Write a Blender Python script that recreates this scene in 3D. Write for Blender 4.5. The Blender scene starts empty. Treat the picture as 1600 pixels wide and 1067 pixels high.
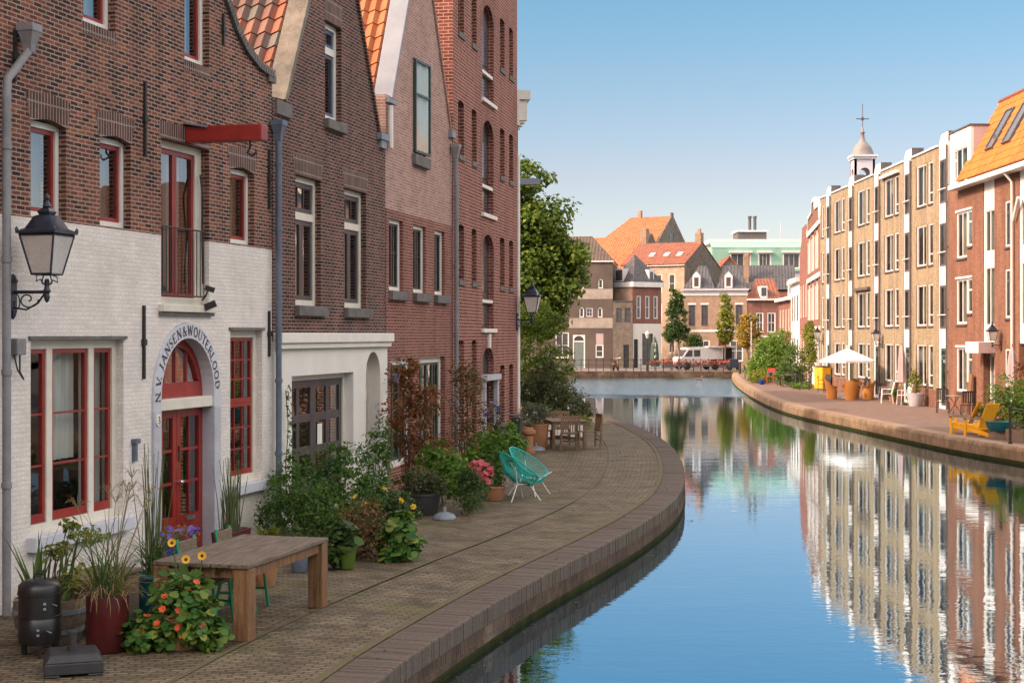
import bpy, math, random
import numpy as np
from mathutils import Vector, Matrix
from mathutils.geometry import tessellate_polygon

# ------------------------------------------------------------------ camera, sky, sun
S = bpy.context.scene
COL = S.collection
R = math.radians
cam = bpy.data.objects.new('camera', bpy.data.cameras.new('camera'))
COL.objects.link(cam)
cam.location = (0, 0, 3.0)
cam.rotation_euler = (R(90), 0, 0)
cam.data.sensor_width = 36
cam.data.lens = 54
cam.data.shift_y = -10.5 / 1600
cam.data.clip_start = 0.1
cam.data.clip_end = 3000
S.camera = cam

SUN_EL, SUN_AZ = 36, 18          # the sun stands to the left and a little behind the camera
sv = Vector((-math.cos(R(SUN_AZ)) * math.cos(R(SUN_EL)), -math.sin(R(SUN_AZ)) * math.cos(R(SUN_EL)), math.sin(R(SUN_EL))))
w = bpy.data.worlds.new('World'); S.world = w; w.use_nodes = True
wn, wl = w.node_tree.nodes, w.node_tree.links
sky = wn.new('ShaderNodeTexSky'); sky.sky_type = 'NISHITA'; sky.sun_disc = False
sky.sun_elevation = R(SUN_EL); sky.sun_rotation = math.atan2(sv.x, sv.y)
sky.air_density = 1.0; sky.dust_density = 0.6; sky.ozone_density = 2.0
# upper sky brightened and warmed to fill the shade, clear blue below it
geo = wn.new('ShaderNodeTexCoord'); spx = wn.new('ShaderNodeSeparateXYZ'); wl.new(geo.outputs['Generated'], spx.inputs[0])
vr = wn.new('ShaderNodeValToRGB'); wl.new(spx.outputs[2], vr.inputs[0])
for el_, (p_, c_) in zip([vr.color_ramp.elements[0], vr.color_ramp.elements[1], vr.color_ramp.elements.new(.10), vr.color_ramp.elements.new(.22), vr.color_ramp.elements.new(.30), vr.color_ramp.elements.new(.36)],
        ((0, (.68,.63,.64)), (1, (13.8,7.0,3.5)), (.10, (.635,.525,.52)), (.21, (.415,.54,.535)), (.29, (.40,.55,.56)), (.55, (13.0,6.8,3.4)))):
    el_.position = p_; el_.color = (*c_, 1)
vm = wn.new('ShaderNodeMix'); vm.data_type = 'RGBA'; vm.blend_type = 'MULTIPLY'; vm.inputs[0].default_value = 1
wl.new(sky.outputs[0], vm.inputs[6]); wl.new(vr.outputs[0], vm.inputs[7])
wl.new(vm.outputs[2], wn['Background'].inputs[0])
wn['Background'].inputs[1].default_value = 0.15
sl = bpy.data.lights.new('sun', 'SUN'); sl.energy = 2.0; sl.angle = R(0.53); sl.color = (1.0, 0.90, 0.76)
so = bpy.data.objects.new('sun', sl); COL.objects.link(so)
so.rotation_euler = sv.to_track_quat('Z', 'Y').to_euler(); so.location = (-60, -20, 60)
S.view_settings.view_transform = 'Standard'; S.view_settings.look = 'None'
S.view_settings.exposure = 0.88; S.view_settings.gamma = 1.0
S.cycles.max_bounces = 6; S.cycles.diffuse_bounces = 3; S.cycles.glossy_bounces = 3
S.cycles.transparent_max_bounces = 8; S.cycles.caustics_reflective = False; S.cycles.caustics_refractive = False
S.cycles.use_denoising = True

# ------------------------------------------------------------------ helpers
def link(o, parent=None):
    COL.objects.link(o)
    if parent: o.parent = parent
    return o

def tag(o, label=None, cat=None, group=None, kind=None):
    if label: o['label'] = label
    if cat: o['category'] = cat
    if group: o['group'] = group
    if kind: o['kind'] = kind
    return o

def thing(name, label, cat, loc=(0, 0, 0), rz=0.0, group=None):
    o = link(bpy.data.objects.new(name, None))
    o.location = loc; o.rotation_euler = (0, 0, rz); o.empty_display_size = .2
    return tag(o, label, cat, group)

def copy_tree(o, parent=None):
    c = o.copy(); COL.objects.link(c); c.parent = parent
    for ch in list(o.children): copy_tree(ch, c)
    return c

def place(o, loc, rz=0.0, label=None, s=None):
    o.location = loc; o.rotation_euler = (0, 0, rz)
    if label: o['label'] = label
    if s: o.scale = (s, s, s)
    return o

class MB:
    """collects shapes and builds them as one mesh object"""
    def __init__(s): s.v = []; s.f = []; s.uv = None
    def add(s, vs, fs, uv=None):
        n = len(s.v); s.v += [tuple(p) for p in vs]; s.f += [tuple(i + n for i in f) for f in fs]
        if uv is not None:
            if s.uv is None: s.uv = [(0, 0)] * n
            s.uv += uv
        return s
    def box(s, x0, x1, y0, y1, z0, z1):
        return s.add([(x0,y0,z0),(x1,y0,z0),(x1,y1,z0),(x0,y1,z0),(x0,y0,z1),(x1,y0,z1),(x1,y1,z1),(x0,y1,z1)],
                     [(0,3,2,1),(4,5,6,7),(0,1,5,4),(1,2,6,5),(2,3,7,6),(3,0,4,7)])
    def obox(s, c, size, rot=(0, 0, 0)):
        M = Matrix.Translation(c) @ (Matrix.Rotation(rot[2], 4, 'Z') @ Matrix.Rotation(rot[1], 4, 'Y') @ Matrix.Rotation(rot[0], 4, 'X'))
        a, b, h = size[0] / 2, size[1] / 2, size[2] / 2
        m = MB().box(-a, a, -b, b, -h, h)
        return s.add([M @ Vector(p) for p in m.v], m.f)
    def taper(s, c, bx, by, tx, ty, z0, z1, sh=(0, 0)):
        x, y = c
        X, Y = x + sh[0], y + sh[1]
        return s.add([(x-bx,y-by,z0),(x+bx,y-by,z0),(x+bx,y+by,z0),(x-bx,y+by,z0),(X-tx,Y-ty,z1),(X+tx,Y-ty,z1),(X+tx,Y+ty,z1),(X-tx,Y+ty,z1)],
                     [(0,3,2,1),(4,5,6,7),(0,1,5,4),(1,2,6,5),(2,3,7,6),(3,0,4,7)])
    def quad(s, a, b, c, d, uv=None): return s.add([a, b, c, d], [(0, 1, 2, 3)], uv)
    def tube(s, path, r=.02, n=8, caps=True, closed=False):
        P = [Vector(p) for p in path]; m = len(P)
        rs = r if isinstance(r, (list, tuple)) else [r] * m
        vs = []; up = None
        for i in range(m):
            if closed: t = P[(i + 1) % m] - P[i - 1]
            else: t = P[min(i + 1, m - 1)] - P[max(i - 1, 0)]
            t.normalize()
            if up is None:
                up = Vector((0, 0, 1)) if abs(t.z) < .9 else Vector((1, 0, 0))
            a = t.cross(up)
            if a.length < 1e-4: a = t.cross(Vector((0, 1, 0)))
            a.normalize(); b = a.cross(t).normalized(); up = b
            for k in range(n):
                q = 2 * math.pi * k / n
                vs.append(P[i] + (a * math.cos(q) + b * math.sin(q)) * rs[i])
        fs = []
        for i in range(m if closed else m - 1):
            for k in range(n):
                j = (i + 1) % m
                fs.append((i*n+k, j*n+k, j*n+(k+1)%n, i*n+(k+1)%n))
        if caps and not closed:
            fs.append(tuple(range(n))); fs.append(tuple((m-1)*n + k for k in reversed(range(n))))
        return s.add(vs, fs)
    def lathe(s, prof, c=(0, 0, 0), n=20):
        vs = [(c[0] + r*math.cos(2*math.pi*k/n), c[1] + r*math.sin(2*math.pi*k/n), c[2] + z) for r, z in prof for k in range(n)]
        fs = [(i*n+k, i*n+(k+1)%n, (i+1)*n+(k+1)%n, (i+1)*n+k) for i in range(len(prof)-1) for k in range(n)]
        if prof[0][0] > 1e-4: fs.append(tuple(reversed(range(n))))
        if prof[-1][0] > 1e-4: fs.append(tuple((len(prof)-1)*n + k for k in range(n)))
        return s.add(vs, fs)
    def prism(s, poly, y0, y1):
        """poly of (x,z), anticlockwise seen from the front (-y), pushed from y0 back to y1"""
        n = len(poly)
        vs = [(x, y0, z) for x, z in poly] + [(x, y1, z) for x, z in poly]
        fs = [tuple(range(n)), tuple(reversed(range(n, 2*n)))] + [((i+1) % n, i, n+i, n+(i+1) % n) for i in range(n)]
        return s.add(vs, fs)
    def wall(s, outline, holes, y0, y1):
        loops = [list(outline)] + [list(h) for h in holes]
        pts = [p for l in loops for p in l]
        tris = tessellate_polygon([[Vector((x, z, 0)) for x, z in l] for l in loops])
        n = len(pts)
        vs = [(x, y0, z) for x, z in pts] + [(x, y1, z) for x, z in pts]
        fs = []
        for t in tris:
            a, b, c = [Vector(pts[i]) for i in t]
            if (b-a).x*(c-a).y - (b-a).y*(c-a).x < 0: t = t[::-1]
            fs.append(tuple(t)); fs.append(tuple(n + i for i in reversed(t)))
        k = 0
        for l in loops:
            m = len(l)
            ar = sum(l[i][0]*l[(i+1) % m][1] - l[(i+1) % m][0]*l[i][1] for i in range(m))
            sgn = (ar > 0) == (k == 0)
            for i in range(m):
                q = (k+(i+1) % m, k+i, n+k+i, n+k+(i+1) % m)
                fs.append(q if sgn else q[::-1])
            k += m
        return s.add(vs, fs)
    def xf(s, M): s.v = [tuple(M @ Vector(p)) for p in s.v]; return s
    def build(s, name, mat, parent=None, smooth=False, bevel=0, loc=None, label=None):
        me = bpy.data.meshes.new(name)
        me.from_pydata(s.v, [], s.f)
        if s.uv is not None:
            uvl = me.uv_layers.new(name='UVMap')
            li = np.empty(len(me.loops), dtype=np.int32); me.loops.foreach_get('vertex_index', li)
            uvl.data.foreach_set('uv', np.array(s.uv, dtype=np.float32)[li].ravel())
        me.materials.append(mat)
        if smooth:
            me.polygons.foreach_set('use_smooth', [True] * len(me.polygons))
            try: me.set_sharp_from_angle(angle=R(45))
            except Exception: pass
        me.update()
        o = link(bpy.data.objects.new(name, me), parent)
        if loc: o.location = loc
        if bevel:
            b = o.modifiers.new('bevel', 'BEVEL'); b.width = bevel; b.segments = 2; b.limit_method = 'ANGLE'; b.angle_limit = R(40)
        if label: o['label'] = label
        return o

def rect(x0, x1, z0, z1): return [(x0, z0), (x1, z0), (x1, z1), (x0, z1)]
def arch(x0, x1, z0, zs, rise, n=16):
    c, a = (x0+x1)/2, (x1-x0)/2
    return [(x0, z0), (x1, z0)] + [(c + a*math.cos(math.pi*k/n), zs + rise*math.sin(math.pi*k/n)) for k in range(n+1)]

# ------------------------------------------------------------------ materials
def nmat(name):
    m = bpy.data.materials.new(name); m.use_nodes = True
    return m, m.node_tree.nodes, m.node_tree.links, m.node_tree.nodes['Principled BSDF']
def nd(ns, t, **kw):
    n = ns.new(t)
    for k, v in kw.items():
        if k.startswith('i_'): n.inputs[k[2:].replace('_', ' ')].default_value = v
        else: setattr(n, k, v)
    return n
def ramp(ns, stops, interp='LINEAR'):
    r = ns.new('ShaderNodeValToRGB'); e = r.color_ramp; e.interpolation = interp
    while len(e.elements) < len(stops): e.elements.new(.5)
    for el, (p, c) in zip(e.elements, stops):
        el.position = p; el.color = (c[0], c[1], c[2], 1)
    return r
def mixc(ns, ls, fac, a, b, mode='MIX'):
    m = ns.new('ShaderNodeMix'); m.data_type = 'RGBA'; m.blend_type = mode
    for sock, val in ((m.inputs[0], fac), (m.inputs[6], a), (m.inputs[7], b)):
        if hasattr(val, 'is_linked'): ls.new(val, sock)
        else: sock.default_value = val if not isinstance(val, tuple) else (val[0], val[1], val[2], 1)
    return m.outputs[2]
def mth(ns, ls, op, a, b=None, c=None):
    m = ns.new('ShaderNodeMath'); m.operation = op
    for i, val in enumerate((a, b, c)):
        if val is None: continue
        if hasattr(val, 'is_linked'): ls.new(val, m.inputs[i])
        else: m.inputs[i].default_value = val
    return m.outputs[0]
def boxmap(ns, ls):
    """(u,v) in metres on whichever way the face looks"""
    tc = ns.new('ShaderNodeTexCoord'); sp = ns.new('ShaderNodeSeparateXYZ'); sn = ns.new('ShaderNodeSeparateXYZ')
    ls.new(tc.outputs['Object'], sp.inputs[0]); ls.new(tc.outputs['Normal'], sn.inputs[0])
    ax = mth(ns, ls, 'GREATER_THAN', mth(ns, ls, 'ABSOLUTE', sn.outputs[0]), .7)
    az = mth(ns, ls, 'GREATER_THAN', mth(ns, ls, 'ABSOLUTE', sn.outputs[2]), .7)
    def sel(f, a, b):
        m = ns.new('ShaderNodeMix'); m.data_type = 'FLOAT'
        ls.new(f, m.inputs[0]); ls.new(a, m.inputs[2]); ls.new(b, m.inputs[3]); return m.outputs[0]
    c = ns.new('ShaderNodeCombineXYZ')
    ls.new(sel(ax, sp.outputs[0], sp.outputs[1]), c.inputs[0]); ls.new(sel(az, sp.outputs[2], sp.outputs[1]), c.inputs[1])
    return c.outputs[0], tc.outputs['Object']

def brick(name, cols, mortar, bw=.2, bh=.062, ms=.011, patch=None, grime=.35, bump=.6, uv=False, rough=.88, streak=False, off=.5):
    m, ns, ls, bs = nmat(name)
    if uv:
        tc = ns.new('ShaderNodeTexCoord'); vec, ob = tc.outputs['UV'], tc.outputs['Object']
    else: vec, ob = boxmap(ns, ls)
    # slight wobble so that courses are not ruled lines
    wob = nd(ns, 'ShaderNodeTexNoise', i_Scale=3.0, i_Detail=2.0); ls.new(vec, wob.inputs[0])
    va = ns.new('ShaderNodeVectorMath'); va.operation = 'MULTIPLY_ADD'
    ls.new(wob.outputs[1], va.inputs[0]); va.inputs[1].default_value = (.012, .012, 0); ls.new(vec, va.inputs[2])
    b = nd(ns, 'ShaderNodeTexBrick', i_Scale=1.0, i_Mortar_Size=ms, i_Mortar_Smooth=.15, i_Brick_Width=bw, i_Row_Height=bh, i_Bias=0.0, offset=off)
    b.inputs['Color1'].default_value = (0, 0, 0, 1); b.inputs['Color2'].default_value = (1, 1, 1, 1); b.inputs['Mortar'].default_value = (.5, .5, .5, 1)
    ls.new(va.outputs[0], b.inputs[0])
    n = len(cols)
    r = ramp(ns, [(i / max(1, n-1), c) for i, c in enumerate(cols)]); ls.new(b.outputs[0], r.inputs[0])
    col = r.outputs[0]
    big = nd(ns, 'ShaderNodeTexNoise', i_Scale=.55, i_Detail=5.0, i_Roughness=.65); ls.new(ob, big.inputs[0])
    if patch:
        pr = ramp(ns, [(.52, (0, 0, 0)), (.66, (1, 1, 1))]); ls.new(big.outputs[0], pr.inputs[0])
        pm = mth(ns, ls, 'MULTIPLY', pr.outputs[0], .75)
        col = mixc(ns, ls, pm, col, patch)
    fine = nd(ns, 'ShaderNodeTexNoise', i_Scale=38.0, i_Detail=4.0, i_Roughness=.7); ls.new(ob, fine.inputs[0])
    fr = ramp(ns, [(.25, (.62, .62, .62)), (.75, (1.25, 1.25, 1.25))]); ls.new(fine.outputs[0], fr.inputs[0])
    col = mixc(ns, ls, 1.0, col, fr.outputs[0], 'MULTIPLY')
    col = mixc(ns, ls, b.outputs[1], col, mortar)
    md = nd(ns, 'ShaderNodeTexNoise', i_Scale=1.7, i_Detail=6.0, i_Roughness=.7); ls.new(ob, md.inputs[0])
    if streak:
        mp = nd(ns, 'ShaderNodeMapping'); mp.inputs['Scale'].default_value = (1.3, 1.3, .18); ls.new(ob, mp.inputs[0]); ls.new(mp.outputs[0], md.inputs[0])
    gr = ramp(ns, [(.32, (1-grime,)*3), (.62, (1.08,)*3)]); ls.new(md.outputs[0], gr.inputs[0])
    col = mixc(ns, ls, 1.0, col, gr.outputs[0], 'MULTIPLY')
    ls.new(col, bs.inputs['Base Color']); bs.inputs['Roughness'].default_value = rough
    bs.inputs['Specular IOR Level'].default_value = .25
    h = mth(ns, ls, 'MULTIPLY_ADD', b.outputs[1], -1.0, mth(ns, ls, 'MULTIPLY', fine.outputs[0], .6))
    bp = nd(ns, 'ShaderNodeBump', i_Strength=bump, i_Distance=.012); ls.new(h, bp.inputs['Height']); ls.new(bp.outputs[0], bs.inputs['Normal'])
    return m

def P(name, c, rough=.6, metal=0.0, c2=None, ns_=3.0, fine=.12, bump=0.0, bs_=40.0, spec=.4, stretch=(1, 1, 1), coat=0.0, det=5.0):
    """painted / plain surface: two tones mixed by noise, fine mottling, optional bump"""
    m, ns, ls, bs = nmat(name)
    tc = ns.new('ShaderNodeTexCoord'); mp = nd(ns, 'ShaderNodeMapping'); mp.inputs['Scale'].default_value = stretch
    ls.new(tc.outputs['Object'], mp.inputs[0])
    n1 = nd(ns, 'ShaderNodeTexNoise', i_Scale=ns_, i_Detail=det, i_Roughness=.65); ls.new(mp.outputs[0], n1.inputs[0])
    c2 = c2 or tuple(x * .8 for x in c)
    r = ramp(ns, [(.35, c), (.68, c2)]); ls.new(n1.outputs[0], r.inputs[0])
    n2 = nd(ns, 'ShaderNodeTexNoise', i_Scale=bs_, i_Detail=3.0); ls.new(mp.outputs[0], n2.inputs[0])
    fr = ramp(ns, [(.2, (1-fine,)*3), (.8, (1+fine,)*3)]); ls.new(n2.outputs[0], fr.inputs[0])
    ls.new(mixc(ns, ls, 1.0, r.outputs[0], fr.outputs[0], 'MULTIPLY'), bs.inputs['Base Color'])
    bs.inputs['Roughness'].default_value = rough; bs.inputs['Metallic'].default_value = metal
    bs.inputs['Specular IOR Level'].default_value = spec; bs.inputs['Coat Weight'].default_value = coat
    if bump:
        bp = nd(ns, 'ShaderNodeBump', i_Strength=bump, i_Distance=.01); ls.new(n2.outputs[0], bp.inputs['Height']); ls.new(bp.outputs[0], bs.inputs['Normal'])
    return m

def leafmat(name, cols, trans=.35, rough=.55):
    m, ns, ls, bs = nmat(name)
    g = ns.new('ShaderNodeNewGeometry')
    r = ramp(ns, [(i / max(1, len(cols)-1), c) for i, c in enumerate(cols)]); ls.new(g.outputs['Random Per Island'], r.inputs[0])
    tc = ns.new('ShaderNodeTexCoord')
    n1 = nd(ns, 'ShaderNodeTexNoise', i_Scale=1.3, i_Detail=3.0); ls.new(tc.outputs['Object'], n1.inputs[0])
    fr = ramp(ns, [(.3, (.65, .68, .65)), (.7, (1.25, 1.22, 1.15))]); ls.new(n1.outputs[0], fr.inputs[0])
    c = mixc(ns, ls, 1.0, r.outputs[0], fr.outputs[0], 'MULTIPLY')
    ls.new(c, bs.inputs['Base Color']); bs.inputs['Roughness'].default_value = rough; bs.inputs['Specular IOR Level'].default_value = .3
    tr = ns.new('ShaderNodeBsdfTranslucent'); ls.new(mixc(ns, ls, 1.0, c, (1.3, 1.35, .7), 'MULTIPLY'), tr.inputs[0])
    mx = ns.new('ShaderNodeMixShader'); mx.inputs[0].default_value = trans
    ls.new(bs.outputs[0], mx.inputs[1]); ls.new(tr.outputs[0], mx.inputs[2]); ls.new(mx.outputs[0], ns['Material Output'].inputs[0])
    return m

def glassmat(name, refl=.3, lwk=.7, tint=(.85, .9, .88), gcol=(.95, .97, 1)):
    m, ns, ls, bs = nmat(name); ns.remove(bs)
    t = ns.new('ShaderNodeBsdfTransparent'); t.inputs[0].default_value = (*tint, 1)
    g = ns.new('ShaderNodeBsdfGlossy'); g.inputs['Roughness'].default_value = .015; g.inputs[0].default_value = (*gcol, 1)
    tc = ns.new('ShaderNodeTexCoord'); n = nd(ns, 'ShaderNodeTexNoise', i_Scale=1.8, i_Detail=1.0); ls.new(tc.outputs['Object'], n.inputs[0])
    bp = nd(ns, 'ShaderNodeBump', i_Strength=.06, i_Distance=.08); ls.new(n.outputs[0], bp.inputs['Height']); ls.new(bp.outputs[0], g.inputs['Normal'])
    mx = ns.new('ShaderNodeMixShader')
    lw = ns.new('ShaderNodeLayerWeight'); lw.inputs[0].default_value = .35
    ls.new(mth(ns, ls, 'MULTIPLY_ADD', lw.outputs[0], lwk, refl), mx.inputs[0])
    ls.new(t.outputs[0], mx.inputs[1]); ls.new(g.outputs[0], mx.inputs[2]); ls.new(mx.outputs[0], ns['Material Output'].inputs[0])
    return m

def tilemat(name, cols, grime=(.35, .33, .3), ga=.5, rough=.75):
    m, ns, ls, bs = nmat(name)
    tc = ns.new('ShaderNodeTexCoord'); fl = ns.new('ShaderNodeVectorMath'); fl.operation = 'FLOOR'; ls.new(tc.outputs['UV'], fl.inputs[0])
    wnz = ns.new('ShaderNodeTexWhiteNoise'); wnz.noise_dimensions = '2D'; ls.new(fl.outputs[0], wnz.inputs[0])
    r = ramp(ns, [(i / max(1, len(cols)-1), c) for i, c in enumerate(cols)]); ls.new(wnz.outputs[0], r.inputs[0])
    n1 = nd(ns, 'ShaderNodeTexNoise', i_Scale=1.2, i_Detail=6.0, i_Roughness=.7); ls.new(tc.outputs['Object'], n1.inputs[0])
    gr = ramp(ns, [(.45, (0, 0, 0)), (.72, (ga,)*3)]); ls.new(n1.outputs[0], gr.inputs[0])
    ls.new(mixc(ns, ls, gr.outputs[0], r.outputs[0], grime), bs.inputs['Base Color']); bs.inputs['Roughness'].default_value = rough
    bs.inputs['Specular IOR Level'].default_value = .3
    return m

M = {}
M['brick_brown'] = brick('brown_red_brick', [(.020,.011,.011),(.055,.021,.017),(.125,.038,.026),(.185,.056,.034),(.30,.098,.05)], (.34,.265,.215), patch=(.27,.085,.05), bw=.17, bh=.052, ms=.0085, streak=True)
M['brick_dark'] = brick('dark_purple_brick', [(.03,.016,.016),(.07,.027,.024),(.115,.040,.032),(.165,.060,.045)], (.27,.20,.165), bw=.18, bh=.055, ms=.009, streak=True)
M['brick_pink'] = brick('pink_brick', [(.30,.16,.13),(.37,.21,.17),(.43,.26,.215),(.33,.18,.15)], (.50,.385,.33), bw=.19, bh=.055, ms=.008, grime=.2)
M['brick_red'] = brick('red_brick', [(.13,.038,.03),(.19,.056,.042),(.25,.082,.058),(.17,.05,.038)], (.36,.235,.19), bw=.2, bh=.058, ms=.009, streak=True, grime=.25)
M['brick_ware'] = brick('warehouse_brick', [(.125,.034,.026),(.20,.055,.039),(.26,.08,.056),(.165,.046,.034)], (.40,.255,.205), bw=.22, bh=.075, ms=.0125, streak=True, grime=.25)
M['soldier'] = brick('upright_brick', [(.06,.028,.025),(.11,.045,.036),(.15,.06,.048)], (.30,.25,.22), bw=.062, bh=.2, ms=.010, off=0.0)
M['brick_painted'] = brick('white_painted_brick', [(.70,.65,.60),(.75,.70,.645),(.78,.73,.67)], (.66,.61,.56), bw=.17, bh=.052, ms=.008, grime=.13, bump=.55, rough=.6)
M['plaster_white'] = P('white_plaster', (.76,.73,.67), .7, c2=(.68,.65,.60), ns_=1.2, fine=.05, bump=.1)
M['white_paint'] = P('white_paint', (.76,.74,.68), .45, c2=(.68,.66,.60), ns_=4, fine=.05)
M['cream_paint'] = P('cream_paint', (.70,.66,.56), .45, c2=(.60,.56,.48), ns_=4, fine=.05)
M['red_paint'] = P('red_paint', (.31,.025,.018), .35, c2=(.20,.018,.014), ns_=5, fine=.1, spec=.5)
M['blue_paint'] = P('blue_grey_paint', (.09,.115,.17), .4, c2=(.07,.09,.14), ns_=5)
M['brown_paint'] = P('brown_grey_paint', (.085,.068,.066), .45, c2=(.06,.05,.052), ns_=5)
M['green_paint'] = P('dark_green_paint', (.045,.075,.06), .4, c2=(.03,.055,.045), ns_=5)
M['dark_paint'] = P('dark_paint', (.03,.032,.035), .45, c2=(.02,.02,.022), ns_=5)
M['stone'] = P('blue_grey_stone', (.48,.48,.52), .7, c2=(.38,.38,.43), ns_=3, fine=.12, bump=.2)
M['stone_pale'] = P('pale_grey_stone', (.56,.57,.62), .65, c2=(.50,.51,.56), ns_=2.5, fine=.08, bump=.1)
M['stone_dark'] = P('dark_stone', (.16,.15,.145), .8, c2=(.09,.085,.075), ns_=4, fine=.25, bump=.4)
M['concrete'] = P('weathered_concrete', (.22,.20,.165), .85, c2=(.12,.11,.09), ns_=3, fine=.25, bump=.5)
M['zinc'] = P('zinc_sheet', (.24,.27,.31), .5, metal=.2, c2=(.19,.215,.25), ns_=2, fine=.05)
M['lead_blue'] = P('blue_grey_downpipe', (.12,.15,.20), .5, c2=(.08,.10,.14), ns_=4)
M['pipe_grey'] = P('grey_downpipe', (.25,.25,.26), .5, c2=(.17,.17,.18), ns_=3)
M['iron'] = P('black_iron', (.018,.017,.017), .55, c2=(.035,.027,.022), ns_=12, fine=.2, metal=.2)
M['lamp_iron'] = P('dark_lamp_iron', (.025,.03,.045), .35, c2=(.05,.055,.075), ns_=6, fine=.15, metal=.3)
M['lamp_glass'] = P('frosted_lamp_glass', (.62,.60,.56), .3, c2=(.50,.47,.43), ns_=3)
M['glass'] = glassmat('window_glass', .20, .6)
M['glass_clear'] = glassmat('clear_window_glass', .05, .3)
M['glass_tint'] = glassmat('tinted_window_glass', .07, .25, tint=(.52,.55,.53))
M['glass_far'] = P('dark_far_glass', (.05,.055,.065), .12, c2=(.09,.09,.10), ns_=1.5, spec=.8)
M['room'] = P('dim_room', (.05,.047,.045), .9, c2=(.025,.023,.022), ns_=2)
M['curtain'] = P('white_net_curtain', (.62,.62,.60), .9, c2=(.50,.50,.48), ns_=2, stretch=(9, 9, .4))
M['curtain_grey'] = P('grey_green_curtain', (.36,.38,.33), .9, c2=(.24,.26,.22), ns_=2, stretch=(9, 9, .4))
M['blind'] = P('cream_blind', (.62,.57,.44), .9, c2=(.52,.47,.36), ns_=2)
M['tile_mix'] = tilemat('mixed_old_pantiles', [(.24,.085,.05),(.10,.085,.075),(.27,.10,.055),(.15,.135,.12),(.13,.10,.08),(.21,.085,.05)], grime=(.10,.095,.085), ga=.7)
M['tile_orange'] = tilemat('orange_pantiles', [(.36,.12,.046),(.43,.155,.062),(.30,.10,.042)], grime=(.22,.10,.06), ga=.55)
M['tile_bright'] = tilemat('bright_orange_tiles', [(.46,.135,.024),(.53,.165,.032),(.40,.11,.02)], grime=(.26,.095,.035), ga=.5)
M['tile_red'] = tilemat('red_tiles', [(.22,.075,.042),(.27,.095,.05),(.18,.062,.038)], grime=(.15,.075,.05), ga=.7)
M['tile_slate'] = tilemat('dark_slates', [(.055,.056,.062),(.075,.075,.082),(.045,.046,.05)], grime=(.10,.095,.09), ga=.4, rough=.6)
M['tile_brown'] = tilemat('brown_old_tiles', [(.085,.06,.045),(.11,.075,.055),(.07,.05,.04)], grime=(.06,.055,.045), ga=.5)
M['wood_old'] = P('weathered_grey_wood', (.23,.17,.115), .8, c2=(.10,.072,.05), ns_=3, stretch=(14, 1.2, 14), fine=.3, bump=.4, bs_=30)
M['wood_table'] = P('worn_table_planks', (.25,.19,.135), .75, c2=(.085,.06,.042), ns_=2.2, stretch=(1.1, 15, 15), fine=.45, bump=.9, bs_=24, det=8)
M['wood_leg'] = P('grained_table_leg', (.27,.14,.06), .65, c2=(.11,.055,.028), ns_=2.4, stretch=(13, 13, .9), fine=.4, bump=.7, bs_=20, det=8)
M['wood_warm'] = P('warm_brown_wood', (.27,.135,.055), .6, c2=(.15,.07,.03), ns_=3, stretch=(10, 10, .8), fine=.25, bump=.25, bs_=30)
M['wood_teak'] = P('greyed_teak', (.25,.16,.09), .7, c2=(.16,.10,.06), ns_=3, stretch=(8, 8, 1), fine=.2)
M['wicker'] = P('orange_wicker', (.55,.25,.065), .6, c2=(.40,.17,.04), ns_=40, fine=.3, bump=.6, bs_=60)
M['terracotta'] = P('terracotta', (.36,.17,.085), .8, c2=(.27,.12,.06), ns_=4, fine=.15, bump=.2)
M['red_pot'] = P('dark_red_glazed_pot', (.095,.012,.014), .3, c2=(.06,.012,.012), ns_=5, fine=.2, spec=.6)
M['black_enamel'] = P('black_enamel', (.011,.011,.012), .32, c2=(.02,.02,.02), ns_=8, spec=.5)
M['black_plastic'] = P('dark_grey_plastic', (.028,.028,.032), .5, c2=(.04,.04,.044), ns_=6, fine=.15, bump=.15)
M['steel'] = P('bright_steel', (.6,.6,.6), .3, metal=.9)
M['green_tube'] = P('green_enamel_tube', (.02,.30,.13), .35, c2=(.02,.23,.10), ns_=6)
M['turquoise'] = P('turquoise_cord', (.01,.42,.36), .45, c2=(.01,.34,.30), ns_=6)
M['white_metal'] = P('white_enamel', (.75,.75,.73), .4)
M['white_cloth'] = P('white_canvas', (.82,.81,.78), .8, c2=(.76,.75,.72), ns_=2)
M['yellow_paint'] = P('yellow_paint', (.75,.38,.015), .4, c2=(.66,.32,.012), ns_=4)
M['blue_glaze'] = P('blue_glazed_pot', (.015,.045,.30), .25, c2=(.01,.03,.2), ns_=5)
M['teal_glaze'] = P('teal_glazed_pot', (.01,.10,.12), .3, c2=(.008,.07,.09), ns_=5)
M['lime_glaze'] = P('lime_green_pot', (.075,.125,.016), .4, c2=(.06,.10,.012), ns_=5)
M['soil'] = P('dark_soil', (.03,.022,.016), .95, c2=(.05,.035,.025), ns_=20, bump=.5)
M['bark'] = P('bark', (.10,.08,.06), .9, c2=(.055,.043,.033), ns_=6, stretch=(6, 6, 1), fine=.3, bump=.6)
M['bark_pale'] = P('pale_bark', (.24,.20,.16), .9, c2=(.15,.12,.10), ns_=6, stretch=(6, 6, 1), fine=.2)
M['stem'] = P('green_stem', (.07,.12,.03), .7, c2=(.10,.10,.04), ns_=8)
M['twig'] = P('brown_twig', (.09,.06,.035), .8, c2=(.05,.035,.022), ns_=8)
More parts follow.
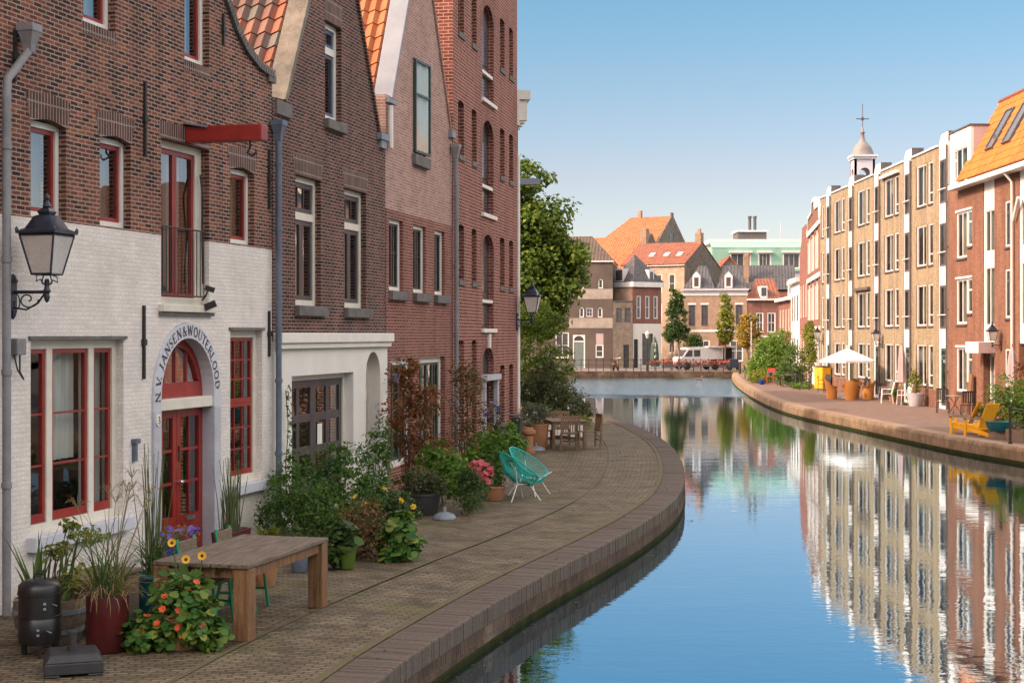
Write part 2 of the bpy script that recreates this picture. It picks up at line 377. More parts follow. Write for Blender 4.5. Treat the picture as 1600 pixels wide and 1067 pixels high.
# ------------------------------------------------------------------ foliage
def np_mesh(name, V, F, mat, parent, k):
    me = bpy.data.meshes.new(name); n = len(F)
    me.vertices.add(len(V)); me.vertices.foreach_set('co', np.asarray(V, dtype=np.float32).ravel())
    me.loops.add(n * k); me.loops.foreach_set('vertex_index', np.asarray(F, dtype=np.int32).ravel())
    me.polygons.add(n); me.polygons.foreach_set('loop_start', np.arange(0, n*k, k, dtype=np.int32))
    try: me.polygons.foreach_set('loop_total', np.full(n, k, dtype=np.int32))
    except Exception: pass
    me.materials.append(mat); me.update(calc_edges=True); me.validate()
    return link(bpy.data.objects.new(name, me), parent)

def unit(a): return a / np.maximum(np.linalg.norm(a, axis=1, keepdims=True), 1e-6)

def leaf_mesh(name, C, Nn, L, W, mat, parent, rng, droop=.2, rnd=False):
    """leaf-sized faces at C facing about Nn; pointed (4 corners, folded) or round (6 corners)"""
    n = len(C)
    a = unit(np.cross(Nn, rng.normal(size=(n, 3)))); a[:, 2] -= droop; a = unit(a)
    b = unit(np.cross(Nn, a)); nn = unit(np.cross(a, b))
    s = rng.uniform(.65, 1.35, (n, 1)); l = L * s; wd = W * s
    if rnd:
        pts = [C + (a*math.cos(q)*l + b*math.sin(q)*wd) * .5 + nn * l * .1 * math.cos(2*q) for q in np.arange(6) * math.pi / 3]
    else:
        pts = [C - a*l*.5, C + b*wd*.5 + nn*wd*.22 + a*l*.05, C + a*l*.5, C - b*wd*.5 + nn*wd*.22 + a*l*.05]
    k = len(pts)
    V = np.stack(pts, 1).reshape(-1, 3)
    return np_mesh(name, V, np.arange(n*k).reshape(n, k), mat, parent, k)

def clumps(rng, blobs, per, cr, shell=.55):
    """sub-clump centres spread through ellipsoid blobs (x,y,z,rx,ry,rz)"""
    out = []
    for (x, y, z, rx, ry, rz) in blobs:
        k = int(14 + 1.6 * per * (rx*ry*rz) ** (2/3))
        d = unit(rng.normal(size=(k, 3))); r = (shell + (1-shell) * rng.random((k, 1)) ** .7) * rng.uniform(.85, 1.12, (k, 1))
        out.append(np.array([[x, y, z]]) + d * r * np.array([[rx, ry, rz]]))
    return np.concatenate(out)

def leaf_cloud(rng, blobs, n, per=8, cr=.35, shell=.55, zmin=.02, up=.5, loose=.4):
    cc = clumps(rng, blobs, per, cr, shell)
    idx = rng.integers(0, len(cc), n)
    d = unit(rng.normal(size=(n, 3)))
    rr = cr * rng.uniform(.5, 1.4, len(cc))[idx][:, None]
    C = cc[idx] + d * rr * rng.random((n, 1)) ** .45 * np.array([[1, 1, .8]])
    m = int(n * loose); B = np.array(blobs); wgt = (B[:,3]*B[:,4]*B[:,5]) ** .67; bi = rng.choice(len(B), m, p=wgt/wgt.sum())   # loose leaves between the clumps
    e = unit(rng.normal(size=(m, 3))); C[:m] = B[bi, :3] + e * B[bi, 3:] * (.35 + .75 * rng.random((m, 1)) ** .5); d[:m] = e
    Nn = unit(d * .8 + np.array([[0, 0, up]]) + rng.normal(size=(n, 3)) * .5)
    ok = C[:, 2] > zmin
    return C[ok], Nn[ok], cc

def blades(name, rng, bases, n, length, width, bend, mat, parent, spread=.5, segs=5, rise=1.0):
    """arching strap leaves"""
    V, F = [], []
    for i in range(n):
        bx, by, bz = bases[rng.integers(0, len(bases))]
        q = rng.uniform(0, 2*math.pi); L = length * rng.uniform(.6, 1.15); t0 = spread * rng.random(); k = bend * rng.uniform(.4, 1.5)
        h = np.array([math.cos(q), math.sin(q), 0.]); sd = np.array([-math.sin(q), math.cos(q), 0.])
        p = np.array([bx + rng.normal() * .02, by + rng.normal() * .02, bz]); ang = t0; st = len(V)
        for j in range(segs + 1):
            wj = width * (1 - (j / segs) ** 1.6) * .5 + .0008
            V.append(p - sd*wj); V.append(p + sd*wj)
            p = p + (h * math.sin(ang) + np.array([0, 0, math.cos(ang) * rise])) * L / segs; ang += k / segs
        F += [(st+2*j, st+2*j+1, st+2*j+3, st+2*j+2) for j in range(segs)]
    return np_mesh(name, np.array(V), np.array(F), mat, parent, 4)

def trunk(parent, rng, base, top, r, targets, mat, name='trunk', n=10):
    mb = MB(); b, t = Vector(base), Vector(top)
    path = [b.lerp(t, f) + Vector((rng.normal()*.3*r*f, rng.normal()*.3*r*f, 0)) for f in np.linspace(0, 1, 6)]
    mb.tube(path, [r*(1.25 if i == 0 else 1-.5*i/5) for i in range(6)], 10)
    for i in range(min(n, len(targets))):
        e = Vector(targets[rng.integers(0, len(targets))]); f = rng.uniform(.45, 1)
        s = b.lerp(t, f); m = s.lerp(e, .5) + Vector((0, 0, (e-s).length*.1))
        mb.tube([s, m, e], [r*.38, r*.22, r*.06], 6)
    return mb.build(name, mat, parent, smooth=True)

def tree(name, label, loc, blobs, n, L, mat, seed, tr=(.15, 2.0), cr=.45, per=9, barkm='bark', group=None, cat='tree', W=None, shell=.5, limbs=14, loose=.25):
    rng = np.random.default_rng(seed); t = thing(name, label, cat, loc, 0, group)
    C, Nn, cc = leaf_cloud(rng, blobs, n, per, cr, shell, loose=loose)
    leaf_mesh('crown', C, Nn, L, W or L*.7, mat, t, rng)
    trunk(t, rng, (0, 0, -.02), (blobs[0][0]*.5, blobs[0][1]*.5, tr[1]), tr[0], cc, M[barkm], n=limbs)
    return t

def pot_mb(r0, r1, h, rim=.02, n=20):
    return MB().lathe([(r0*.98, 0), (r0, .01), (r1-.005, h-rim*2), (r1+.01, h-rim*2), (r1+.01, h), (r1-.02, h), (r1-.03, h-.04), (.001, h-.045)], n=n)

def stems(parent, rng, base_r, pts, mat, r=.006, k=14, z0=.0, name='stem'):
    mb = MB()
    for i in range(k):
        e = pts[rng.integers(0, len(pts))]; q = rng.uniform(0, 6.28)
        b = Vector((math.cos(q)*base_r*rng.random(), math.sin(q)*base_r*rng.random(), z0)); e = Vector(e)
        mb.tube([b, b.lerp(e, .5) + Vector((0, 0, .06)), e], [r, r*.8, r*.4], 5, caps=False)
    return mb.build(name, mat, parent)

def plant(name, label, cat, loc, blobs, n, L, mat, seed, W=None, pot=None, per=30, cr=.12, stem='stem', k=16, rnd=False, shell=.3, droop=.2, flowers=None, sr=.006, group=None, up=.5):
    """potted or ground plant > pot, foliage, stem, flower"""
    rng = np.random.default_rng(seed); t = thing(name, label, cat, loc, 0, group)
    z0 = 0.0
    if pot:
        pm, r0, r1, h = pot; pot_mb(r0, r1, h).build('pot', M[pm], t, smooth=True); z0 = h - .05
    C, Nn, cc = leaf_cloud(rng, blobs, n, per, cr, shell, .01, up)
    leaf_mesh('foliage', C, Nn, L, W or L*.55, mat, t, rng, droop, rnd)
    if k: stems(t, rng, (pot[2]*.5 if pot else .12), cc, M[stem], sr, k, z0)
    if flowers:
        fm, cnt, fr = flowers
        o = C - cc.mean(0); sc = o @ np.array([.2, -.7, .9]) + rng.normal(size=len(C)) * .05
        top = np.argsort(-sc)[:max(len(C)//4, 30)]
        for i in range(cnt):
            c = C[top[rng.integers(0, len(top))]] + np.array([0, -.02, .02]); flower(c, fr, M[fm], t, rng)
    return t

def flower(c, r, mat, parent, rng, petals=6, tilt=None, core=None, name='flower'):
    mb = MB(); q0 = rng.uniform(0, 6)
    for i in range(petals):
        q = q0 + i * 2*math.pi / petals; d = Vector((math.cos(q), math.sin(q), .35)); s = Vector((-math.sin(q), math.cos(q), 0))
        b = Vector((0, 0, 0)); mb.add([b, b + d*r*.6 + s*r*.35, b + d*r, b + d*r*.6 - s*r*.35], [(0, 1, 2, 3)])
    tl = tilt if tilt is not None else (rng.uniform(.2, 1.2), 0, rng.uniform(-1, 1))
    Mx = Matrix.Translation(Vector(c)) @ Matrix.Rotation(tl[2], 4, 'Z') @ Matrix.Rotation(tl[0], 4, 'X')
    o = mb.xf(Mx).build(name, mat, parent)
    if core is not None:
        MB().lathe([(r*.36, 0), (r*.36, r*.12), (r*.2, r*.2), (0.0001, r*.22)], n=10).xf(Mx @ Matrix.Translation((0, 0, .05*r))).build('flower_heart', core, o)
    return o

LM = {
 'tree': leafmat('tree_leaves', [(.05,.10,.016),(.09,.16,.024),(.14,.21,.032),(.20,.26,.04)]),
 'dark': leafmat('dark_leaves', [(.03,.065,.018),(.052,.10,.028),(.08,.135,.034)]),
 'mid': leafmat('mid_green_leaves', [(.04,.095,.02),(.07,.15,.03),(.12,.21,.045)]),
 'bright': leafmat('bright_leaves', [(.075,.17,.022),(.12,.235,.035),(.19,.29,.045)]),
 'yellowgreen': leafmat('yellow_green_leaves', [(.110,.165,.022),(.187,.220,.033),(.275,.275,.044)]),
 'olive': leafmat('olive_leaves', [(.054,.068,.030),(.088,.101,.041),(.121,.135,.061)]),
 'grey': leafmat('grey_green_leaves', [(.098,.130,.085),(.143,.176,.117),(.195,.221,.156)]),
 'copper': leafmat('copper_leaves', [(.126,.039,.022),(.196,.070,.031),(.266,.119,.042),(.098,.056,.025)]),
 'rust': leafmat('rust_leaves', [(.168,.077,.035),(.224,.126,.049),(.126,.119,.042),(.098,.070,.035)]),
 'orange': leafmat('autumn_leaves', [(.16,.21,.03),(.26,.24,.03),(.36,.22,.03),(.30,.13,.025)]),
 'round': leafmat('nasturtium_leaves', [(.035,.10,.024),(.065,.165,.034),(.11,.22,.045),(.28,.30,.06)]),
 'straw': leafmat('dry_grass', [(.288,.204,.108),(.384,.276,.144),(.192,.156,.072)], .2),
 'sedge': leafmat('green_blades', [(.053,.112,.033),(.083,.150,.045),(.128,.180,.053)], .25),
}
for k_, c_ in (('orange_petal', (.62,.085,.02)), ('yellow_petal', (.75,.42,.02)), ('pink_petal', (.50,.09,.11)), ('purple_petal', (.20,.11,.42)), ('lilac_petal', (.45,.36,.55)), ('red_petal', (.42,.035,.035)), ('heart', (.06,.03,.012))):
    M[k_] = P(k_, c_, .6)

# ------------------------------------------------------------------ windows, roofs, small building parts
def frame_mb(mb, x0, x1, z0, z1, w, y0, y1, bottom=None):
    wb = w if bottom is None else bottom
    mb.box(x0, x0+w, y0, y1, z0, z1); mb.box(x1-w, x1, y0, y1, z0, z1)
    mb.box(x0+w, x1-w, y0, y1, z1-w, z1); mb.box(x0+w, x1-w, y0, y1, z0, z0+wb)
    return mb

def drape(x0, x1, z0, z1, y, n=0, amp=.03):
    n = n or max(6, int((x1-x0) * 22)); mb = MB()
    xs = [x0 + (x1-x0)*i/n for i in range(n+1)]
    vs = [(x, y + amp*math.sin(i*1.9) + amp*.5*math.sin(i*.7), z) for z in (z0, z1) for i, x in enumerate(xs)]
    return mb.add(vs, [(i, i+1, n+2+i, n+1+i) for i in range(n)])

def window(root, x0, x1, z0, z1, y=.1, fw=.06, fm='white_paint', panels=None, sm=None, sw=.045, cols=1, rows=1, bars=(), glass='glass', curtain=None, sill=None, mw=.022, back=True, cm='curtain', sb=None, name='window'):
    """frame (part) > sash, pane, curtain, interior, sill (sub-parts). panels: (x0,x1,z0,z1,cols,rows)"""
    mb = frame_mb(MB(), x0, x1, z0, z1, fw, y, y+.10)
    for b in bars: mb.box(b[0], b[1], y+.004, y+.096, b[2], b[3])
    w = mb.build(name, M[fm], root)
    if panels is None: panels = [(x0+fw, x1-fw, z0+fw, z1-fw, cols, rows)]
    sd, gl = MB(), MB()
    for (a, b, c, d, nc, nr) in panels:
        frame_mb(sd, a+.002, b-.002, c+.002, d-.002, sw, y+.025, y+.075, sb)
        cb = c + (sb or sw)
        for i in range(1, nc):
            x = a+sw + (b-a-2*sw)*i/nc; sd.box(x-mw/2, x+mw/2, y+.032, y+.068, cb, d-sw)
        fr = [i/nr for i in range(1, nr)] if isinstance(nr, int) else nr
        for f in fr:
            z = cb + (d-sw-cb)*f; sd.box(a+sw, b-sw, y+.030, y+.070, z-mw/2, z+mw/2)
        gl.quad((a+sw*.5, y+.05, c+sw*.5), (b-sw*.5, y+.05, c+sw*.5), (b-sw*.5, y+.05, d-sw*.5), (a+sw*.5, y+.05, d-sw*.5))
    sd.build('sash', M[sm or fm], w)
    gl.build('pane', M[glass], w)
    if back and glass != 'glass_far':
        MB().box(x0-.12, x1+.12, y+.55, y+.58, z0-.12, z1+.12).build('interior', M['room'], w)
    if curtain:
        for (f0, f1, g0) in curtain:
            drape(x0+fw+(x1-x0-2*fw)*f0, x0+fw+(x1-x0-2*fw)*f1, z0+.03+(z1-z0)*g0, z1-.03, y+.2).build('curtain', M[cm], w)
    if sill:
        m_, h_, p_ = sill
        MB().box(x0-.06, x1+.06, -p_, y+.02, z0-h_, z0-.003).build('sill', M[m_], w, bevel=.006)
    return w

def pantiles(root, o, u, v, W, H, tw, th, mat, name='roof', ns=6, amp=.035, parent=None):
    """curved tiles in overlapping rows: o = eave corner, u along the eave, v up the slope (both unit)"""
    o, u, v = Vector(o), Vector(u).normalized(), Vector(v).normalized(); n = u.cross(v).normalized()
    if n.z < 0: n = -n
    nc, nr = max(1, round(W/tw)), max(1, round(H/th)); tw, th = W/nc, H/nr
    mb = MB(); vs, fs, uv = [], [], []
    cols_ = nc*ns + 1
    prof = [amp*(math.sin(2*math.pi*i/ns) + .35*math.sin(4*math.pi*i/ns)) for i in range(ns)]
    for r in range(nr):
        st = len(vs)
        for (f, l) in ((0, -.012), (0, .034), (1.12, .004)):
            for i in range(cols_):
                p = o + u*(tw*i/ns) + v*(th*(r+f)) + n*(prof[i % ns] + l + amp)
                vs.append(p); uv.append((i/ns*.9999, r + .5))
        for q in range(2):
            for i in range(cols_-1):
                a = st + q*cols_ + i; fs.append((a, a+1, a+cols_+1, a+cols_))
    mb.add(vs, fs, uv)
    return mb.build(name, M[mat], parent or root, smooth=True)

def slab(a, b, c, d, t):
    """roof plane with thickness t downwards"""
    P4 = [Vector(p) for p in (a, b, c, d)]; n = (P4[1]-P4[0]).cross(P4[3]-P4[0]).normalized()
    if n.z < 0: n = -n
    lo = [p - n*t for p in P4]
    return MB().add(P4 + lo, [(0,1,2,3),(7,6,5,4),(0,4,5,1),(1,5,6,2),(2,6,7,3),(3,7,4,0)])

def downpipe(root, path, r, mat, hopper=None, name='downpipe', straps=()):
    mb = MB().tube(path, r, 10)
    for s in straps: mb.lathe([(r, -.03), (r+.012, -.03), (r+.012, .03), (r, .03)], s, 10)
    p = mb.build(name, M[mat], root, smooth=True)
    if hopper:
        x, y, z = hopper
        MB().lathe([(r+.005, -.22), (r+.02, -.2), (r+.03, -.12), (.13, .02), (.14, .02), (.14, .10), (.12, .10), (.11, .02), (.001, .02)], (x, y, z), 4).xf(Matrix.Translation((x, y, z)) @ Matrix.Rotation(R(45), 4, 'Z') @ Matrix.Translation((-x, -y, -z))).build('hopper', M[mat], p)
    return p

def anchor(root, x, z0, z1):
    MB().box(x-.018, x+.018, -.035, 0, z0, z1).box(x-.04, x+.04, -.045, -.002, (z0+z1)/2-.04, (z0+z1)/2+.04).build('wall_anchor', M['iron'], root)

def rz_of(u): return math.atan2(u[1], u[0])
# ------------------------------------------------------------------ water, quays, ground
def cr_path(pts, step=.6):
    P_ = [Vector((p[0], p[1], 0)) for p in pts]; out = []
    for i in range(len(P_)-1):
        a, b, c, d = P_[max(i-1, 0)], P_[i], P_[i+1], P_[min(i+2, len(P_)-1)]
        n = max(1, int((c-b).length / step))
        for k in range(n):
            t = k/n
            out.append(.5*((2*b) + (c-a)*t + (2*a-5*b+4*c-d)*t*t + (3*b-a-3*c+d)*t**3))
    out.append(P_[-1]); return out
def strip(path, prof, side, mb=None):
    """sweep profile (offset inland, z) along the quay edge; uv = (profile length, arc length)"""
    mb = mb or MB(); n = len(path); k = len(prof); vs, uv, fs = [], [], []; s = 0
    pl = [0]
    for i in range(1, k): pl.append(pl[-1] + math.hypot(prof[i][0]-prof[i-1][0], prof[i][1]-prof[i-1][1]))
    for i, p in enumerate(path):
        if i: s += (p-path[i-1]).length
        t = (path[min(i+1, n-1)] - path[max(i-1, 0)]).normalized(); nv = Vector((-t.y, t.x, 0)) * side
        for j, (o, z) in enumerate(prof):
            q = p + nv*o; vs.append((q.x, q.y, z)); uv.append((pl[j], s))
    for i in range(n-1):
        for j in range(k-1):
            f = (i*k+j, (i+1)*k+j, (i+1)*k+j+1, i*k+j+1); fs.append(f if side < 0 else f[::-1])
    return mb.add(vs, fs, uv)

M['paving'] = brick('mossy_brick_paving', [(.14,.105,.072),(.21,.163,.112),(.29,.23,.16),(.18,.138,.094),(.25,.18,.12)], (.06,.055,.02), bw=.2, bh=.068, ms=.010, patch=(.17,.155,.06), grime=.5, uv=True, bump=.9, rough=.8)
M['coping'] = brick('purple_brick_coping', [(.13,.095,.09),(.18,.13,.12),(.23,.17,.155),(.15,.105,.10)], (.07,.05,.042), bw=.5, bh=.072, ms=.008, patch=(.17,.14,.12), grime=.4, uv=True, bump=.9, rough=.75)
def coping_brick():
    m, ns, ls, bs = nmat('purple_brown_coping_brick'); g = ns.new('ShaderNodeNewGeometry'); tc = ns.new('ShaderNodeTexCoord')
    r = ramp(ns, [(0,(.096,.074,.057)),(.5,(.107,.083,.064)),(1,(.122,.095,.074))]); ls.new(g.outputs['Random Per Island'], r.inputs[0])
    n = nd(ns, 'ShaderNodeTexNoise', i_Scale=1.1, i_Detail=7.0, i_Roughness=.7); ls.new(tc.outputs['Object'], n.inputs[0])
    w_ = ramp(ns, [(.55,(0,0,0)),(.75,(.7,.7,.7))]); ls.new(n.outputs[0], w_.inputs[0])
    n2 = nd(ns, 'ShaderNodeTexNoise', i_Scale=30.0, i_Detail=5.0, i_Roughness=.75); ls.new(tc.outputs['Object'], n2.inputs[0])
    f = ramp(ns, [(.3,(.6,.6,.6)),(.7,(1.35,1.35,1.35))]); ls.new(n2.outputs[0], f.inputs[0])
    c = mixc(ns, ls, w_.outputs[0], r.outputs[0], (.10,.10,.045)); c = mixc(ns, ls, 1.0, c, f.outputs[0], 'MULTIPLY')
    n3 = nd(ns, 'ShaderNodeTexNoise', i_Scale=7.0, i_Detail=6.0, i_Roughness=.8); ls.new(tc.outputs['Object'], n3.inputs[0])
    lich = ramp(ns, [(.68,(0,0,0)),(.72,(.8,.8,.8))]); ls.new(n3.outputs[0], lich.inputs[0]); c = mixc(ns, ls, lich.outputs[0], c, (.36,.33,.29))
    ls.new(c, bs.inputs['Base Color']); bs.inputs['Roughness'].default_value = .8; bs.inputs['Specular IOR Level'].default_value = .3
    bp = nd(ns, 'ShaderNodeBump', i_Strength=.5, i_Distance=.01); ls.new(n2.outputs[0], bp.inputs['Height']); ls.new(bp.outputs[0], bs.inputs['Normal']); return m
M['coping_brick'] = coping_brick()
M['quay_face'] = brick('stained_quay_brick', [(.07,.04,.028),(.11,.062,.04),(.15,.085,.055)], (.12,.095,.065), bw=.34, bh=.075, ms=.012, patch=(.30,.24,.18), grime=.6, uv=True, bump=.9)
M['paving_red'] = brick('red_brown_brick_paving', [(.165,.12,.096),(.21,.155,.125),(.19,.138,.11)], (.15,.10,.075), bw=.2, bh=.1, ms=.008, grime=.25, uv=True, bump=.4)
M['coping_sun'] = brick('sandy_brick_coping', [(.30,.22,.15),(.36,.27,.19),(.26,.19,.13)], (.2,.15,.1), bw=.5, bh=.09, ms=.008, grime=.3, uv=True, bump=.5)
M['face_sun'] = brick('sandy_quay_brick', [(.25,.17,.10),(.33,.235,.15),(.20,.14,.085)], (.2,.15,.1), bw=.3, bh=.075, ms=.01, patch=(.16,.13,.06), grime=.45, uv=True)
M['moss'] = P('mossy_gutter', (.10,.10,.03), .9, c2=(.12,.085,.06), ns_=5, fine=.3, bump=.5)
M['ground'] = P('ground', (.13,.12,.10), .95, c2=(.10,.09,.075), ns_=.3)
M['asphalt'] = P('grey_street', (.17,.16,.15), .9, c2=(.13,.12,.115), ns_=1, fine=.2)
M['waterline'] = P('green_waterline', (.035,.04,.012), .95, c2=(.02,.02,.01), spec=.05, ns_=4, fine=.3)

def water_mat():
    m, ns, ls, bs = nmat('canal_water'); ns.remove(bs)
    tc = ns.new('ShaderNodeTexCoord')
    def nz(sc, scale, det=2.0):
        mp = nd(ns, 'ShaderNodeMapping'); mp.inputs['Scale'].default_value = sc; ls.new(tc.outputs['Object'], mp.inputs[0])
        n = nd(ns, 'ShaderNodeTexNoise', i_Scale=scale, i_Detail=det, i_Roughness=.5); ls.new(mp.outputs[0], n.inputs[0]); return n.outputs[0]
    a, b, c = nz((.7, 1.6, 1), .9), nz((1, 1.6, 1), 4.5, 3.0), nz((1, 1, 1), 6.0, 3.0)
    sp = ns.new('ShaderNodeSeparateXYZ'); ls.new(tc.outputs['Object'], sp.inputs[0])
    mr = nd(ns, 'ShaderNodeMapRange'); mr.interpolation_type = 'SMOOTHSTEP'
    ed = mth(ns, ls, 'MULTIPLY_ADD', nz((.15, .3, 1), 1.0), 14.0, sp.outputs[1]); ls.new(ed, mr.inputs[0])
    mr.inputs[1].default_value = 91; mr.inputs[2].default_value = 97          # a wind-ruffled stretch at the bend
    h = mth(ns, ls, 'MULTIPLY_ADD', a, .6, mth(ns, ls, 'MULTIPLY', b, .26))
    h2 = mth(ns, ls, 'MULTIPLY', mth(ns, ls, 'MULTIPLY', c, 26.0), mr.outputs[0])
    bp = nd(ns, 'ShaderNodeBump', i_Strength=.26, i_Distance=.016); ls.new(mth(ns, ls, 'ADD', h, h2), bp.inputs['Height'])
    g = ns.new('ShaderNodeBsdfGlossy'); g.inputs['Roughness'].default_value = .02; g.inputs[0].default_value = (.62, .80, .93, 1)
    d = ns.new('ShaderNodeBsdfDiffuse'); d.inputs[0].default_value = (.004, .012, .02, 1)
    ls.new(bp.outputs[0], g.inputs['Normal'])
    fr = ns.new('ShaderNodeFresnel'); fr.inputs[0].default_value = 1.9; ls.new(bp.outputs[0], fr.inputs['Normal'])
    mx = ns.new('ShaderNodeMixShader'); ls.new(mth(ns, ls, 'MINIMUM', mth(ns, ls, 'MULTIPLY_ADD', fr.outputs[0], .5, .62), .98), mx.inputs[0])
    ls.new(d.outputs[0], mx.inputs[1]); ls.new(g.outputs[0], mx.inputs[2]); ls.new(mx.outputs[0], ns['Material Output'].inputs[0])
    return m
M['water'] = water_mat()
def struct(o): o['kind'] = 'structure'; return o
WZ = -.46
struct(MB().quad((-1500,-300,-1.6),(1500,-300,-1.6),(1500,2500,-1.6),(-1500,2500,-1.6)).build('ground', M['ground']))
struct(MB().quad((-90,-60,WZ),(90,-60,WZ),(90,127,WZ),(-90,127,WZ)).build('water', M['water']))

LE = [(-7.2,-14),(-5.0,-5),(-2.6,6),(-1.18,13.2),(-.91,14.5),(-.5,16.1),(0,17.9),(.62,19.9),(1.38,22.2),(2.11,24.6),(2.74,27),(3.2,29.2),(3.6,32),(4.02,36.2),(4.29,40.7),(4.34,45),(4.17,50),(3.7,54.5),(3.1,57.6),(2.4,61),(.6,66),(-3,72),(-9,78),(-20,84)]
LP = cr_path(LE, .5)
PR = [(0.0,-1.5),(0,-.10),(.025,-.035),(.075,0.0)]
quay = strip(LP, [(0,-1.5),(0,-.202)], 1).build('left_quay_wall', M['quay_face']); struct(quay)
# coping of bricks on edge, each one a little out of line
mb = MB(); rk = random.Random(8); acc = 0
for i in range(1, len(LP)):
    a, b = LP[i-1], LP[i]; L = (b-a).length; t = (b-a)/L; nv = Vector((-t.y, t.x, 0)); far_ = a.y > 64 or a.y < 4
    step = .3 if far_ else .064
    while acc < L:
        p = a + t*acc; dz, do = rk.gauss(0, .002), rk.gauss(0, .003); q = math.atan2(nv.y, nv.x) + rk.gauss(0, .012); ln = .455 + rk.gauss(0, .004)
        M4 = Matrix.Translation(p + nv*(.006+do) + Vector((0,0,dz))) @ Matrix.Rotation(q, 4, 'Z')
        hw_ = step*.5-.001; c_ = .022
        prof = [(0,-.20),(0,-c_),(c_*.4,-c_*.35),(c_*1.2,0),(ln,0.004),(ln,-.05)]
        vs = [M4 @ Vector((x, sy*hw_, z)) for sy in (-1, 1) for x, z in prof]; k = len(prof)
        mb.add(vs, [(j, j+1, k+j+1, k+j) for j in range(k-1)] + [tuple(reversed(range(k))), tuple(range(k, 2*k))])
        acc += step
    acc -= L
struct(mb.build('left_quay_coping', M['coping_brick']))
struct(strip(LP, [(.012,-.22),(.012,-.02),(.5,-.012)], 1).build('left_quay_bedding', M['moss']))
pv = strip(LP, [(.46,.0),(.50,-.010)] + [(.9+.45*i, .0) for i in range(20)], 1)
rk = random.Random(4); ph = [(rk.uniform(.35,1.3), rk.uniform(.35,1.3), rk.uniform(0,6), rk.uniform(.002,.0045)) for _ in range(9)]
pv.v = [(x, y, z + (sum(a*math.sin(fx*x+fy*y+p) for fx, fy, p, a in ph) - .008 if z == 0 else 0)) for x, y, z in pv.v]      # settled, slightly uneven bricks
struct(pv.build('left_quay_paving', M['paving'], smooth=True))
struct(strip(LP, [(.48,.006),(.57,.006)], 1).build('left_gutter', M['moss']))
for o_ in (1.72,):
    struct(strip(LP, [(o_,.008),(o_+.05,.008)], 1).build('left_gutter_line', M['moss']))
struct(strip(LP, [(-.012,WZ-.3),(-.012,WZ+.05),(0.003,WZ+.08)], 1).build('left_waterline', M['waterline']))
pl = [(p.x-.3, p.y) for p in LP]
poly = pl + [(-90, 84), (-90, -14)]
def flat(poly, z):
    t = tessellate_polygon([[Vector((x, y, 0)) for x, y in poly]]); mb = MB()
    fs = []
    for a, b, c in t:
        A, B, C_ = Vector(poly[a]), Vector(poly[b]), Vector(poly[c])
        fs.append((a, b, c) if (B-A).x*(C_-A).y-(B-A).y*(C_-A).x > 0 else (a, c, b))
    return mb.add([(x, y, z) for x, y in poly], fs, [(x, y) for x, y in poly])
struct(flat(poly, -.03).build('left_land', M['ground']))

RE = [(24,-14),(20,10),(16.2,28),(14.6,35),(13.6,40.7),(13.0,45),(12.55,52),(11.95,64),(12.15,72),(12.9,82),(13.9,93),(15.1,104),(16.6,116),(18.2,126.2)]
RP = cr_path(RE, .8)
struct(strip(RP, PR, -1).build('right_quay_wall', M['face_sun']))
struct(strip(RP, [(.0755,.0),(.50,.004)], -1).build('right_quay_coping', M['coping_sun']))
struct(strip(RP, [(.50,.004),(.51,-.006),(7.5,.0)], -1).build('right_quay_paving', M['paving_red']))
struct(strip(RP, [(-.012,WZ-.3),(-.012,WZ+.07),(0.003,WZ+.10)], -1).build('right_waterline', M['waterline']))
struct(flat([(90, -14), (90, 126)] + [(p.x+.3, p.y) for p in reversed(RP)], -.03).build('right_land', M['asphalt']))
FP = [Vector((x, 126 + (.0 if x > 2 else (2-x)*.05), 0)) for x in np.linspace(-80, 18.2, 60)]
struct(strip(FP, [(0,-1.5),(0,0),(.45,.004)], 1).build('far_quay_wall', M['quay_face']))
struct(flat([(p.x, p.y+.3) for p in FP] + [(90, 126.3), (900, 126.3), (1500, 2500), (-1500, 2500), (-900, 130)], -.003).build('far_street', M['asphalt']))

# ------------------------------------------------------------------ left row of houses
Q0, Q1, Q2, Q3, Q4 = (-5.46,16.48), (-3.652,23.367), (-2.361,28.754), (-1.2955,33.608), (.1373,41.052)
def rz2(a, b): return math.atan2(b[1]-a[1], b[0]-a[0])
def sides(root, x0, x1, D, H, mat, y=.3, name='side_wall'):
    return MB().box(x0+.006, x0+.25, y, D, 0, H).box(x1-.25, x1-.006, y, D, 0, H).box(x0+.25, x1-.25, D-.25, D, 0, H).build(name, M[mat], root)

# --- house 1
h1 = thing('gabled_house', 'brown brick gabled house with white painted ground floor and red arched door', 'house', (*Q0, 0), rz2(Q0, Q1))
XL, XR = -.25, 7.12
hw = .985; ac, sp_ = 4.3, 2.18
an = lambda r, n=20, a0=180, a1=0: [(ac + r*math.cos(R(a0+(a1-a0)*k/n)), sp_ + r*math.sin(R(a0+(a1-a0)*k/n))) for k in range(n+1)]
low = [(XL,0),(ac-hw,0)] + an(hw) + [(ac+hw,0),(XR,0),(XR,4.29),(4.97,4.29),(4.97,3.4),(3.57,3.4),(3.57,4.29),(XL,4.29)]
MB().wall(low, [rect(.53,2.59,.77,2.94), rect(5.65,6.76,.85,3.06)], 0, .3).build('painted_wall', M['brick_painted'], h1)
gc = (XL+XR)/2
rg = [(XR,6.9),(6.6,6.96),(6.14,7.13),(5.8,7.36),(5.43,7.74),(5.15,8.2),(4.9,8.8),(4.74,9.5),(4.66,10.2),(4.35,10.9),(3.95,11.3)]
lg = [(2*gc-x, z) for x, z in reversed(rg)]
up_ = [(XL,4.29),(3.57,4.29),(3.57,5.56),(4.97,5.56),(4.97,4.29),(XR,4.29)] + rg + lg
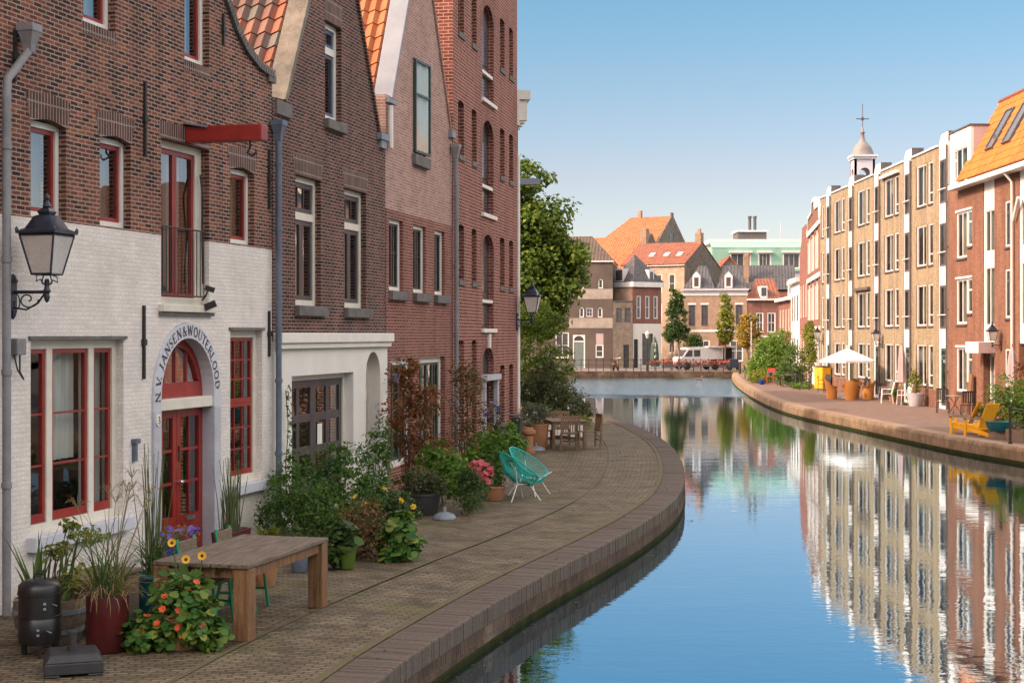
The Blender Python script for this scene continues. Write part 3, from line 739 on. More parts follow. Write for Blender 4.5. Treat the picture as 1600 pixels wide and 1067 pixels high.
def seg(x0, x1, z0, z1, rise=.05): return [(x0,z0),(x1,z0),(x1,z1-rise),((x0+x1)/2+(x1-x0)*.25,z1-rise*.25),((x0+x1)/2,z1),((x0+x1)/2-(x1-x0)*.25,z1-rise*.25),(x0,z1-rise)]
SW = [(.53,1.27,4.315,5.42),(2.02,2.77,4.315,5.42),(5.65,6.47,4.315,5.42)]
GW = [(1.63,2.39,6.69,8.25),(4.23,4.97,6.69,8.25)]
MB().wall(up_, [seg(*s) for s in SW] + [rect(*g) for g in GW], 0, .3).build('brick_wall', M['brick_brown'], h1)
for s in SW:
    a, b, c, d = s; m_ = (a+b)/2
    MB().prism([(a-.02,d-.045),(m_,d+.012),(b+.02,d-.045),(b+.1,d+.25),(m_,d+.31),(a-.1,d+.25)], -.006, .02).build('brick_lintel', M['soldier'], h1)
    window(h1, a, b, c, d-.02, .1, .07, 'white_paint', sm='red_paint', sw=.05, curtain=[(0,1,0)], cm='curtain_grey')
for a, b, c, d in GW:
    window(h1, a, b, c, d, .1, .08, 'white_paint', sm='red_paint', sw=.05, curtain=[(.3,1,0)])
    MB().box(a-.02, b+.02, -.006, .02, c-.14, c-.004).build('sill_course', M['soldier'], h1)
# gable coping, brick on edge
cp = rg + lg
for half in (rg, lg):
    mb = MB()
    for (xa, za), (xb, zb) in zip(half[:-1], half[1:]):
        t = Vector((xb-xa, 0, zb-za)).normalized(); nrm = Vector((-t.z, 0, t.x)); nrm = -nrm if nrm.z < 0 else nrm
        pa, pb = Vector((xa,0,za)), Vector((xb,0,zb)); n_ = max(1, int((pb-pa).length/.075))
        for k in range(n_):
            p = pa.lerp(pb, (k+.5)/n_) + nrm*.05; mb.obox((p.x, .13, p.z), (.062, .38, .12), (0, -math.atan2(t.z, t.x), 0))
    mb.build('gable_coping', M['stone_dark'], h1)
MB().box(XR-.2, XR+.05, -.05, .3, 6.82, 6.94).build('kneeler', M['stone_dark'], h1)
sides(h1, XL, XR, 9.5, 6.6, 'brick_dark')
for sx, nm in ((-1, 'roof'), (1, 'roof')):
    ex = XL if sx < 0 else XR
    pantiles(h1, (ex + (.08 if sx < 0 else -.08), .36, 6.55), (0,1,0), (gc-ex, 0, 4.2), 9.2, 5.6, .24, .30, 'tile_mix')
# openings
TW = [(.63,1.02),(1.14,1.94),(2.06,2.49)]
window(h1, .53, 2.59, .77, 2.94, .1, .10, 'cream_paint', panels=[(a, b, .87, 2.84, 1, [.30,.62]) for a, b in TW], sm='red_paint', sw=.05,
       bars=[(1.02,1.14,.87,2.84),(1.94,2.06,.87,2.84)], curtain=[(.0,.16,.0),(.30,.68,.34),(.76,1,.0)], glass='glass_clear', sb=.10)
MB().box(.45, 2.68, -.12, .1, .60, .765).build('window_sill', M['stone_pale'], h1, bevel=.01)
MB().box(.48, 2.64, -.03, 0, 2.945, 2.985).build('lintel', M['stone_dark'], h1)
window(h1, 5.65, 6.76, .85, 3.06, .1, .10, 'cream_paint', panels=[(5.75,6.66,.95,2.0,3,3),(5.75,6.66,2.0,2.96,3,3)], sm='red_paint', sw=.05, sb=.07, curtain=[(0,.3,0)], cm='curtain_grey')
MB().box(5.58, 6.84, -.12, .1, .70, .845).build('window_sill', M['stone_pale'], h1, bevel=.01)
MB().box(5.60, 6.80, -.03, 0, 3.065, 3.105).build('lintel', M['stone_dark'], h1)
window(h1, 3.57, 4.97, 3.4, 5.56, .12, .10, 'cream_paint', panels=[(3.67,4.22,3.5,5.46,1,1),(4.22,4.78,3.5,5.46,1,1)], sm='red_paint', sw=.06,
       bars=[(4.78,4.87,3.5,5.46)], curtain=[(.45,.8,0)], name='hoist_door')
MB().box(3.5, 5.04, -.08, .12, 3.30, 3.397).build('hoist_sill', M['cream_paint'], h1, bevel=.008)
MB().box(3.5, 5.04, -.05, .0, 3.255, 3.297).build('hoist_sill_stone', M['stone_dark'], h1)
MB().box(3.52, 4.24, -.006, .02, 5.565, 5.78).box(4.46, 5.02, -.006, .02, 5.565, 5.78).build('brick_lintel', M['soldier'], h1)
mb = MB()
for z in (3.52, 4.42): mb.tube([(3.62, .03, z), (4.92, .03, z)], .012, 6)
for i in range(12): mb.tube([(3.66+i*.11, .03, 3.52), (3.66+i*.11, .03, 4.42)], .007, 5)
mb.build('balustrade', M['iron'], h1)
mb = MB()
mb.tube([(4.76,-.0,3.47),(4.72,-.08,3.55),(4.62,-.16,3.62)], .012, 6).obox((4.58,-.2,3.62), (.10,.13,.07), (.3,0,.4)).obox((4.72,-.14,3.4), (.08,.16,.09), (-.4,0,.3))
mb.build('spotlight', M['iron'], h1)
MB().tube([(4.86,.08,5.2),(4.82,.02,4.9),(4.86,.05,4.3),(4.84,.03,3.7)], .014, 6).build('cable', M['iron'], h1)
bm = MB().box(4.24, 4.45, -1.11, 0, 5.575, 5.79).build('hoist_beam', M['red_paint'], h1, bevel=.012)
MB().obox((4.34,-.12,5.81), (.30,.42,.025), (.18,0,0)).build('lead_flashing', M['zinc'], bm)
MB().tube([(4.34,-.9,5.575),(4.34,-.9,5.48),(4.34,-.86,5.42),(4.34,-.93,5.38),(4.34,-.99,5.42),(4.34,-.98,5.46)], .016, 6).build('hook', M['iron'], bm)
for x, a, b in ((3.11,5.27,6.2),(3.08,2.44,3.37),(5.39,7.09,7.53),(6.98,2.67,3.36),(.2,5.75,6.3),(6.98,4.9,5.8)): anchor(h1, x, a, b)
MB().box(.10, .28, -.11, 0, 2.78, 2.96).build('meter_box', M['pipe_grey'], h1, bevel=.012)
MB().tube([(.13,-.05,2.78),(.12,-.1,2.62),(.2,-.12,2.52),(.24,-.05,2.6),(.24,-.05,2.78)], .01, 6).tube([(.04,-.03,3.4),(.04,-.03,2.3)], .02, 6).build('cable', M['iron'], h1)
MB().box(2.8, 2.86, -.05, 0, 1.42, 1.68).box(2.78, 2.90, -.07, 0, 1.64, 1.70).build('bell_pull', M['lead_blue'], h1)
# arch surround and doors
ir = .775
ring = an(hw-.005) + [(x, z) for x, z in an(ir, 20, 0, 180)]
MB().wall([(ac-hw+.005, 2.0)] + an(hw-.005) + [(ac+hw-.005, 2.0), (ac+ir, 2.0)] + an(ir, 20, 0, 180) + [(ac-ir, 2.0)], [], -.03, .30).build('arch_surround', M['stone_pale'], h1)
for sx in (-1, 1):
    a, b = sorted((ac+sx*ir, ac+sx*(hw-.005)))
    MB().box(a, b, -.035, .34, 0, 1.997).build('jamb_stone', M['stone'], h1, bevel=.006)
pt = an(ir-.003)
fan = MB().wall([(ac-ir+.003, 2.16)] + pt + [(ac+ir-.003, 2.16)], [[(ac-.66, 2.36)] + [(x, z) for x, z in an(.66, 20) if z > 2.36] + [(ac+.66, 2.36)]], .15, .23)
for i, x in enumerate((-.33, 0, .33)):
    zt = sp_ + math.sqrt(.68**2 - x*x); fan.box(ac+x-.018, ac+x+.018, .165, .215, 2.355, zt)
fl = fan.build('fanlight', M['red_paint'], h1)
MB().add([(x, .19, z) for x, z in [(ac-.7, 2.3)] + an(.70) + [(ac+.7, 2.3)]], [tuple(range(23))]).build('pane', M['glass'], fl)
MB().box(ac-1.2, ac+1.2, .75, .78, 0, 3.2).build('interior', M['room'], fl)
MB().box(ac-ir+.003, ac+ir-.003, -.01, .22, 2.01, 2.155).build('transom_beam', M['cream_paint'], h1, bevel=.008)
for sx in (-1, 1):
    a, b = sorted((ac+sx*.005, ac+sx*(ir-.005)))
    mb = frame_mb(MB(), a, b, .06, 2.0, .11, .15, .21, .50)
    m_ = (a+b)/2; mb.box(m_-.015, m_+.015, .16, .20, .56, 1.89)
    for f in (1/3, 2/3): mb.box(a+.11, b-.11, .162, .198, .56+1.33*f-.018, .56+1.33*f+.018)
    mb.box(a+.13, b-.13, .135, .15, .14, .46)
    d_ = mb.build('door', M['red_paint'], h1)
    MB().quad((a+.1,.18,.55),(b-.1,.18,.55),(b-.1,.18,1.9),(a+.1,.18,1.9)).build('pane', M['glass'], d_)
    if sx > 0:
        MB().lathe([(.02,0),(.02,.03),(.032,.05),(.02,.075),(.0001,.08)], n=10).xf(Matrix.Translation((a+.05,.15,1.02)) @ Matrix.Rotation(R(90),4,'X')).build('handle', M['steel'], d_)
        MB().box(a+.035, a+.065, .135, .15, 1.3, 1.5).build('lock_plate', M['iron'], d_)
        MB().box(m_-.12, m_+.12, .13, .149, .55-.075, .55-.02).build('letter_plate', M['steel'], d_)
MB().box(ac-.76, ac+.76, -.22, .15, 0.0, .055).build('doorstep', M['stone_dark'], h1, bevel=.01)
# painted lettering round the arch: strokes (x0,y0,x1,y1,weight); rings given as 'o'
GL = {'N':[(.1,0,.1,1,1),(.1,1,.8,0,2),(.8,0,.8,1,1),(0,0,.22,0,1),(0,1,.2,1,1),(.68,1,.92,1,1)],
 'V':[(.05,1,.42,0,2),(.42,0,.8,1,1),(-.05,1,.2,1,1),(.68,1,.9,1,1)], 'J':[(.35,1,.35,.1,2),(.35,.1,.1,-.1,1),(.2,1,.5,1,1)],
 'A':[(.02,0,.42,1,1),(.42,1,.82,0,2),(.18,.36,.68,.36,1),(-.08,0,.15,0,1),(.68,0,.95,0,1)],
 'S':[(.62,.84,.4,1,1),(.4,1,.15,.9,1),(.15,.9,.12,.68,1),(.12,.68,.6,.36,2),(.6,.36,.58,.1,1),(.58,.1,.32,0,1),(.32,0,.08,.16,1)],
 'E':[(.12,0,.12,1,2),(.12,1,.62,1,1),(.12,.52,.5,.52,1),(.12,0,.66,0,1),(.62,1,.62,.88,1),(.66,0,.66,.14,1)],
 '&':[(.85,0,.2,.78,2),(.2,.78,.3,1,1),(.3,1,.5,.95,1),(.5,.95,.48,.72,1),(.48,.72,.1,.36,1),(.1,.36,.12,.08,1),(.12,.08,.4,0,1),(.4,0,.82,.42,1),(.7,.45,.95,.45,1)],
 'W':[(0,1,.28,0,2),(.28,0,.5,1,1),(.5,1,.8,0,2),(.8,0,1.08,1,1),(-.1,1,.12,1,1),(.96,1,1.18,1,1)],
 'U':[(.12,1,.12,.25,2),(.12,.25,.3,.02,1),(.3,.02,.58,.05,1),(.58,.05,.74,.28,1),(.74,.28,.74,1,1),(0,1,.26,1,1),(.62,1,.86,1,1)],
 'T':[(.4,0,.4,1,2),(.02,1,.78,1,1),(.02,1,.02,.84,1),(.78,1,.78,.84,1),(.28,0,.52,0,1)],
 'R':[(.12,0,.12,1,2),(.12,1,.5,1,1),(.5,1,.64,.8,1),(.64,.8,.5,.52,1),(.5,.52,.12,.52,1),(.4,.52,.8,0,2),(0,0,.26,0,1)],
 'L':[(.12,0,.12,1,2),(.12,0,.62,0,1),(.62,0,.62,.16,1),(0,1,.26,1,1)], 'O':'o',
 'D':[(.12,0,.12,1,2),(.12,1,.5,.95,1),(.5,.95,.78,.62,2),(.78,.62,.76,.34,2),(.76,.34,.5,.05,1),(.5,.05,.12,0,1)], '.':[(.1,0,.1,.12,2)],
 '3':[(.12,.86,.4,1,1),(.4,1,.66,.84,2),(.66,.84,.56,.6,2),(.56,.6,.34,.52,1),(.34,.52,.66,.4,2),(.66,.4,.66,.14,2),(.66,.14,.4,0,1),(.4,0,.1,.12,1)]}
def glyph(mb, ch, M4, h):
    st = GL[ch]
    if st == 'o':
        st = []
        for k in range(14):
            a0, a1 = 2*math.pi*k/14, 2*math.pi*(k+1)/14
            st.append((.42+.4*math.cos(a0), .5+.5*math.sin(a0), .42+.4*math.cos(a1), .5+.5*math.sin(a1), 1+.9*abs(math.cos((a0+a1)/2))))
    for i, (x0, y0, x1, y1, wt) in enumerate(st):
        d = Vector((x1-x0, y1-y0)); L = max(d.length, .01); t = d/L; n = Vector((-t.y, t.x))*.052*wt; e = t*.02
        c = [Vector((x0,y0))-e-n, Vector((x1,y1))+e-n, Vector((x1,y1))+e+n, Vector((x0,y0))-e+n]
        yy = -.0003*(i % 7)
        mb.add([M4 @ Vector((p.x*h, yy, p.y*h)) for p in c], [(0,1,2,3)])
mb = MB(); LH = .125; adv = {'&':1.15,'W':1.3,' ':.35,'.':.42,'J':.62,'S':.85,'E':.86,'L':.8,'T':.9,'O':1.02,'A':1.02,'V':1.0,'N':1.08,'R':.92,'U':1.0,'D':1.0}
txt = 'N.V. JANSEN&WOUTERLOOD'; tot = sum(adv[c] for c in txt); A0, A1 = 184, 3; cur = 0
for ch in txt:
    if ch != ' ':
        th = R(A0 + (A1-A0)*((cur + adv[ch]*.42)/tot)); r_ = .875-LH*.5
        Mx = Matrix.Translation((ac + r_*math.cos(th), -.034, sp_ + r_*math.sin(th))) @ Matrix.Rotation(-(th-math.pi/2), 4, 'Y') @ Matrix.Translation((-.40*LH*(1.25 if ch == 'W' else 1), 0, 0))
        glyph(mb, ch, Mx, LH)
    cur += adv[ch]
mb.build('lettering', M['dark_paint'], h1)
np_ = MB().add([(ac-.88+.062*math.cos(q), y, 1.9+.08*math.sin(q)) for y in (-.05, -.034) for q in np.linspace(0, 2*math.pi, 18, endpoint=False)], [tuple(reversed(range(18)))] + [(i, (i+1) % 18, 18+(i+1) % 18, 18+i) for i in range(18)]).build('number_plate', M['white_paint'], h1)
mb = MB(); glyph(mb, '3', Matrix.Translation((ac-.915, -.0515, 1.855)), .09); mb.build('number', M['dark_paint'], np_)
# downpipes
downpipe(h1, [(XR-.02,-.12,6.1),(XR-.02,-.12,.02)], .047, 'lead_blue', (XR-.02,-.12,6.15), straps=[(XR-.02,-.12,z) for z in (1.2,2.3,3.5,4.6,5.6)])
downpipe(h1, [(.30,-.13,6.25),(.30,-.13,6.1),(-.10,-.12,5.72),(-.12,-.12,5.55),(-.12,-.12,.02)], .046, 'pipe_grey', (.30,-.13,6.28), straps=[(-.12,-.12,z) for z in (1.4,2.6,3.8,5.0)])

# --- house 2
h2 = thing('gabled_house', 'dark purple brick gabled house with cream shopfront and brown glazed garage doors', 'house', (*Q1, 0), rz2(Q1, Q2))
W2 = math.dist(Q1, Q2)
ap = (2.86, 10.6)
holes = [rect(2.3,3.1,6.61,8.25), rect(.96,2.1,3.47,5.54), rect(3.25,4.4,3.47,5.54)]
MB().wall([(.03,2.9),(W2-.03,2.9),(W2-.03,6.62),(5.1,6.62),ap,(.62,6.66),(.03,6.62)], holes, 0, .3).build('brick_wall', M['brick_dark'], h2)
ao = arch(4.29,5.10,0,2.28,.41)
MB().wall([(.03,0),(.72,0),(.72,2.35),(3.62,2.35),(3.62,0),(4.29,0)] + list(reversed(ao[2:])) + [(5.10,0),(W2-.02,0),(W2-.02,2.897),(.03,2.897)], [], -.035, .3).build('plaster_wall', M['plaster_white'], h2)
MB().box(.03,W2+.03,-.16,-.036,2.87,3.03).box(.03,W2,-.115,-.036,2.78,2.867).box(.03,W2,-.034,.0,2.90,3.03).build('cornice', M['white_paint'], h2, bevel=.012)
for x0, x1 in ((.96,2.1),(3.25,4.4)):
    window(h2, x0, x1, 3.47, 5.54, .1, .09, 'cream_paint', panels=[(x0+.09,(x0+x1)/2,3.56,4.85,1,1),((x0+x1)/2,x1-.09,3.56,4.85,1,1),(x0+.09,x1-.09,4.97,5.45,3,1)],
           sm='brown_paint', sw=.075, bars=[(x0+.09,x1-.09,4.85,4.97)], curtain=[(.0,.4,0),(.55,1,0)])
    MB().box(x0-.03,x1+.16,-.09,.05,3.30,3.465).build('window_sill', M['stone_dark'], h2, bevel=.012)
    MB().prism([(x0-.02,5.545),(x1+.02,5.545),(x1+.12,5.86),(x0-.12,5.86)], -.006, .02).build('brick_lintel', M['soldier'], h2)
window(h2, 2.3, 3.1, 6.61, 8.25, .1, .09, 'white_paint', panels=[(2.39,3.01,6.70,7.74,1,1),(2.39,3.01,7.86,8.16,2,1)], sm='blue_paint', sw=.06, bars=[(2.39,3.01,7.74,7.86)], curtain=[(0,1,.0)])
MB().box(2.25,3.2,-.09,.05,6.44,6.605).build('window_sill', M['stone_dark'], h2, bevel=.012)
MB().box(2.28,3.12,-.006,.02,8.255,8.62).build('brick_lintel', M['soldier'], h2)
def coping(root, a, b, y0, y1, h, mat, name='coping'):
    t = Vector((b[0]-a[0], b[1]-a[1])).normalized(); n = Vector((-t.y, t.x)); n = -n if n.y < 0 else n
    pa, pb = Vector(a), Vector(b)
    poly = [pa, pb, pb+n*h, pa+n*h]
    ar = sum(poly[i].x*poly[(i+1)%4].y-poly[(i+1)%4].x*poly[i].y for i in range(4))
    if ar < 0: poly = poly[::-1]
    return MB().prism([(p.x, p.y) for p in poly], y0, y1).build(name, M[mat], root, bevel=.008)
coping(h2, (.56,6.60), (2.84,10.60), -.03, .32, .10, 'concrete')
coping(h2, (2.88,10.6), (5.14,6.58), -.05, .30, .07, 'brick_dark')
MB().box(.12,.74,-.04,.3,6.38,6.60).build('kneeler', M['stone_dark'], h2)
MB().box(5.02,5.5,-.09,.3,6.60,6.72).box(5.1,5.4,-.06,.3,6.45,6.597).build('kneeler', M['zinc'], h2)
pantiles(h2, (.02,.34,5.72), (0,1,0), (2.84,0,4.76), 6.6, 5.5, .235, .31, 'tile_mix')
pantiles(h2, (W2,.34,5.72), (0,1,0), (-(W2-2.86),0,4.76), 6.6, 5.4, .235, .31, 'tile_mix')
sides(h2, 0, W2, 7.5, 5.6, 'brick_dark')
MB().box(.01,.16,.34,7,5.56,5.70).build('gutter', M['zinc'], h2)
gd = window(h2, .72, 3.62, 0.02, 2.35, .13, .09, 'cream_paint', panels=[(.81,2.15,.02,2.26,2,[.34,.68]),(2.15,3.53,.02,2.26,2,[.34,.68])], sm='brown_paint', sw=.12, mw=.13, sb=.55, glass='glass', name='garage_door')
for x, z in ((1.02,1.15),(2.38,1.15)): MB().box(x,x+.22,.165,.168,z,z+.36).build('notice', M['white_paint'], gd)
ad = MB().wall([(4.295,0.02),(5.095,0.02)] + arch(4.295,5.095,0,2.28,.405)[2:], [rect(4.38,5.01,.05,1.80), [(4.38,1.92),(5.01,1.92)] + arch(4.38,5.01,0,2.26,.33)[2:]], .2, .29).build('arched_door_frame', M['cream_paint'], h2)
MB().box(4.38,5.01,.23,.27,.05,1.80).build('door', M['blue_paint'], ad)
MB().add([(x,.25,z) for x, z in arch(4.36,5.03,1.9,2.26,.34)], [tuple(range(19))]).build('pane', M['glass'], ad)
# --- house 3
h3 = thing('gabled_house', 'narrow house with pink brick gable above red brick and a zinc edged orange roof', 'house', (*Q2, 0), rz2(Q2, Q3))
W3 = math.dist(Q2, Q3)
W3s = [(.2,1.12),(1.84,2.78),(3.45,4.28)]
MB().wall([(.01,0),(W3-.02,0),(W3-.02,5.37),(.01,5.37)], [rect(a,b,3.84,5.2) for a, b in W3s] + [rect(.3,1.8,.45,2.54), rect(2.28,4.3,.45,2.54)], 0, .3).build('red_brick_wall', M['brick_red'], h3)
ap3 = (2.45, 11.35)
MB().wall([(.01,5.372),(W3-.02,5.372),(W3-.02,7.4),(4.78,7.4),ap3,(.42,7.52),(.01,7.5)], [rect(1.86,2.8,6.6,8.52)], .012, .3).build('pink_brick_wall', M['brick_pink'], h3)
for a, b in W3s:
    window(h3, a, b, 3.84, 5.2, .07, .075, 'white_paint', panels=[(a+.075,(a+b)/2,3.915,5.125,1,[.55]),((a+b)/2,b-.075,3.915,5.125,1,[.55])], sm='dark_paint', sw=.04, curtain=[(0,1,0)])
    MB().box(a-.02,b+.2,-.09,.05,3.66,3.835).build('window_sill', M['stone_dark'], h3, bevel=.012)
for a, b, n_ in ((.3,1.8,3),(2.28,4.3,4)):
    window(h3, a, b, .45, 2.54, .1, .12, 'white_paint', panels=[(a+.12+(b-a-.24)*i/n_, a+.12+(b-a-.24)*(i+1)/n_, .57, 2.42, 1, [.72]) for i in range(n_)], sm='green_paint', sw=.05, curtain=[(0,.7,0)])
w_ = window(h3, 1.86, 2.8, 6.6, 8.52, .08, .05, 'white_paint', panels=[(1.91,1.93,6.65,8.47,1,1)], sm='white_paint', sw=.005)
MB().box(1.8,2.9,-.08,.05,6.38,6.595).build('window_sill', M['stone_dark'], h3, bevel=.012)
# the casement stands a little open
cas = frame_mb(MB(), 0, .9, 0, 1.86, .045, -.025, .025); cas.box(.06,.84,-.02,.02,1.15,1.19)
co = cas.build('open_casement', M['green_paint'], h3); co.location = (1.9,-.02,6.64); co.rotation_euler = (0,0,R(-4))
MB().quad((.05,0,.05),(.85,0,.05),(.85,0,1.81),(.05,0,1.81)).build('pane', M['glass_clear'], co)
drape(.07,.83,.07,1.8,.05).build('curtain', M['white_cloth'], co)
coping(h3, (.34,7.44), (2.43,11.35), -.04, .34, .07, 'zinc')
coping(h3, (2.47,11.35), (4.80,7.38), -.03, .3, .05, 'brick_pink')
MB().box(4.62,4.95,-.08,.3,7.28,7.42).build('kneeler', M['zinc'], h3)
MB().box(.02,.55,-.06,.36,7.36,7.44).build('kneeler', M['zinc'], h3)
pantiles(h3, (.02,.36,6.75), (0,1,0), (2.43,0,4.6), 7, 5.2, .225, .33, 'tile_orange')
pantiles(h3, (W3-.02,.36,6.75), (0,1,0), (-2.52,0,4.6), 7, 5.2, .225, .33, 'tile_orange')
sides(h3, 0, W3, 8, 6.7, 'brick_red')
MB().tube([(.12,-.06,7.3),(.12,-.06,6.5)], .05, 8).build('downpipe', M['white_paint'], h3)
downpipe(h3, [(W3-.12,-.10,7.0),(W3-.12,-.1,6.6),(W3-.06,-.1,6.2),(W3-.06,-.1,.02)], .05, 'pipe_grey', (W3-.12,-.10,7.05), straps=[(W3-.06,-.1,z) for z in (1.5,3,4.5,6)])
lb = MB().lathe([(.0001,0),(.09,.02),(.09,.16),(.0001,.2)], n=12).xf(Matrix.Translation((.12,-.14,2.08))).build('wall_lamp', M['lead_blue'], h3, smooth=True)
# --- warehouse
tw = thing('warehouse', 'tall red brick warehouse with slit windows and stacked arched loading openings', 'warehouse', (*Q3, 0), rz2(Q3, Q4))
WT = math.dist(Q3, Q4); HT = 17.2
rows = [(.95,2.85),(4.23,5.45),(7.02,8.22),(9.75,11.0),(12.5,13.75),(15.0,16.2)]
xs = [(.53,1.12),(1.92,2.46),(5.25,5.85),(6.45,7.02)]
hl = []
for zi, (z0, z1) in enumerate(rows):
    for xi, (a, b) in enumerate(xs):
        zz0, zz1 = (z0, z1-.06)
        if zi == 0: zz0, zz1 = ((.75,2.16) if xi > 1 else (.6,2.8))
        hl.append(arch(a, b, zz0, zz1, .08, 6))
lo = [(0,2.25,.45),(3.15,4.98,.45),(5.92,7.72,.47),(8.66,10.5,.48),(11.4,13.2,.48),(14.1,15.8,.48)]
hl += [arch(3.12, 4.46, z0, zs, rs, 12) for z0, zs, rs in lo[1:]]
da = arch(3.12,4.46,0,2.25,.45,12)
MB().wall([(0.01,0),(3.12,0)] + list(reversed(da[2:])) + [(4.46,0),(WT,0),(WT,HT),(0.01,HT)], hl, 0, .34).build('brick_wall', M['brick_ware'], tw)
MB().box(.01,.26,.34,11,0,HT).box(WT-.25,WT,.34,11,0,HT).box(.26,WT-.25,10.75,11,0,HT).build('side_wall', M['brick_ware'], tw)
MB().box(.0,WT,-.1,11,HT+.003,HT+.2).build('roof', M['zinc'], tw)
k_ = 0
for zi, (z0, z1) in enumerate(rows):
    for xi, (a, b) in enumerate(xs):
        zz0, zz1 = (z0, z1) if zi else ((.75,2.22) if xi > 1 else (.6,2.86))
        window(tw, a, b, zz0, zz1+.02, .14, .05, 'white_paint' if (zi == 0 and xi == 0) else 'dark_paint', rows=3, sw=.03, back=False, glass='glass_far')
        MB().box(a-.01,b+.03,-.035,.05,zz0-.12,zz0-.004).build('window_sill', M['stone_dark'], tw)
for i, (z0, zs, rs) in enumerate(lo):
    MB().wall([(x, z) for x, z in arch(3.0,4.58,z0 if i else .0,zs,rs+.2,14)[1:]][:0] or ([(4.47,zs-.3)] + [(3.79+ (.67+.01)*math.cos(q), zs+(rs+.01)*math.sin(q)) for q in np.linspace(0,math.pi,15)] + [(3.11,zs-.3),(2.89,zs-.3)] + [(3.79+.9*math.cos(q), zs+(rs+.22)*math.sin(q)) for q in np.linspace(math.pi,0,15)] + [(4.69,zs-.3)]), [], -.006, .02).build('arch_bricks', M['soldier'] if False else M['brick_red'], tw)
    dd = MB().box(3.1,4.48,.15,.19,z0+.01,zs+rs).build('loading_door', M['brown_paint'] if i % 2 else M['dark_paint'], tw)
    if i:
        MB().box(3.12,4.46,.02,.1,z0+.62,z0+.70).build('safety_bar', M['white_paint'], dd)
        MB().box(3.0,4.60,-.07,.1,z0-.10,z0-.003).build('sill', M['white_paint'], dd, bevel=.01)
        MB().box(3.3,4.3,.13,.148,z0+.1,z0+.55).box(3.3,4.3,.13,.148,z0+.9,zs-.05).build('pane', M['glass_far'], dd)
    else:
        MB().box(3.0,3.119,-.1,.25,0,1.9).box(4.461,4.6,-.1,.25,0,1.9).box(2.95,4.65,-.16,.25,1.903,2.03).build('door_surround', M['stone'], dd)
        MB().box(3.7,3.88,-.06,.02,zs+rs-.02,zs+rs+.32).build('keystone', M['white_paint'], dd)
downpipe(tw, [(WT+.06,-.02,7.8),(WT+.06,-.02,.02)], .05, 'white_paint')
# --- next house round the bend, only its cornice and hoist beam show
h5 = thing('corner_house', 'house beyond the warehouse showing only its bracketed white cornice and pale beam', 'house', (Q4[0]+.02, Q4[1]+.06, 0), rz2((0,0),(-.10,1)))
MB().box(0,8.5,.0,10,0,8.6).build('wall', M['brick_red'], h5)
MB().box(0.02,8.5,-.34,.3,9.3,9.55).box(0.02,8.5,-.05,.3,8.603,9.297).build('cornice', M['white_paint'], h5)
for i in range(14): MB().box(.1+i*.6,.3+i*.6,-.26,-.053,8.75,9.29).build('cornice_bracket', M['white_paint'], h5)
slab((0,.3,9.4),(8.5,.3,9.4),(8.5,5,12),(0,5,12),.1).build('roof', M['tile_slate'], h5)
MB().box(.3,.5,-.62,0,7.05,7.22).build('hoist_beam', M['zinc'], h5)
h6 = thing('canal_house', 'plain brick house hidden behind the large tree on the near quay', 'house', (-5.0, 62.5, 0), rz2((0,0),(-.12,1)))
MB().box(0,13,0,10,0,16.4).build('wall', M['brick_red'], h6)
slab((0,0,16.42),(13,0,16.42),(13,5,17.4),(0,5,17.4),.1).build('roof', M['tile_red'], h6)
# house before the first one, outside the frame but mirrored in panes
h0 = thing('neighbour_house', 'red brick house before the white painted one, mostly outside the frame', 'house', (Q0[0]-.2538*8.5-.02, Q0[1]-.9672*8.5, 0), rz2(Q0, Q1))
MB().wall([(0,0),(8.15,0),(8.15,9),(0,9)], [rect(1+i*2.6,2.1+i*2.6,z,z+1.7) for i in range(3) for z in (.9,3.6,6.2)], 0, .3).build('brick_wall', M['brick_red'], h0)
for i in range(3):
    for z in (.9,3.6,6.2): window(h0, 1+i*2.6, 2.1+i*2.6, z, z+1.7, .1, .07, 'white_paint', cols=2, rows=2, glass='glass_far', back=False)
MB().box(0,.25,.3,9,0,9).box(7.9,8.15,.3,9,0,9).box(.25,7.9,8.75,9,0,9).build('side_wall', M['brick_dark'], h0)
slab((0,0,9),(8.15,0,9),(8.15,4.5,12),(0,4.5,12),.1).build('roof', M['tile_red'], h0)
# ------------------------------------------------------------------ right bank: apartment block and brick house
M['brick_yellow'] = brick('yellow_brick', [(.255,.205,.128),(.31,.25,.162),(.36,.30,.20),(.28,.225,.145)], (.28,.235,.165), bw=.22, bh=.07, ms=.008, grime=.36, bump=.3, streak=True)
M['brick_orange'] = brick('orange_red_brick', [(.16,.068,.043),(.20,.088,.055),(.235,.11,.07),(.18,.077,.048)], (.25,.165,.12), bw=.22, bh=.07, ms=.008, grime=.34, bump=.3, streak=True)
M['panel_white'] = P('white_panel', (.72,.71,.69), .5, c2=(.60,.59,.57), ns_=1.2, fine=.06, stretch=(2, 2, .5))
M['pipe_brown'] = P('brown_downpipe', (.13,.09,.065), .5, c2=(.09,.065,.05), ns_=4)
M['lead_dark'] = P('dark_lead', (.10,.10,.105), .6, c2=(.07,.07,.075), ns_=4)
M['lead_dome'] = P('grey_lead_dome', (.22,.21,.20), .55, c2=(.15,.145,.14), ns_=1.5, fine=.15)
M['pink_panel'] = P('pinkish_grey_panel', (.42,.33,.33), .6, c2=(.37,.29,.29), ns_=2)
rngw = random.Random(5)
def cur():
    return rngw.choice([('curtain',[(0,.22,0),(.8,1,0)]),('curtain_grey',[(.3,.9,0)]),('curtain_grey',[(0,1,0)]),('curtain_grey',[(.0,.4,0)]),('blind',[(0,1,.6)]),('curtain_grey',[(0,.7,.1)]),('curtain_grey',[(.5,1,0)]),None]) or ('curtain', None)
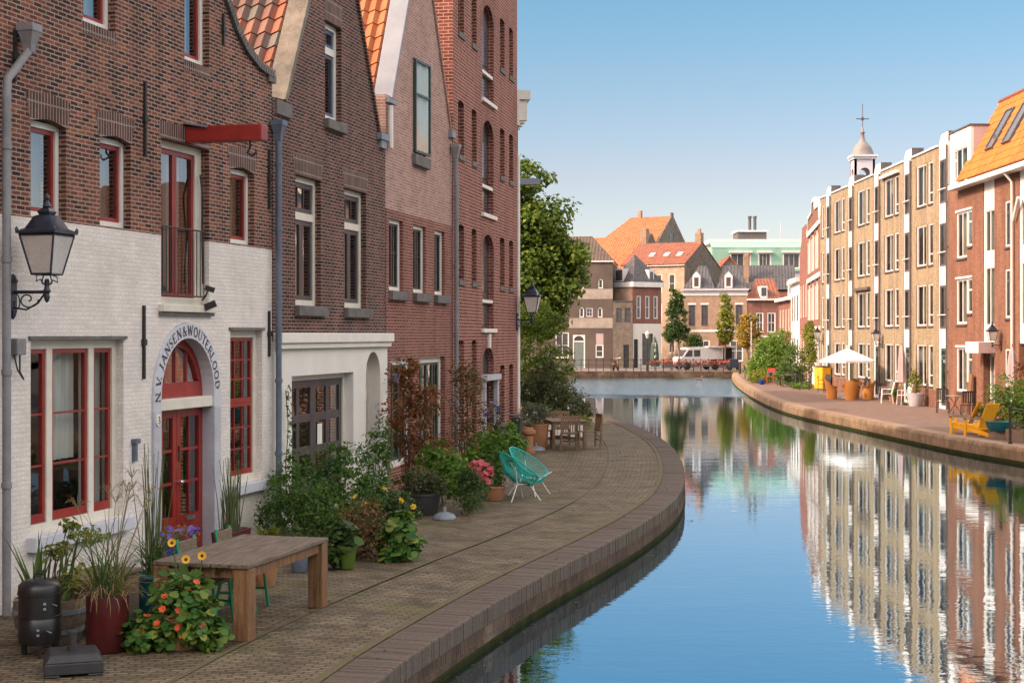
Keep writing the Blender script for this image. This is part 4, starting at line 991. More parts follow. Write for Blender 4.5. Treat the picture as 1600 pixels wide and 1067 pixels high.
ab = thing('apartment_block', 'long yellow brick apartment block with white window strips and rounded white parapets', 'apartment block', (17.46, 87, 0), R(-90))
PITCH, S0, SWd = 5.65, 1.55, 1.3
FZ = [(.86,2.57),(3.38,5.10),(5.92,7.62),(8.47,10.2)]
def brick_panel(x0, x1, wins):
    MB().wall(rect(x0, x1, .72, 10.68), [rect(a, b, z0, z1) for a, b in wins for z0, z1 in FZ], 0, .2).build('brick_wall', M['brick_yellow'], ab)
    MB().box(x0, x1, -.012, .2, 0, .718).build('plinth', M['brick_orange'], ab)
    MB().box(x0-.02, x1+.02, -.06, .24, 10.683, 10.76).build('parapet_cap', M['panel_white'], ab)
    for a, b in wins:
        for z0, z1 in FZ:
            cm, cv = cur()
            if b-a > 1: window(ab, a, b, z0, z1, .012, .04, 'panel_white', panels=[(a+.04,a+(b-a)*.62,z0+.04,z1-.04,1,1),(a+(b-a)*.62,b-.04,z0+.04,z1-.04,1,1)], sm='panel_white', sw=.022, glass='glass_tint', curtain=cv, cm=cm)
            else: window(ab, a, b, z0, z1, .012, .05, 'panel_white', panels=[(a+.04,b-.04,z0+.04,z0+.45,1,1),(a+.04,b-.04,z0+.45,z1-.04,1,1)], sm='panel_white', sw=.022, glass='glass_tint', curtain=cv, cm=cm)
            MB().box(a-.17, a-.004, -.004, .01, z0-.003, z1+.02).build('reveal_shade', M['pipe_brown'], ab)  # dark strip standing in for the shaded side of the window recess
            MB().box(a-.04, b+.04, -.05, .01, z0-.07, z0-.003).build('window_sill', M['pipe_brown'], ab)
brick_panel(.0, S0-.02, [(.45,1.0)])
for i in range(5):
    x0 = S0 + i*PITCH; x1 = x0 + SWd
    hz = [rect(x0+.16, x1-.16, .08, 2.5)] + [rect(x0+.09, x1-.09, z0-.15, z1-.1) for z0, z1 in FZ[1:]]
    n = 8; rc = .55
    top = [(x0+rc - rc*math.sin(math.pi/2*k/n), 11.15-rc + rc*math.cos(math.pi/2*k/n)) for k in range(n+1)]
    MB().wall([(x0,0),(x1,0),(x1,11.15)] + top, hz, .02, .5).build('white_strip', M['panel_white'], ab)
    MB().box(x1-.005, x1+.012, .025, .55, 10.77, 11.16).build('strip_flank', M['lead_dark'], ab)
    mb = MB()
    ed = [(x1+.012, 11.152)] + top
    for (xa, za), (xb, zb) in zip(ed[:-1], ed[1:]): mb.quad((xa,.03,za+.015),(xa,.55,za+.015),(xb,.55,zb+.015),(xb,.03,zb+.015))
    mb.build('strip_cap', M['lead_dark'], ab)
    d_ = window(ab, x0+.16, x1-.16, .08, 2.5, .022, .05, 'panel_white', panels=[(x0+.22,x1-.22,.14,2.05,1,[.45]),(x0+.22,x1-.22,2.1,2.44,2,1)], sm='green_paint', sw=.09, glass='glass', name='door')
    for z0, z1 in FZ[1:]:
        cm, cv = cur()
        window(ab, x0+.09, x1-.09, z0-.15, z1-.1, .022, .045, 'lead_dark', panels=[(x0+.135,(x0+x1)/2,z0-.105,z1-.145,1,1),((x0+x1)/2,x1-.135,z0-.105,z1-.145,1,1)], sm='lead_dark', sw=.05, curtain=cv, cm=cm, glass='glass_tint')
        mb = MB().tube([(x0+.02,-.06,z0+.42),(x1-.02,-.06,z0+.42)], .022, 6)
        mb.tube([(x0+.10,.04,z0+.42),(x0+.10,-.06,z0+.42)], .015, 5).tube([(x1-.10,.04,z0+.42),(x1-.10,-.06,z0+.42)], .015, 5)
        rl = mb.build('railing', M['panel_white'], ab)
        mb = MB()
        for k in range(9): mb.tube([(x0+.2+k*.112,.06,z0-.12),(x0+.2+k*.112,.06,z0+.4)], .007, 4)
        mb.tube([(x0+.17,.06,z0+.4),(x1-.17,.06,z0+.4)], .012, 5)
        mb.build('bars', M['lead_dark'], rl)
    downpipe(ab, [(x1+.10,-.07,10.6),(x1+.10,-.07,.02)], .045, 'pipe_brown', straps=[(x1+.10,-.07,z) for z in (1.5,4,6.5,9)])
    if i < 4:
        p0, p1 = x1+.02, x0+PITCH-.02; wide = (p0+.95, p0+2.42); nar = (p0+2.78, p0+3.46)
        brick_panel(p0, p1, [wide, nar])
        if i in (1, 2):
            z = FZ[1][1] if i == 1 else FZ[3][1]
            MB().box(wide[0]-.5, nar[1]+.2, -.16, -.003, z+.10, z+.24).build('sunshade_box', M['panel_white'] if i == 2 else M['pipe_brown'], ab)
MB().box(-.0,.25,.2,10,0,10.6).box(25.2,25.42,.5,10,0,10.6).box(.25,25.2,9.8,10,0,10.6).build('side_wall', M['brick_yellow'], ab)
MB().box(.05,25.4,.25,9.9,10.5,10.6).build('roof', M['lead_dark'], ab)

bh_ = thing('brick_house', 'orange red brick house with steep bright orange tiled roof and two roof windows', 'house', (17.46, 61.5, 0), R(-90))
bw_ = [(1.2,2.55,.80,2.5),(1.2,2.55,3.42,5.16),(1.2,2.55,5.98,7.76)]
bn_ = [(2.55,3.2,1.2,2.5),(2.55,3.2,3.82,5.16),(2.55,3.2,6.38,7.76)]
br_ = [(7.15,7.85,3.6,5.3),(7.15,7.85,6.1,7.7),(7.15,7.85,.9,2.5)]
def lshape(w, n): return [(w[0],w[2]),(w[1],w[2]),(w[1],n[2]),(n[1],n[2]),(n[1],w[3]),(w[0],w[3])]
MB().wall(rect(.0,4.6,0,8.78), [lshape(a, b) for a, b in zip(bw_, bn_)], 0, .2).build('brick_wall', M['brick_orange'], bh_)
MB().wall(rect(5.9,8.6,0,8.78), [rect(*r) for r in br_], 0, .2).build('brick_wall', M['brick_orange'], bh_)
for s0 in (4.6, 8.6):
    MB().wall(rect(s0+.01,s0+1.29,2.7,8.78), [rect(s0+.08,s0+1.22,3.3,5.5), rect(s0+.08,s0+1.22,6.0,7.6)], .03, .2).build('white_strip', M['panel_white'], bh_)
    for z0, z1 in ((3.3,5.5),(6.0,7.6)):
        window(bh_, s0+.08, s0+1.22, z0, z1, .045, .05, 'panel_white', panels=[(s0+.13,s0+.65,z0+.05,z1-.05,1,1),(s0+.65,s0+1.17,z0+.05,z1-.05,1,1)], sm='panel_white', sw=.03, curtain=[(0,1,0)], cm='curtain_grey', glass='glass_tint')
MB().wall([(9.9,0),(12.6,0),(12.6,8.78),(9.9,8.78)], [rect(10.6,11.7,z,z+1.7) for z in (.8,3.4,6)], 0, .2).build('brick_wall', M['brick_orange'], bh_)
for z in (.8,3.4,6): window(bh_, 10.6, 11.7, z, z+1.7, .012, .05, 'panel_white', cols=2, curtain=[(0,1,0)])
for a, b in zip(bw_, bn_):
    mx = (a[0]+a[1])/2
    window(bh_, a[0], a[1], a[2], a[3], .012, .05, 'panel_white', panels=[(a[0]+.05,mx,a[2]+.05,a[3]-.05,1,1),(mx,a[1]-.05,a[2]+.05,a[3]-.05,1,1)], sm='panel_white', sw=.03, curtain=[(0,.85,0)], cm='blind' if a[2] > 5.5 else 'curtain', glass='glass_tint')
    window(bh_, b[0]+.003, b[1], b[2], b[3], .012, .05, 'panel_white', panels=[(b[0]+.053,b[1]-.05,b[2]+.05,b[3]-.45,1,1),(b[0]+.053,b[1]-.05,b[3]-.45,b[3]-.05,1,1)], sm='panel_white', sw=.03)
    MB().box(a[0]-.05,a[1],-.06,.06,a[2]-.08,a[2]-.003).box(b[0]+.003,b[1]+.05,-.06,.06,b[2]-.08,b[2]-.003).build('window_sill', M['pipe_brown'], bh_)
    MB().box(a[0]-.06,b[1]+.06,-.05,-.002,a[3]+.01,a[3]+.09).build('lintel', M['panel_white'], bh_)
for a, b, z0, z1 in br_:
    window(bh_, a, b, z0, z1, .012, .06, 'panel_white', panels=[(a+.06,b-.06,z0+.06,z1-.4,1,1),(a+.06,b-.06,z1-.4,z1-.06,1,1)], sm='lead_dark', sw=.035)
    MB().box(a-.05,b+.05,-.06,.06,z0-.08,z0-.003).build('window_sill', M['pipe_brown'], bh_)
# entrance in the strip, canopy above
MB().wall(rect(4.6,5.9,0,2.30), [rect(4.72,5.05,.1,2.2), rect(5.12,5.82,.02,2.2)], .25, .35).build('door_frame', M['panel_white'], bh_)
dr = MB().box(5.13,5.81,.28,.32,.03,2.19).build('door', M['green_paint'], bh_)
MB().box(5.70,5.74,.24,.28,1.0,1.15).build('handle', M['steel'], dr)
MB().quad((4.72,.3,.1),(5.05,.3,.1),(5.05,.3,2.2),(4.72,.3,2.2)).build('pane', M['glass_far'], bh_)
MB().box(4.45,6.0,-.62,.22,2.33,2.74).build('canopy', M['panel_white'], bh_, bevel=.01)
MB().box(6.003,6.012,-.61,.2,2.34,2.73).build('canopy_shade_side', M['pink_panel'], bh_)  # shade of the canopy's near side put into a pinkish grey sheet
MB().box(1.4,12.6,-.42,.05,8.62,8.80).build('eave_board', M['panel_white'], bh_, bevel=.015)
sl_ = R(61)
rf = pantiles(bh_, (2.6,-.38,8.83), (1,0,0), (0,math.cos(sl_),math.sin(sl_)), 10.0, 3.45, .25, .34, 'tile_bright')
tp = (-.38+3.45*math.cos(sl_), 8.83+3.45*math.sin(sl_))
pantiles(bh_, (2.6,tp[0],tp[1]), (1,0,0), (0,math.cos(.08),math.sin(.08)), 10.0, 2.2, .25, .34, 'tile_bright')
MB().tube([(2.55,tp[0],tp[1]+.08),(12.6,tp[0],tp[1]+.08)], .10, 8).build('ridge', M['tile_red'], bh_)
slab((2.56,-.36,8.80),(2.66,-.36,8.80),(2.66,tp[0],tp[1]+.04),(2.56,tp[0],tp[1]+.04),.16).build('verge_board', M['cream_paint'], bh_)
for k, xx in enumerate((4.7, 6.6)):
    nv = Vector((0,-math.sin(sl_),math.cos(sl_))); vv = Vector((0,math.cos(sl_),math.sin(sl_)))
    o = Vector((xx,-.38,8.83)) + vv*1.05 + nv*.08
    def pt(a, b, c): p = o + Vector((1,0,0))*a + vv*b + nv*c; return tuple(p)
    mb = MB()
    for (a0,a1,b0,b1) in ((0,.07,0,1.7),(.83,.9,0,1.7),(.07,.83,0,.07),(.07,.83,1.63,1.7)):
        mb.add([pt(a0,b0,-.08),pt(a1,b0,-.08),pt(a1,b1,-.08),pt(a0,b1,-.08),pt(a0,b0,.09),pt(a1,b0,.09),pt(a1,b1,.09),pt(a0,b1,.09)], [(0,3,2,1),(4,5,6,7),(0,1,5,4),(1,2,6,5),(2,3,7,6),(3,0,4,7)])
    rwin = mb.build('roof_window', M['lead_dark'], bh_)
    MB().quad(pt(.05,.05,.06),pt(.85,.05,.06),pt(.85,1.65,.06),pt(.05,1.65,.06)).build('pane', M['glass_far'], rwin)
dm = MB().wall(rect(.25,3.0,8.79,10.97), [rect(.75,2.6,9.05,10.3)], .0, .12).box(.25,.35,.12,3,8.79,10.97).build('dormer', M['panel_white'], bh_)
MB().box(2.9,3.012,.125,3.6,8.85,10.96).build('dormer_side', M['pink_panel'], dm)
MB().box(.2,3.05,-.05,3.6,10.972,11.03).build('dormer_roof', M['lead_dark'], dm)
window(bh_, .75, 2.6, 9.05, 10.3, .015, .05, 'panel_white', panels=[(.8,1.1,9.1,9.85,1,1),(.8,1.1,9.85,10.25,1,1),(1.1,1.8,9.1,10.25,1,1),(1.8,2.55,9.1,10.25,1,1)], sm='panel_white', sw=.04, curtain=[(.3,1,0)], cm='curtain_grey', glass='glass_tint')
MB().box(0.0,.2,.2,9,0,8.7).box(12.4,12.6,.2,9,0,8.7).box(.2,12.4,8.8,9,0,8.7).build('side_wall', M['brick_orange'], bh_)
downpipe(bh_, [(8.15,-.36,8.62),(8.15,-.1,8.3),(8.15,-.09,.02)], .05, 'panel_white')
downpipe(bh_, [(8.9,-.12,7.7),(8.35,-.12,6.95)], .06, 'panel_white', name='drain_branch')

# ------------------------------------------------------------------ bent end of the right bank
def flat_roof_tile(name, base):
    m = base.copy(); m.name = name
    ns, ls = m.node_tree.nodes, m.node_tree.links; bs = ns['Principled BSDF']
    tc = ns.new('ShaderNodeTexCoord'); sp = ns.new('ShaderNodeSeparateXYZ'); ls.new(tc.outputs['UV'], sp.inputs[0])
    h = mth(ns, ls, 'ADD', mth(ns, ls, 'MULTIPLY', mth(ns, ls, 'FRACT', sp.outputs[1]), -1.0), mth(ns, ls, 'MULTIPLY', mth(ns, ls, 'SINE', mth(ns, ls, 'MULTIPLY', sp.outputs[0], 6.283)), .4))
    bp = nd(ns, 'ShaderNodeBump', i_Strength=1.0, i_Distance=.06); ls.new(h, bp.inputs['Height']); ls.new(bp.outputs[0], bs.inputs['Normal'])
    return m
for k in ('tile_orange','tile_bright','tile_red','tile_slate','tile_brown'): M['f_'+k] = flat_roof_tile('far_'+k, M[k])
def rplane(root, pts, mat, name='roof', t=.12, tile=.3, parent=None):
    P_ = [Vector(p) for p in pts]; u = (P_[1]-P_[0]).normalized(); n = (P_[1]-P_[0]).cross(P_[-1]-P_[0]).normalized()
    if n.z < 0: n = -n
    v = n.cross(u); k = len(P_)
    uv = [((p-P_[0]).dot(u)/tile, (p-P_[0]).dot(v)/tile) for p in P_]
    mb = MB().add(P_ + [p - n*t for p in P_], [tuple(range(k)), tuple(range(2*k-1, k-1, -1))] + [(i, k+i, k+(i+1) % k, (i+1) % k) for i in range(k)], uv+uv)
    return mb.build(name, M[mat], parent or root)
def body(root, W, D, H, mat, holes=(), z0=0, gable=None, t=.15, name='wall'):
    out = [(0,z0),(W,z0)] + (gable or [(W,H),(0,H)])
    mb = MB().wall(out, holes, 0, t).box(.0,.12,t,D,z0,H).box(W-.12,W,t,D,z0,H).box(.12,W-.12,D-.12,D,z0,H)
    return mb.build(name, M[mat], root)
def fwin(root, x0, x1, z0, z1, fm='white_paint', cols=1, rows=2, y=.01, fw=.06, side=None, curtain=None):
    w = window(root, x0, x1, z0, z1, y, fw, fm, cols=cols, rows=rows, sw=.04, glass='glass_far', back=False, mw=.04)
    if side is not None: w.location = (side, 0, 0); w.rotation_euler = (0, 0, R(90))
    return w
def house(label, Pl, Pr, cat='house'):
    return thing('house', label, cat, (Pl[0], Pl[1], 0), math.atan2(Pr[1]-Pl[1], Pr[0]-Pl[0])), math.dist(Pl, Pr)

# ornate gable house
o1, W = house('ornate red and white striped gable house at the end of the yellow block', (19.25, 100), (17.5, 87.1))
gz = [(W,9.0),(W,9.6),(W-.8,9.7),(W-1.2,10.4),(W*.5+1.5,10.5),(W*.5+1,11.1),(W*.5-1,11.1),(W*.5-1.5,10.5),(1.2,10.4),(.8,9.7),(0,9.6),(0,9.0)]
wl_ = [(1.2+i*3.9, 2.9+i*3.9) for i in range(3)]
MB().wall([(0,3.2),(W,3.2)] + gz, [arch(a, b, z, z+2.0, .7, 8) for a, b in wl_ for z in (3.9, 6.9) ][:6], 0, .25).build('brick_wall', M['brick_orange'], o1)
MB().wall(rect(0,W,0,3.197), [rect(a, b, .5, 2.6) for a, b in wl_], -.03, .25).build('white_ground_floor', M['panel_white'], o1)
for z in (3.22, 6.3, 9.3): MB().box(0,W,-.08,-.002,z,z+.28).build('white_band', M['panel_white'], o1)
for (xa, za), (xb, zb) in zip(gz[1:-2], gz[2:-1]):
    c = ((xa+xb)/2, .1, (za+zb)/2+.08); L = math.hypot(xb-xa, zb-za)
    MB().obox(c, (L+.1,.35,.18), (0,-math.atan2(zb-za, xb-xa),0)).build('gable_coping', M['panel_white'], o1)
for a, b in wl_:
    fwin(o1, a, b, .5, 2.6, cols=2)
    for z in (3.9, 6.9): 
        fwin(o1, a, b, z, z+2.69, 'panel_white', 2, 2)
        [MB().box(q,q+.25,-.04,-.002,z,z+2.0).build('white_jamb', M['panel_white'], o1) for q in (a-.3, b+.05)]
MB().box(0,.2,.25,8,0,9).box(W-.2,W,.25,8,0,9).build('side_wall', M['brick_orange'], o1)
rplane(o1, [(0,.3,9.0),(W,.3,9.0),(W,5,10.8),(0,5,10.8)], 'f_tile_slate')
# plain brown gable
o2, W = house('plain dark brown brick house with steep narrow gable on the right bank', (20.6, 110), (19.3, 100.1))
h_ = [rect(1+i*3, 2.2+i*3, z, z+2.2) for i in range(3) for z in (.8, 4.2)]
MB().wall([(0,0),(W,0),(W,8.6),(W-2.5,9.6),(W-3,10.4),(3,10.4),(2.5,9.6),(0,8.6)], h_, 0, .2).build('wall', M['brick_red'], o2)
for i in range(3):
    for z in (.8, 4.2): fwin(o2, 1+i*3, 2.2+i*3, z, z+2.2, 'cream_paint', 1, 2)
MB().box(0,.2,.2,8,0,8.6).box(W-.2,W,.2,8,0,8.6).build('side_wall', M['brick_red'], o2)
rplane(o2, [(0,.25,8.6),(W,.25,8.6),(W,4.5,10.3),(0,4.5,10.3)], 'f_tile_red')
# white narrow house
o3, W = house('narrow white rendered house front squeezed between brown brick neighbours', (21.6, 119), (20.62, 110.1))
MB().wall(rect(0,W,0,6.8), [rect(1+i*2.7, 2.1+i*2.7, z, z+1.9) for i in range(3) for z in (.8, 4.0)], 0, .2).build('wall', M['panel_white'], o3)
for i in range(3):
    for z in (.8, 4.0): fwin(o3, 1+i*2.7, 2.1+i*2.7, z, z+1.9, 'dark_paint')
MB().box(0,.2,.2,7,0,6.8).box(W-.2,W,.2,7,0,6.8).build('side_wall', M['panel_white'], o3)
MB().box(-.1,W+.1,-.3,.3,6.803,7.1).build('cornice', M['panel_white'], o3)
rplane(o3, [(0,.3,7.1),(W,.3,7.1),(W,3.5,9.0),(0,3.5,9.0)], 'f_tile_slate')
MB().box(2.5,4.5,.8,2.8,7.4,8.9).build('dormer', M['lead_dark'], o3)
o4, W = house('low brown brick house with white gutter beside the narrow white house', (22.3, 128.5), (21.62, 119.1))
MB().wall(rect(0,W,0,5.7), [rect(1+i*2.2, 2.0+i*2.2, z, z+1.7) for i in range(4) for z in (.7, 3.3)], 0, .2).build('wall', M['brick_red'], o4)
for i in range(4):
    for z in (.7, 3.3): fwin(o4, 1+i*2.2, 2.0+i*2.2, z, z+1.7, 'cream_paint')
MB().box(0,.2,.2,7,0,5.7).box(W-.2,W,.2,7,0,5.7).build('side_wall', M['brick_red'], o4)
MB().box(-.1,W+.1,-.35,.2,5.703,5.95).build('gutter', M['panel_white'], o4)
rplane(o4, [(0,.2,5.95),(W,.2,5.95),(W,3.5,7.8),(0,3.5,7.8)], 'f_tile_red')
dmr = MB().wall(rect(2.5,6.5,6.0,7.5), [rect(2.7,6.3,6.2,7.2)], .5, .6).box(2.5,6.5,.6,3,6.0,7.5).build('dormer', M['panel_white'], o4)
fwin(o4, 2.7, 6.3, 6.2, 7.2, 'panel_white', 4, 1, .52)

# ------------------------------------------------------------------ far side of the bend
M['plaster_dark'] = P('dark_stained_plaster', (.12,.095,.078), .9, c2=(.075,.06,.052), ns_=.5, fine=.15, det=8)
M['plaster_band'] = P('pale_stained_plaster', (.36,.32,.27), .9, c2=(.25,.22,.19), ns_=1.2, fine=.15)
M['stone_wall'] = brick('grey_old_brick', [(.15,.12,.095),(.20,.165,.13),(.24,.2,.16)], (.2,.18,.15), grime=.4)
M['brick_peach'] = brick('peach_brick', [(.44,.29,.20),(.52,.36,.26),(.48,.33,.23)], (.48,.38,.29), grime=.25)
M['brick_tan'] = brick('tan_brick', [(.30,.195,.135),(.36,.24,.17),(.33,.21,.145)], (.36,.28,.2), grime=.25)
M['mint'] = P('mint_green_cladding', (.24,.44,.35), .6, c2=(.21,.40,.31), ns_=2, fine=.04)
M['door_red'] = P('dark_red_door', (.16,.015,.02), .45)
M['door_grey'] = P('grey_green_door', (.16,.20,.19), .5)
hA, W = house('large dark plaster house with pale bands, arched little windows and grey green door', (-8, 139.5), (9.0, 137.5))
hol = [rect(12.0,13.2,.9,3.2), rect(13.55,14.65,.02,3.0), rect(15.6,16.3,.95,3.15), arch(14.2,14.6,7.15,7.75,.25,6), arch(15.85,16.25,7.15,7.75,.25,6), arch(14.15,14.55,4.55,5.2,.25,6), arch(15.8,16.2,4.55,5.2,.25,6), rect(14.75,15.35,4.6,5.4), rect(11.6,12.8,4.6,5.8)]
body(hA, W, 9, 9.5, 'plaster_dark', hol)
MB().box(14.0,W+.01,-.02,-.002,6.2,7.1).build('pale_band', M['plaster_band'], hA); MB().box(13.2,W+.01,-.02,-.002,3.6,4.5).build('pale_band', M['plaster_band'], hA)
fwin(hA,12.0,13.2,.9,3.2,cols=2); fwin(hA,15.6,16.3,.95,2.1); MB().box(15.6,16.3,.03,.1,2.103,3.15).build('boarded_pane', M['pink_panel'], hA)
for x in (14.2, 15.85): fwin(hA,x,x+.4,7.15,7.98,rows=1,fw=.04)
for x in (14.15, 15.8): fwin(hA,x,x+.4,4.55,5.43,rows=1,fw=.04)
fwin(hA,14.75,15.35,4.6,5.4,'stone',2,2); fwin(hA,11.6,12.8,4.6,5.8,cols=3)
df = MB().wall(rect(13.55,14.65,.02,3.0), [rect(13.66,14.54,.03,2.35), [(13.66,2.45),(14.54,2.45)]+arch(13.66,14.54,0,2.5,.4,8)[2:]], .02, .12).build('door_frame', M['white_paint'], hA)
MB().box(13.67,14.53,.06,.1,.04,2.34).box(13.8,14.05,.045,.058,.3,1.0).box(14.15,14.4,.045,.058,.3,1.0).box(13.8,14.05,.045,.058,1.2,2.1).box(14.15,14.4,.045,.058,1.2,2.1).build('door', M['door_grey'], df)
MB().quad((13.6,.09,2.4),(14.6,.09,2.4),(14.6,.09,2.95),(13.6,.09,2.95)).build('pane', M['glass_far'], df)
MB().box(-.1,W+.1,-.15,.1,9.503,9.62).build('gutter', M['panel_white'], hA)
rplane(hA, [(0,-.1,9.62),(W+.1,-.1,9.62),(W-2.1,4.5,12.1),(0,4.5,12.1)], 'f_tile_brown'); rplane(hA, [(W+.1,-.1,9.62),(W+.1,9,9.62),(W-2.1,4.5,12.1)], 'f_tile_brown')
hB, W = house('low grey rough brick annex between the dark plaster house and white shop', (9.02, 137.4), (10.80, 137.4))
body(hB, W, .9, 5.95, 'stone_wall', [rect(.3,.8,4.1,5.4), rect(1.05,1.6,4.1,5.4), rect(.95,1.45,.03,2.1)])
fwin(hB,.3,.8,4.1,5.4,'brown_paint'); fwin(hB,1.05,1.6,4.1,5.4,'brown_paint')
MB().box(.95,1.45,.06,.1,.04,2.1).build('door', M['dark_paint'], hB); MB().box(-.03,W+.03,-.05,.95,5.953,6.05).build('roof', M['lead_dark'], hB)
hC, W = house('small corner shop, brick above white ground floor, slate roof with dormers', (10.86, 138.0), (10.86+.8*3.44, 138.0+.6*3.44))
cw = [(.45,.95),(1.5,2.0),(2.5,3.0)]
MB().wall(rect(0,W,4.0,7.3), [rect(a,b,4.45,6.5) for a, b in cw], 0, .15).box(W-.12,W,.15,2.9,0,7.3).build('brick_wall', M['brick_red'], hC)
MB().box(0,.12,.15,2.9,4.0,7.3).build('peach_side_wall', M['brick_peach'], hC)
MB().wall(rect(0,W,0,3.997), [rect(1.1,2.4,.3,3.1), rect(.1,.6,.02,2.6)], -.03, .15).box(0,.12,.15,2.9,0,3.997).build('white_ground_floor', M['plaster_white'], hC)
for a, b in cw: fwin(hC,a,b,4.45,6.5,'panel_white')
fwin(hC,1.1,2.4,.3,3.1,'dark_paint',2,[.65]); MB().box(.1,.6,.03,.1,.03,2.6).build('door', M['dark_paint'], hC)
MB().box(-.15,W+.15,-.25,3.0,7.303,7.75).build('cornice', M['panel_white'], hC)
a_ = (W/2-.2, 1.45, 10.3)
for p, q in (((-.15,-.25),(W+.15,-.25)),((W+.15,-.25),(W+.15,3.0)),((W+.15,3.0),(-.15,3.0)),((-.15,3.0),(-.15,-.25))): rplane(hC, [(p[0],p[1],7.75),(q[0],q[1],7.75),a_], 'f_tile_slate')
dd = MB().box(1.9,2.5,-.05,1.2,7.8,8.9).build('dormer', M['panel_white'], hC); MB().box(2.0,2.4,-.062,-.052,7.95,8.7).build('pane', M['glass_far'], dd)
dd = MB().box(-.1,1.0,1.2,2.4,7.78,9.0).build('dormer', M['panel_white'], hC); MB().box(-.112,-.102,1.35,2.25,7.9,8.85).build('pane', M['glass_far'], dd)
hD, W = house('peach brick house with rust red tiled roof, grey gable and tall chimney', (11.78, 152.9), (16.8, 150.0))
dw = [(2.75,3.45),(4.15,4.85)]
body(hD, W, 8.7, 9.9, 'brick_peach', [rect(a,b,z,z+1.85) for a, b in dw for z in (7.1,4.2,1.2)])
for a, b in dw:
    for z in (7.1,4.2,1.2): fwin(hD,a,b,z,z+1.85,'cream_paint')
MB().prism([(0,0),(8.7,0),(8.7,9.9),(4.35,12.15),(0,9.9)], 0, .1).xf(Matrix.Translation((W+.10,0,0)) @ Matrix.Rotation(R(90),4,'Z')).build('gable_wall', M['stone_wall'], hD)
MB().box(-.1,W+.1,-.2,-.003,9.75,9.93).build('gutter', M['panel_white'], hD)
rplane(hD, [(-1,-.25,9.92),(W+.15,-.25,9.92),(W+.15,4.35,12.3),(-1,4.35,12.3)], 'f_tile_red'); rplane(hD, [(W+.15,8.9,9.92),(-1,8.9,9.92),(-1,4.35,12.3),(W+.15,4.35,12.3)], 'f_tile_red')
MB().box(W-.55,W+.05,4.0,4.75,10,13.2).box(W-.4,W-.1,4.2,4.5,13.2,13.6).build('chimney', M['brick_tan'], hD)
for x in (1.6,3.2,4.6): MB().obox((x,1.7,10.98), (.5,.75,.1), (.477,0,0)).build('roof_window', M['panel_white'], hD)
hE, W = house('lower house with plain bright orange tiled roof behind the dark plaster house', (7.9, 166), (12.9, 163))
body(hE, W, 8, 9.6, 'brick_peach')
rplane(hE, [(-3,-.2,9.6),(W,-.2,9.6),(W,4,13.7),(-3,4,13.7)], 'f_tile_orange')
MB().prism([(0,9),(8,9),(8,9.8),(4,14.0),(0,9.8)], 0, .25).xf(Matrix.Translation((W+.25,0,0)) @ Matrix.Rotation(R(90),4,'Z')).build('gable_wall', M['stone_wall'], hE)
MB().box(W-.5,W+.2,2.6,3.4,12,14.4).build('chimney', M['brick_tan'], hE)
hF, W = house('tall house with big orange roof and grey stepped gable with green window', (11.2, 188.5), (17.3, 185.0))
body(hF, W, 9.3, 14, 'stone_wall')
MB().wall([(0,0),(9.3,0),(9.3,14),(5,17.5),(5,18.0),(4.3,18.0),(4.3,17.5),(0,14)], [rect(3.9,5.0,14.4,15.6)], 0, .15).xf(Matrix.Translation((W+.15,0,0)) @ Matrix.Rotation(R(90),4,'Z')).build('gable_wall', M['stone_wall'], hF)
fwin(hF,3.9,5.0,14.4,15.6,'blue_paint',2,1,side=W+.15)
rplane(hF, [(-1,-.2,14),(W,-.2,14),(W,4.65,17.6),(1.5,4.65,17.6)], 'f_tile_orange'); rplane(hF, [(-1,9.5,14),(-1,-.2,14),(1.5,4.65,17.6)], 'f_tile_orange'); rplane(hF, [(W,9.5,14),(-1,9.5,14),(1.5,4.65,17.6),(W,4.65,17.6)], 'f_tile_orange')
MB().box(2.6,3.0,4.4,4.9,17.4,18.4).build('chimney', M['brick_tan'], hF)
hG, W = house('tan brick house with white frieze, slate hipped roofs and two pointed white dormers', (15.6, 140), (21.3, 139.0))
gw = [(.5,1.1),(1.65,2.25),(3.45,4.05),(4.75,5.35)]
MB().wall(rect(0,W,0,6.55), [rect(a,b,3.8,5.7) for a, b in gw] + [rect(.3,1.0,.02,2.6), rect(1.3,2.4,.6,2.5), rect(3.2,3.9,.02,2.6), rect(4.2,5.4,.6,2.5)], 0, .15).box(0,.12,.15,8,0,6.55).box(W-.12,W,.15,8,0,6.55).build('wall', M['brick_tan'], hG)
for a, b in gw:
    fwin(hG,a,b,3.8,5.7,'brown_paint'); MB().box(a-.08,b+.08,-.04,-.002,5.72,5.88).build('white_lintel', M['panel_white'], hG)
for x in (.3,3.2): MB().box(x,x+.7,.05,.1,.03,2.6).build('door', M['door_red'], hG)
fwin(hG,1.3,2.4,.6,2.5,cols=2); fwin(hG,4.2,5.4,.6,2.5,cols=2)
MB().box(-.02,W+.02,-.06,.15,6.553,7.0).build('frieze', M['panel_white'], hG); MB().box(-.15,W+.15,-.3,.2,7.003,7.18).build('gutter', M['stone'], hG)
MB().box(-.02,W+.02,-.05,-.002,3.25,3.45).build('white_band', M['panel_white'], hG)
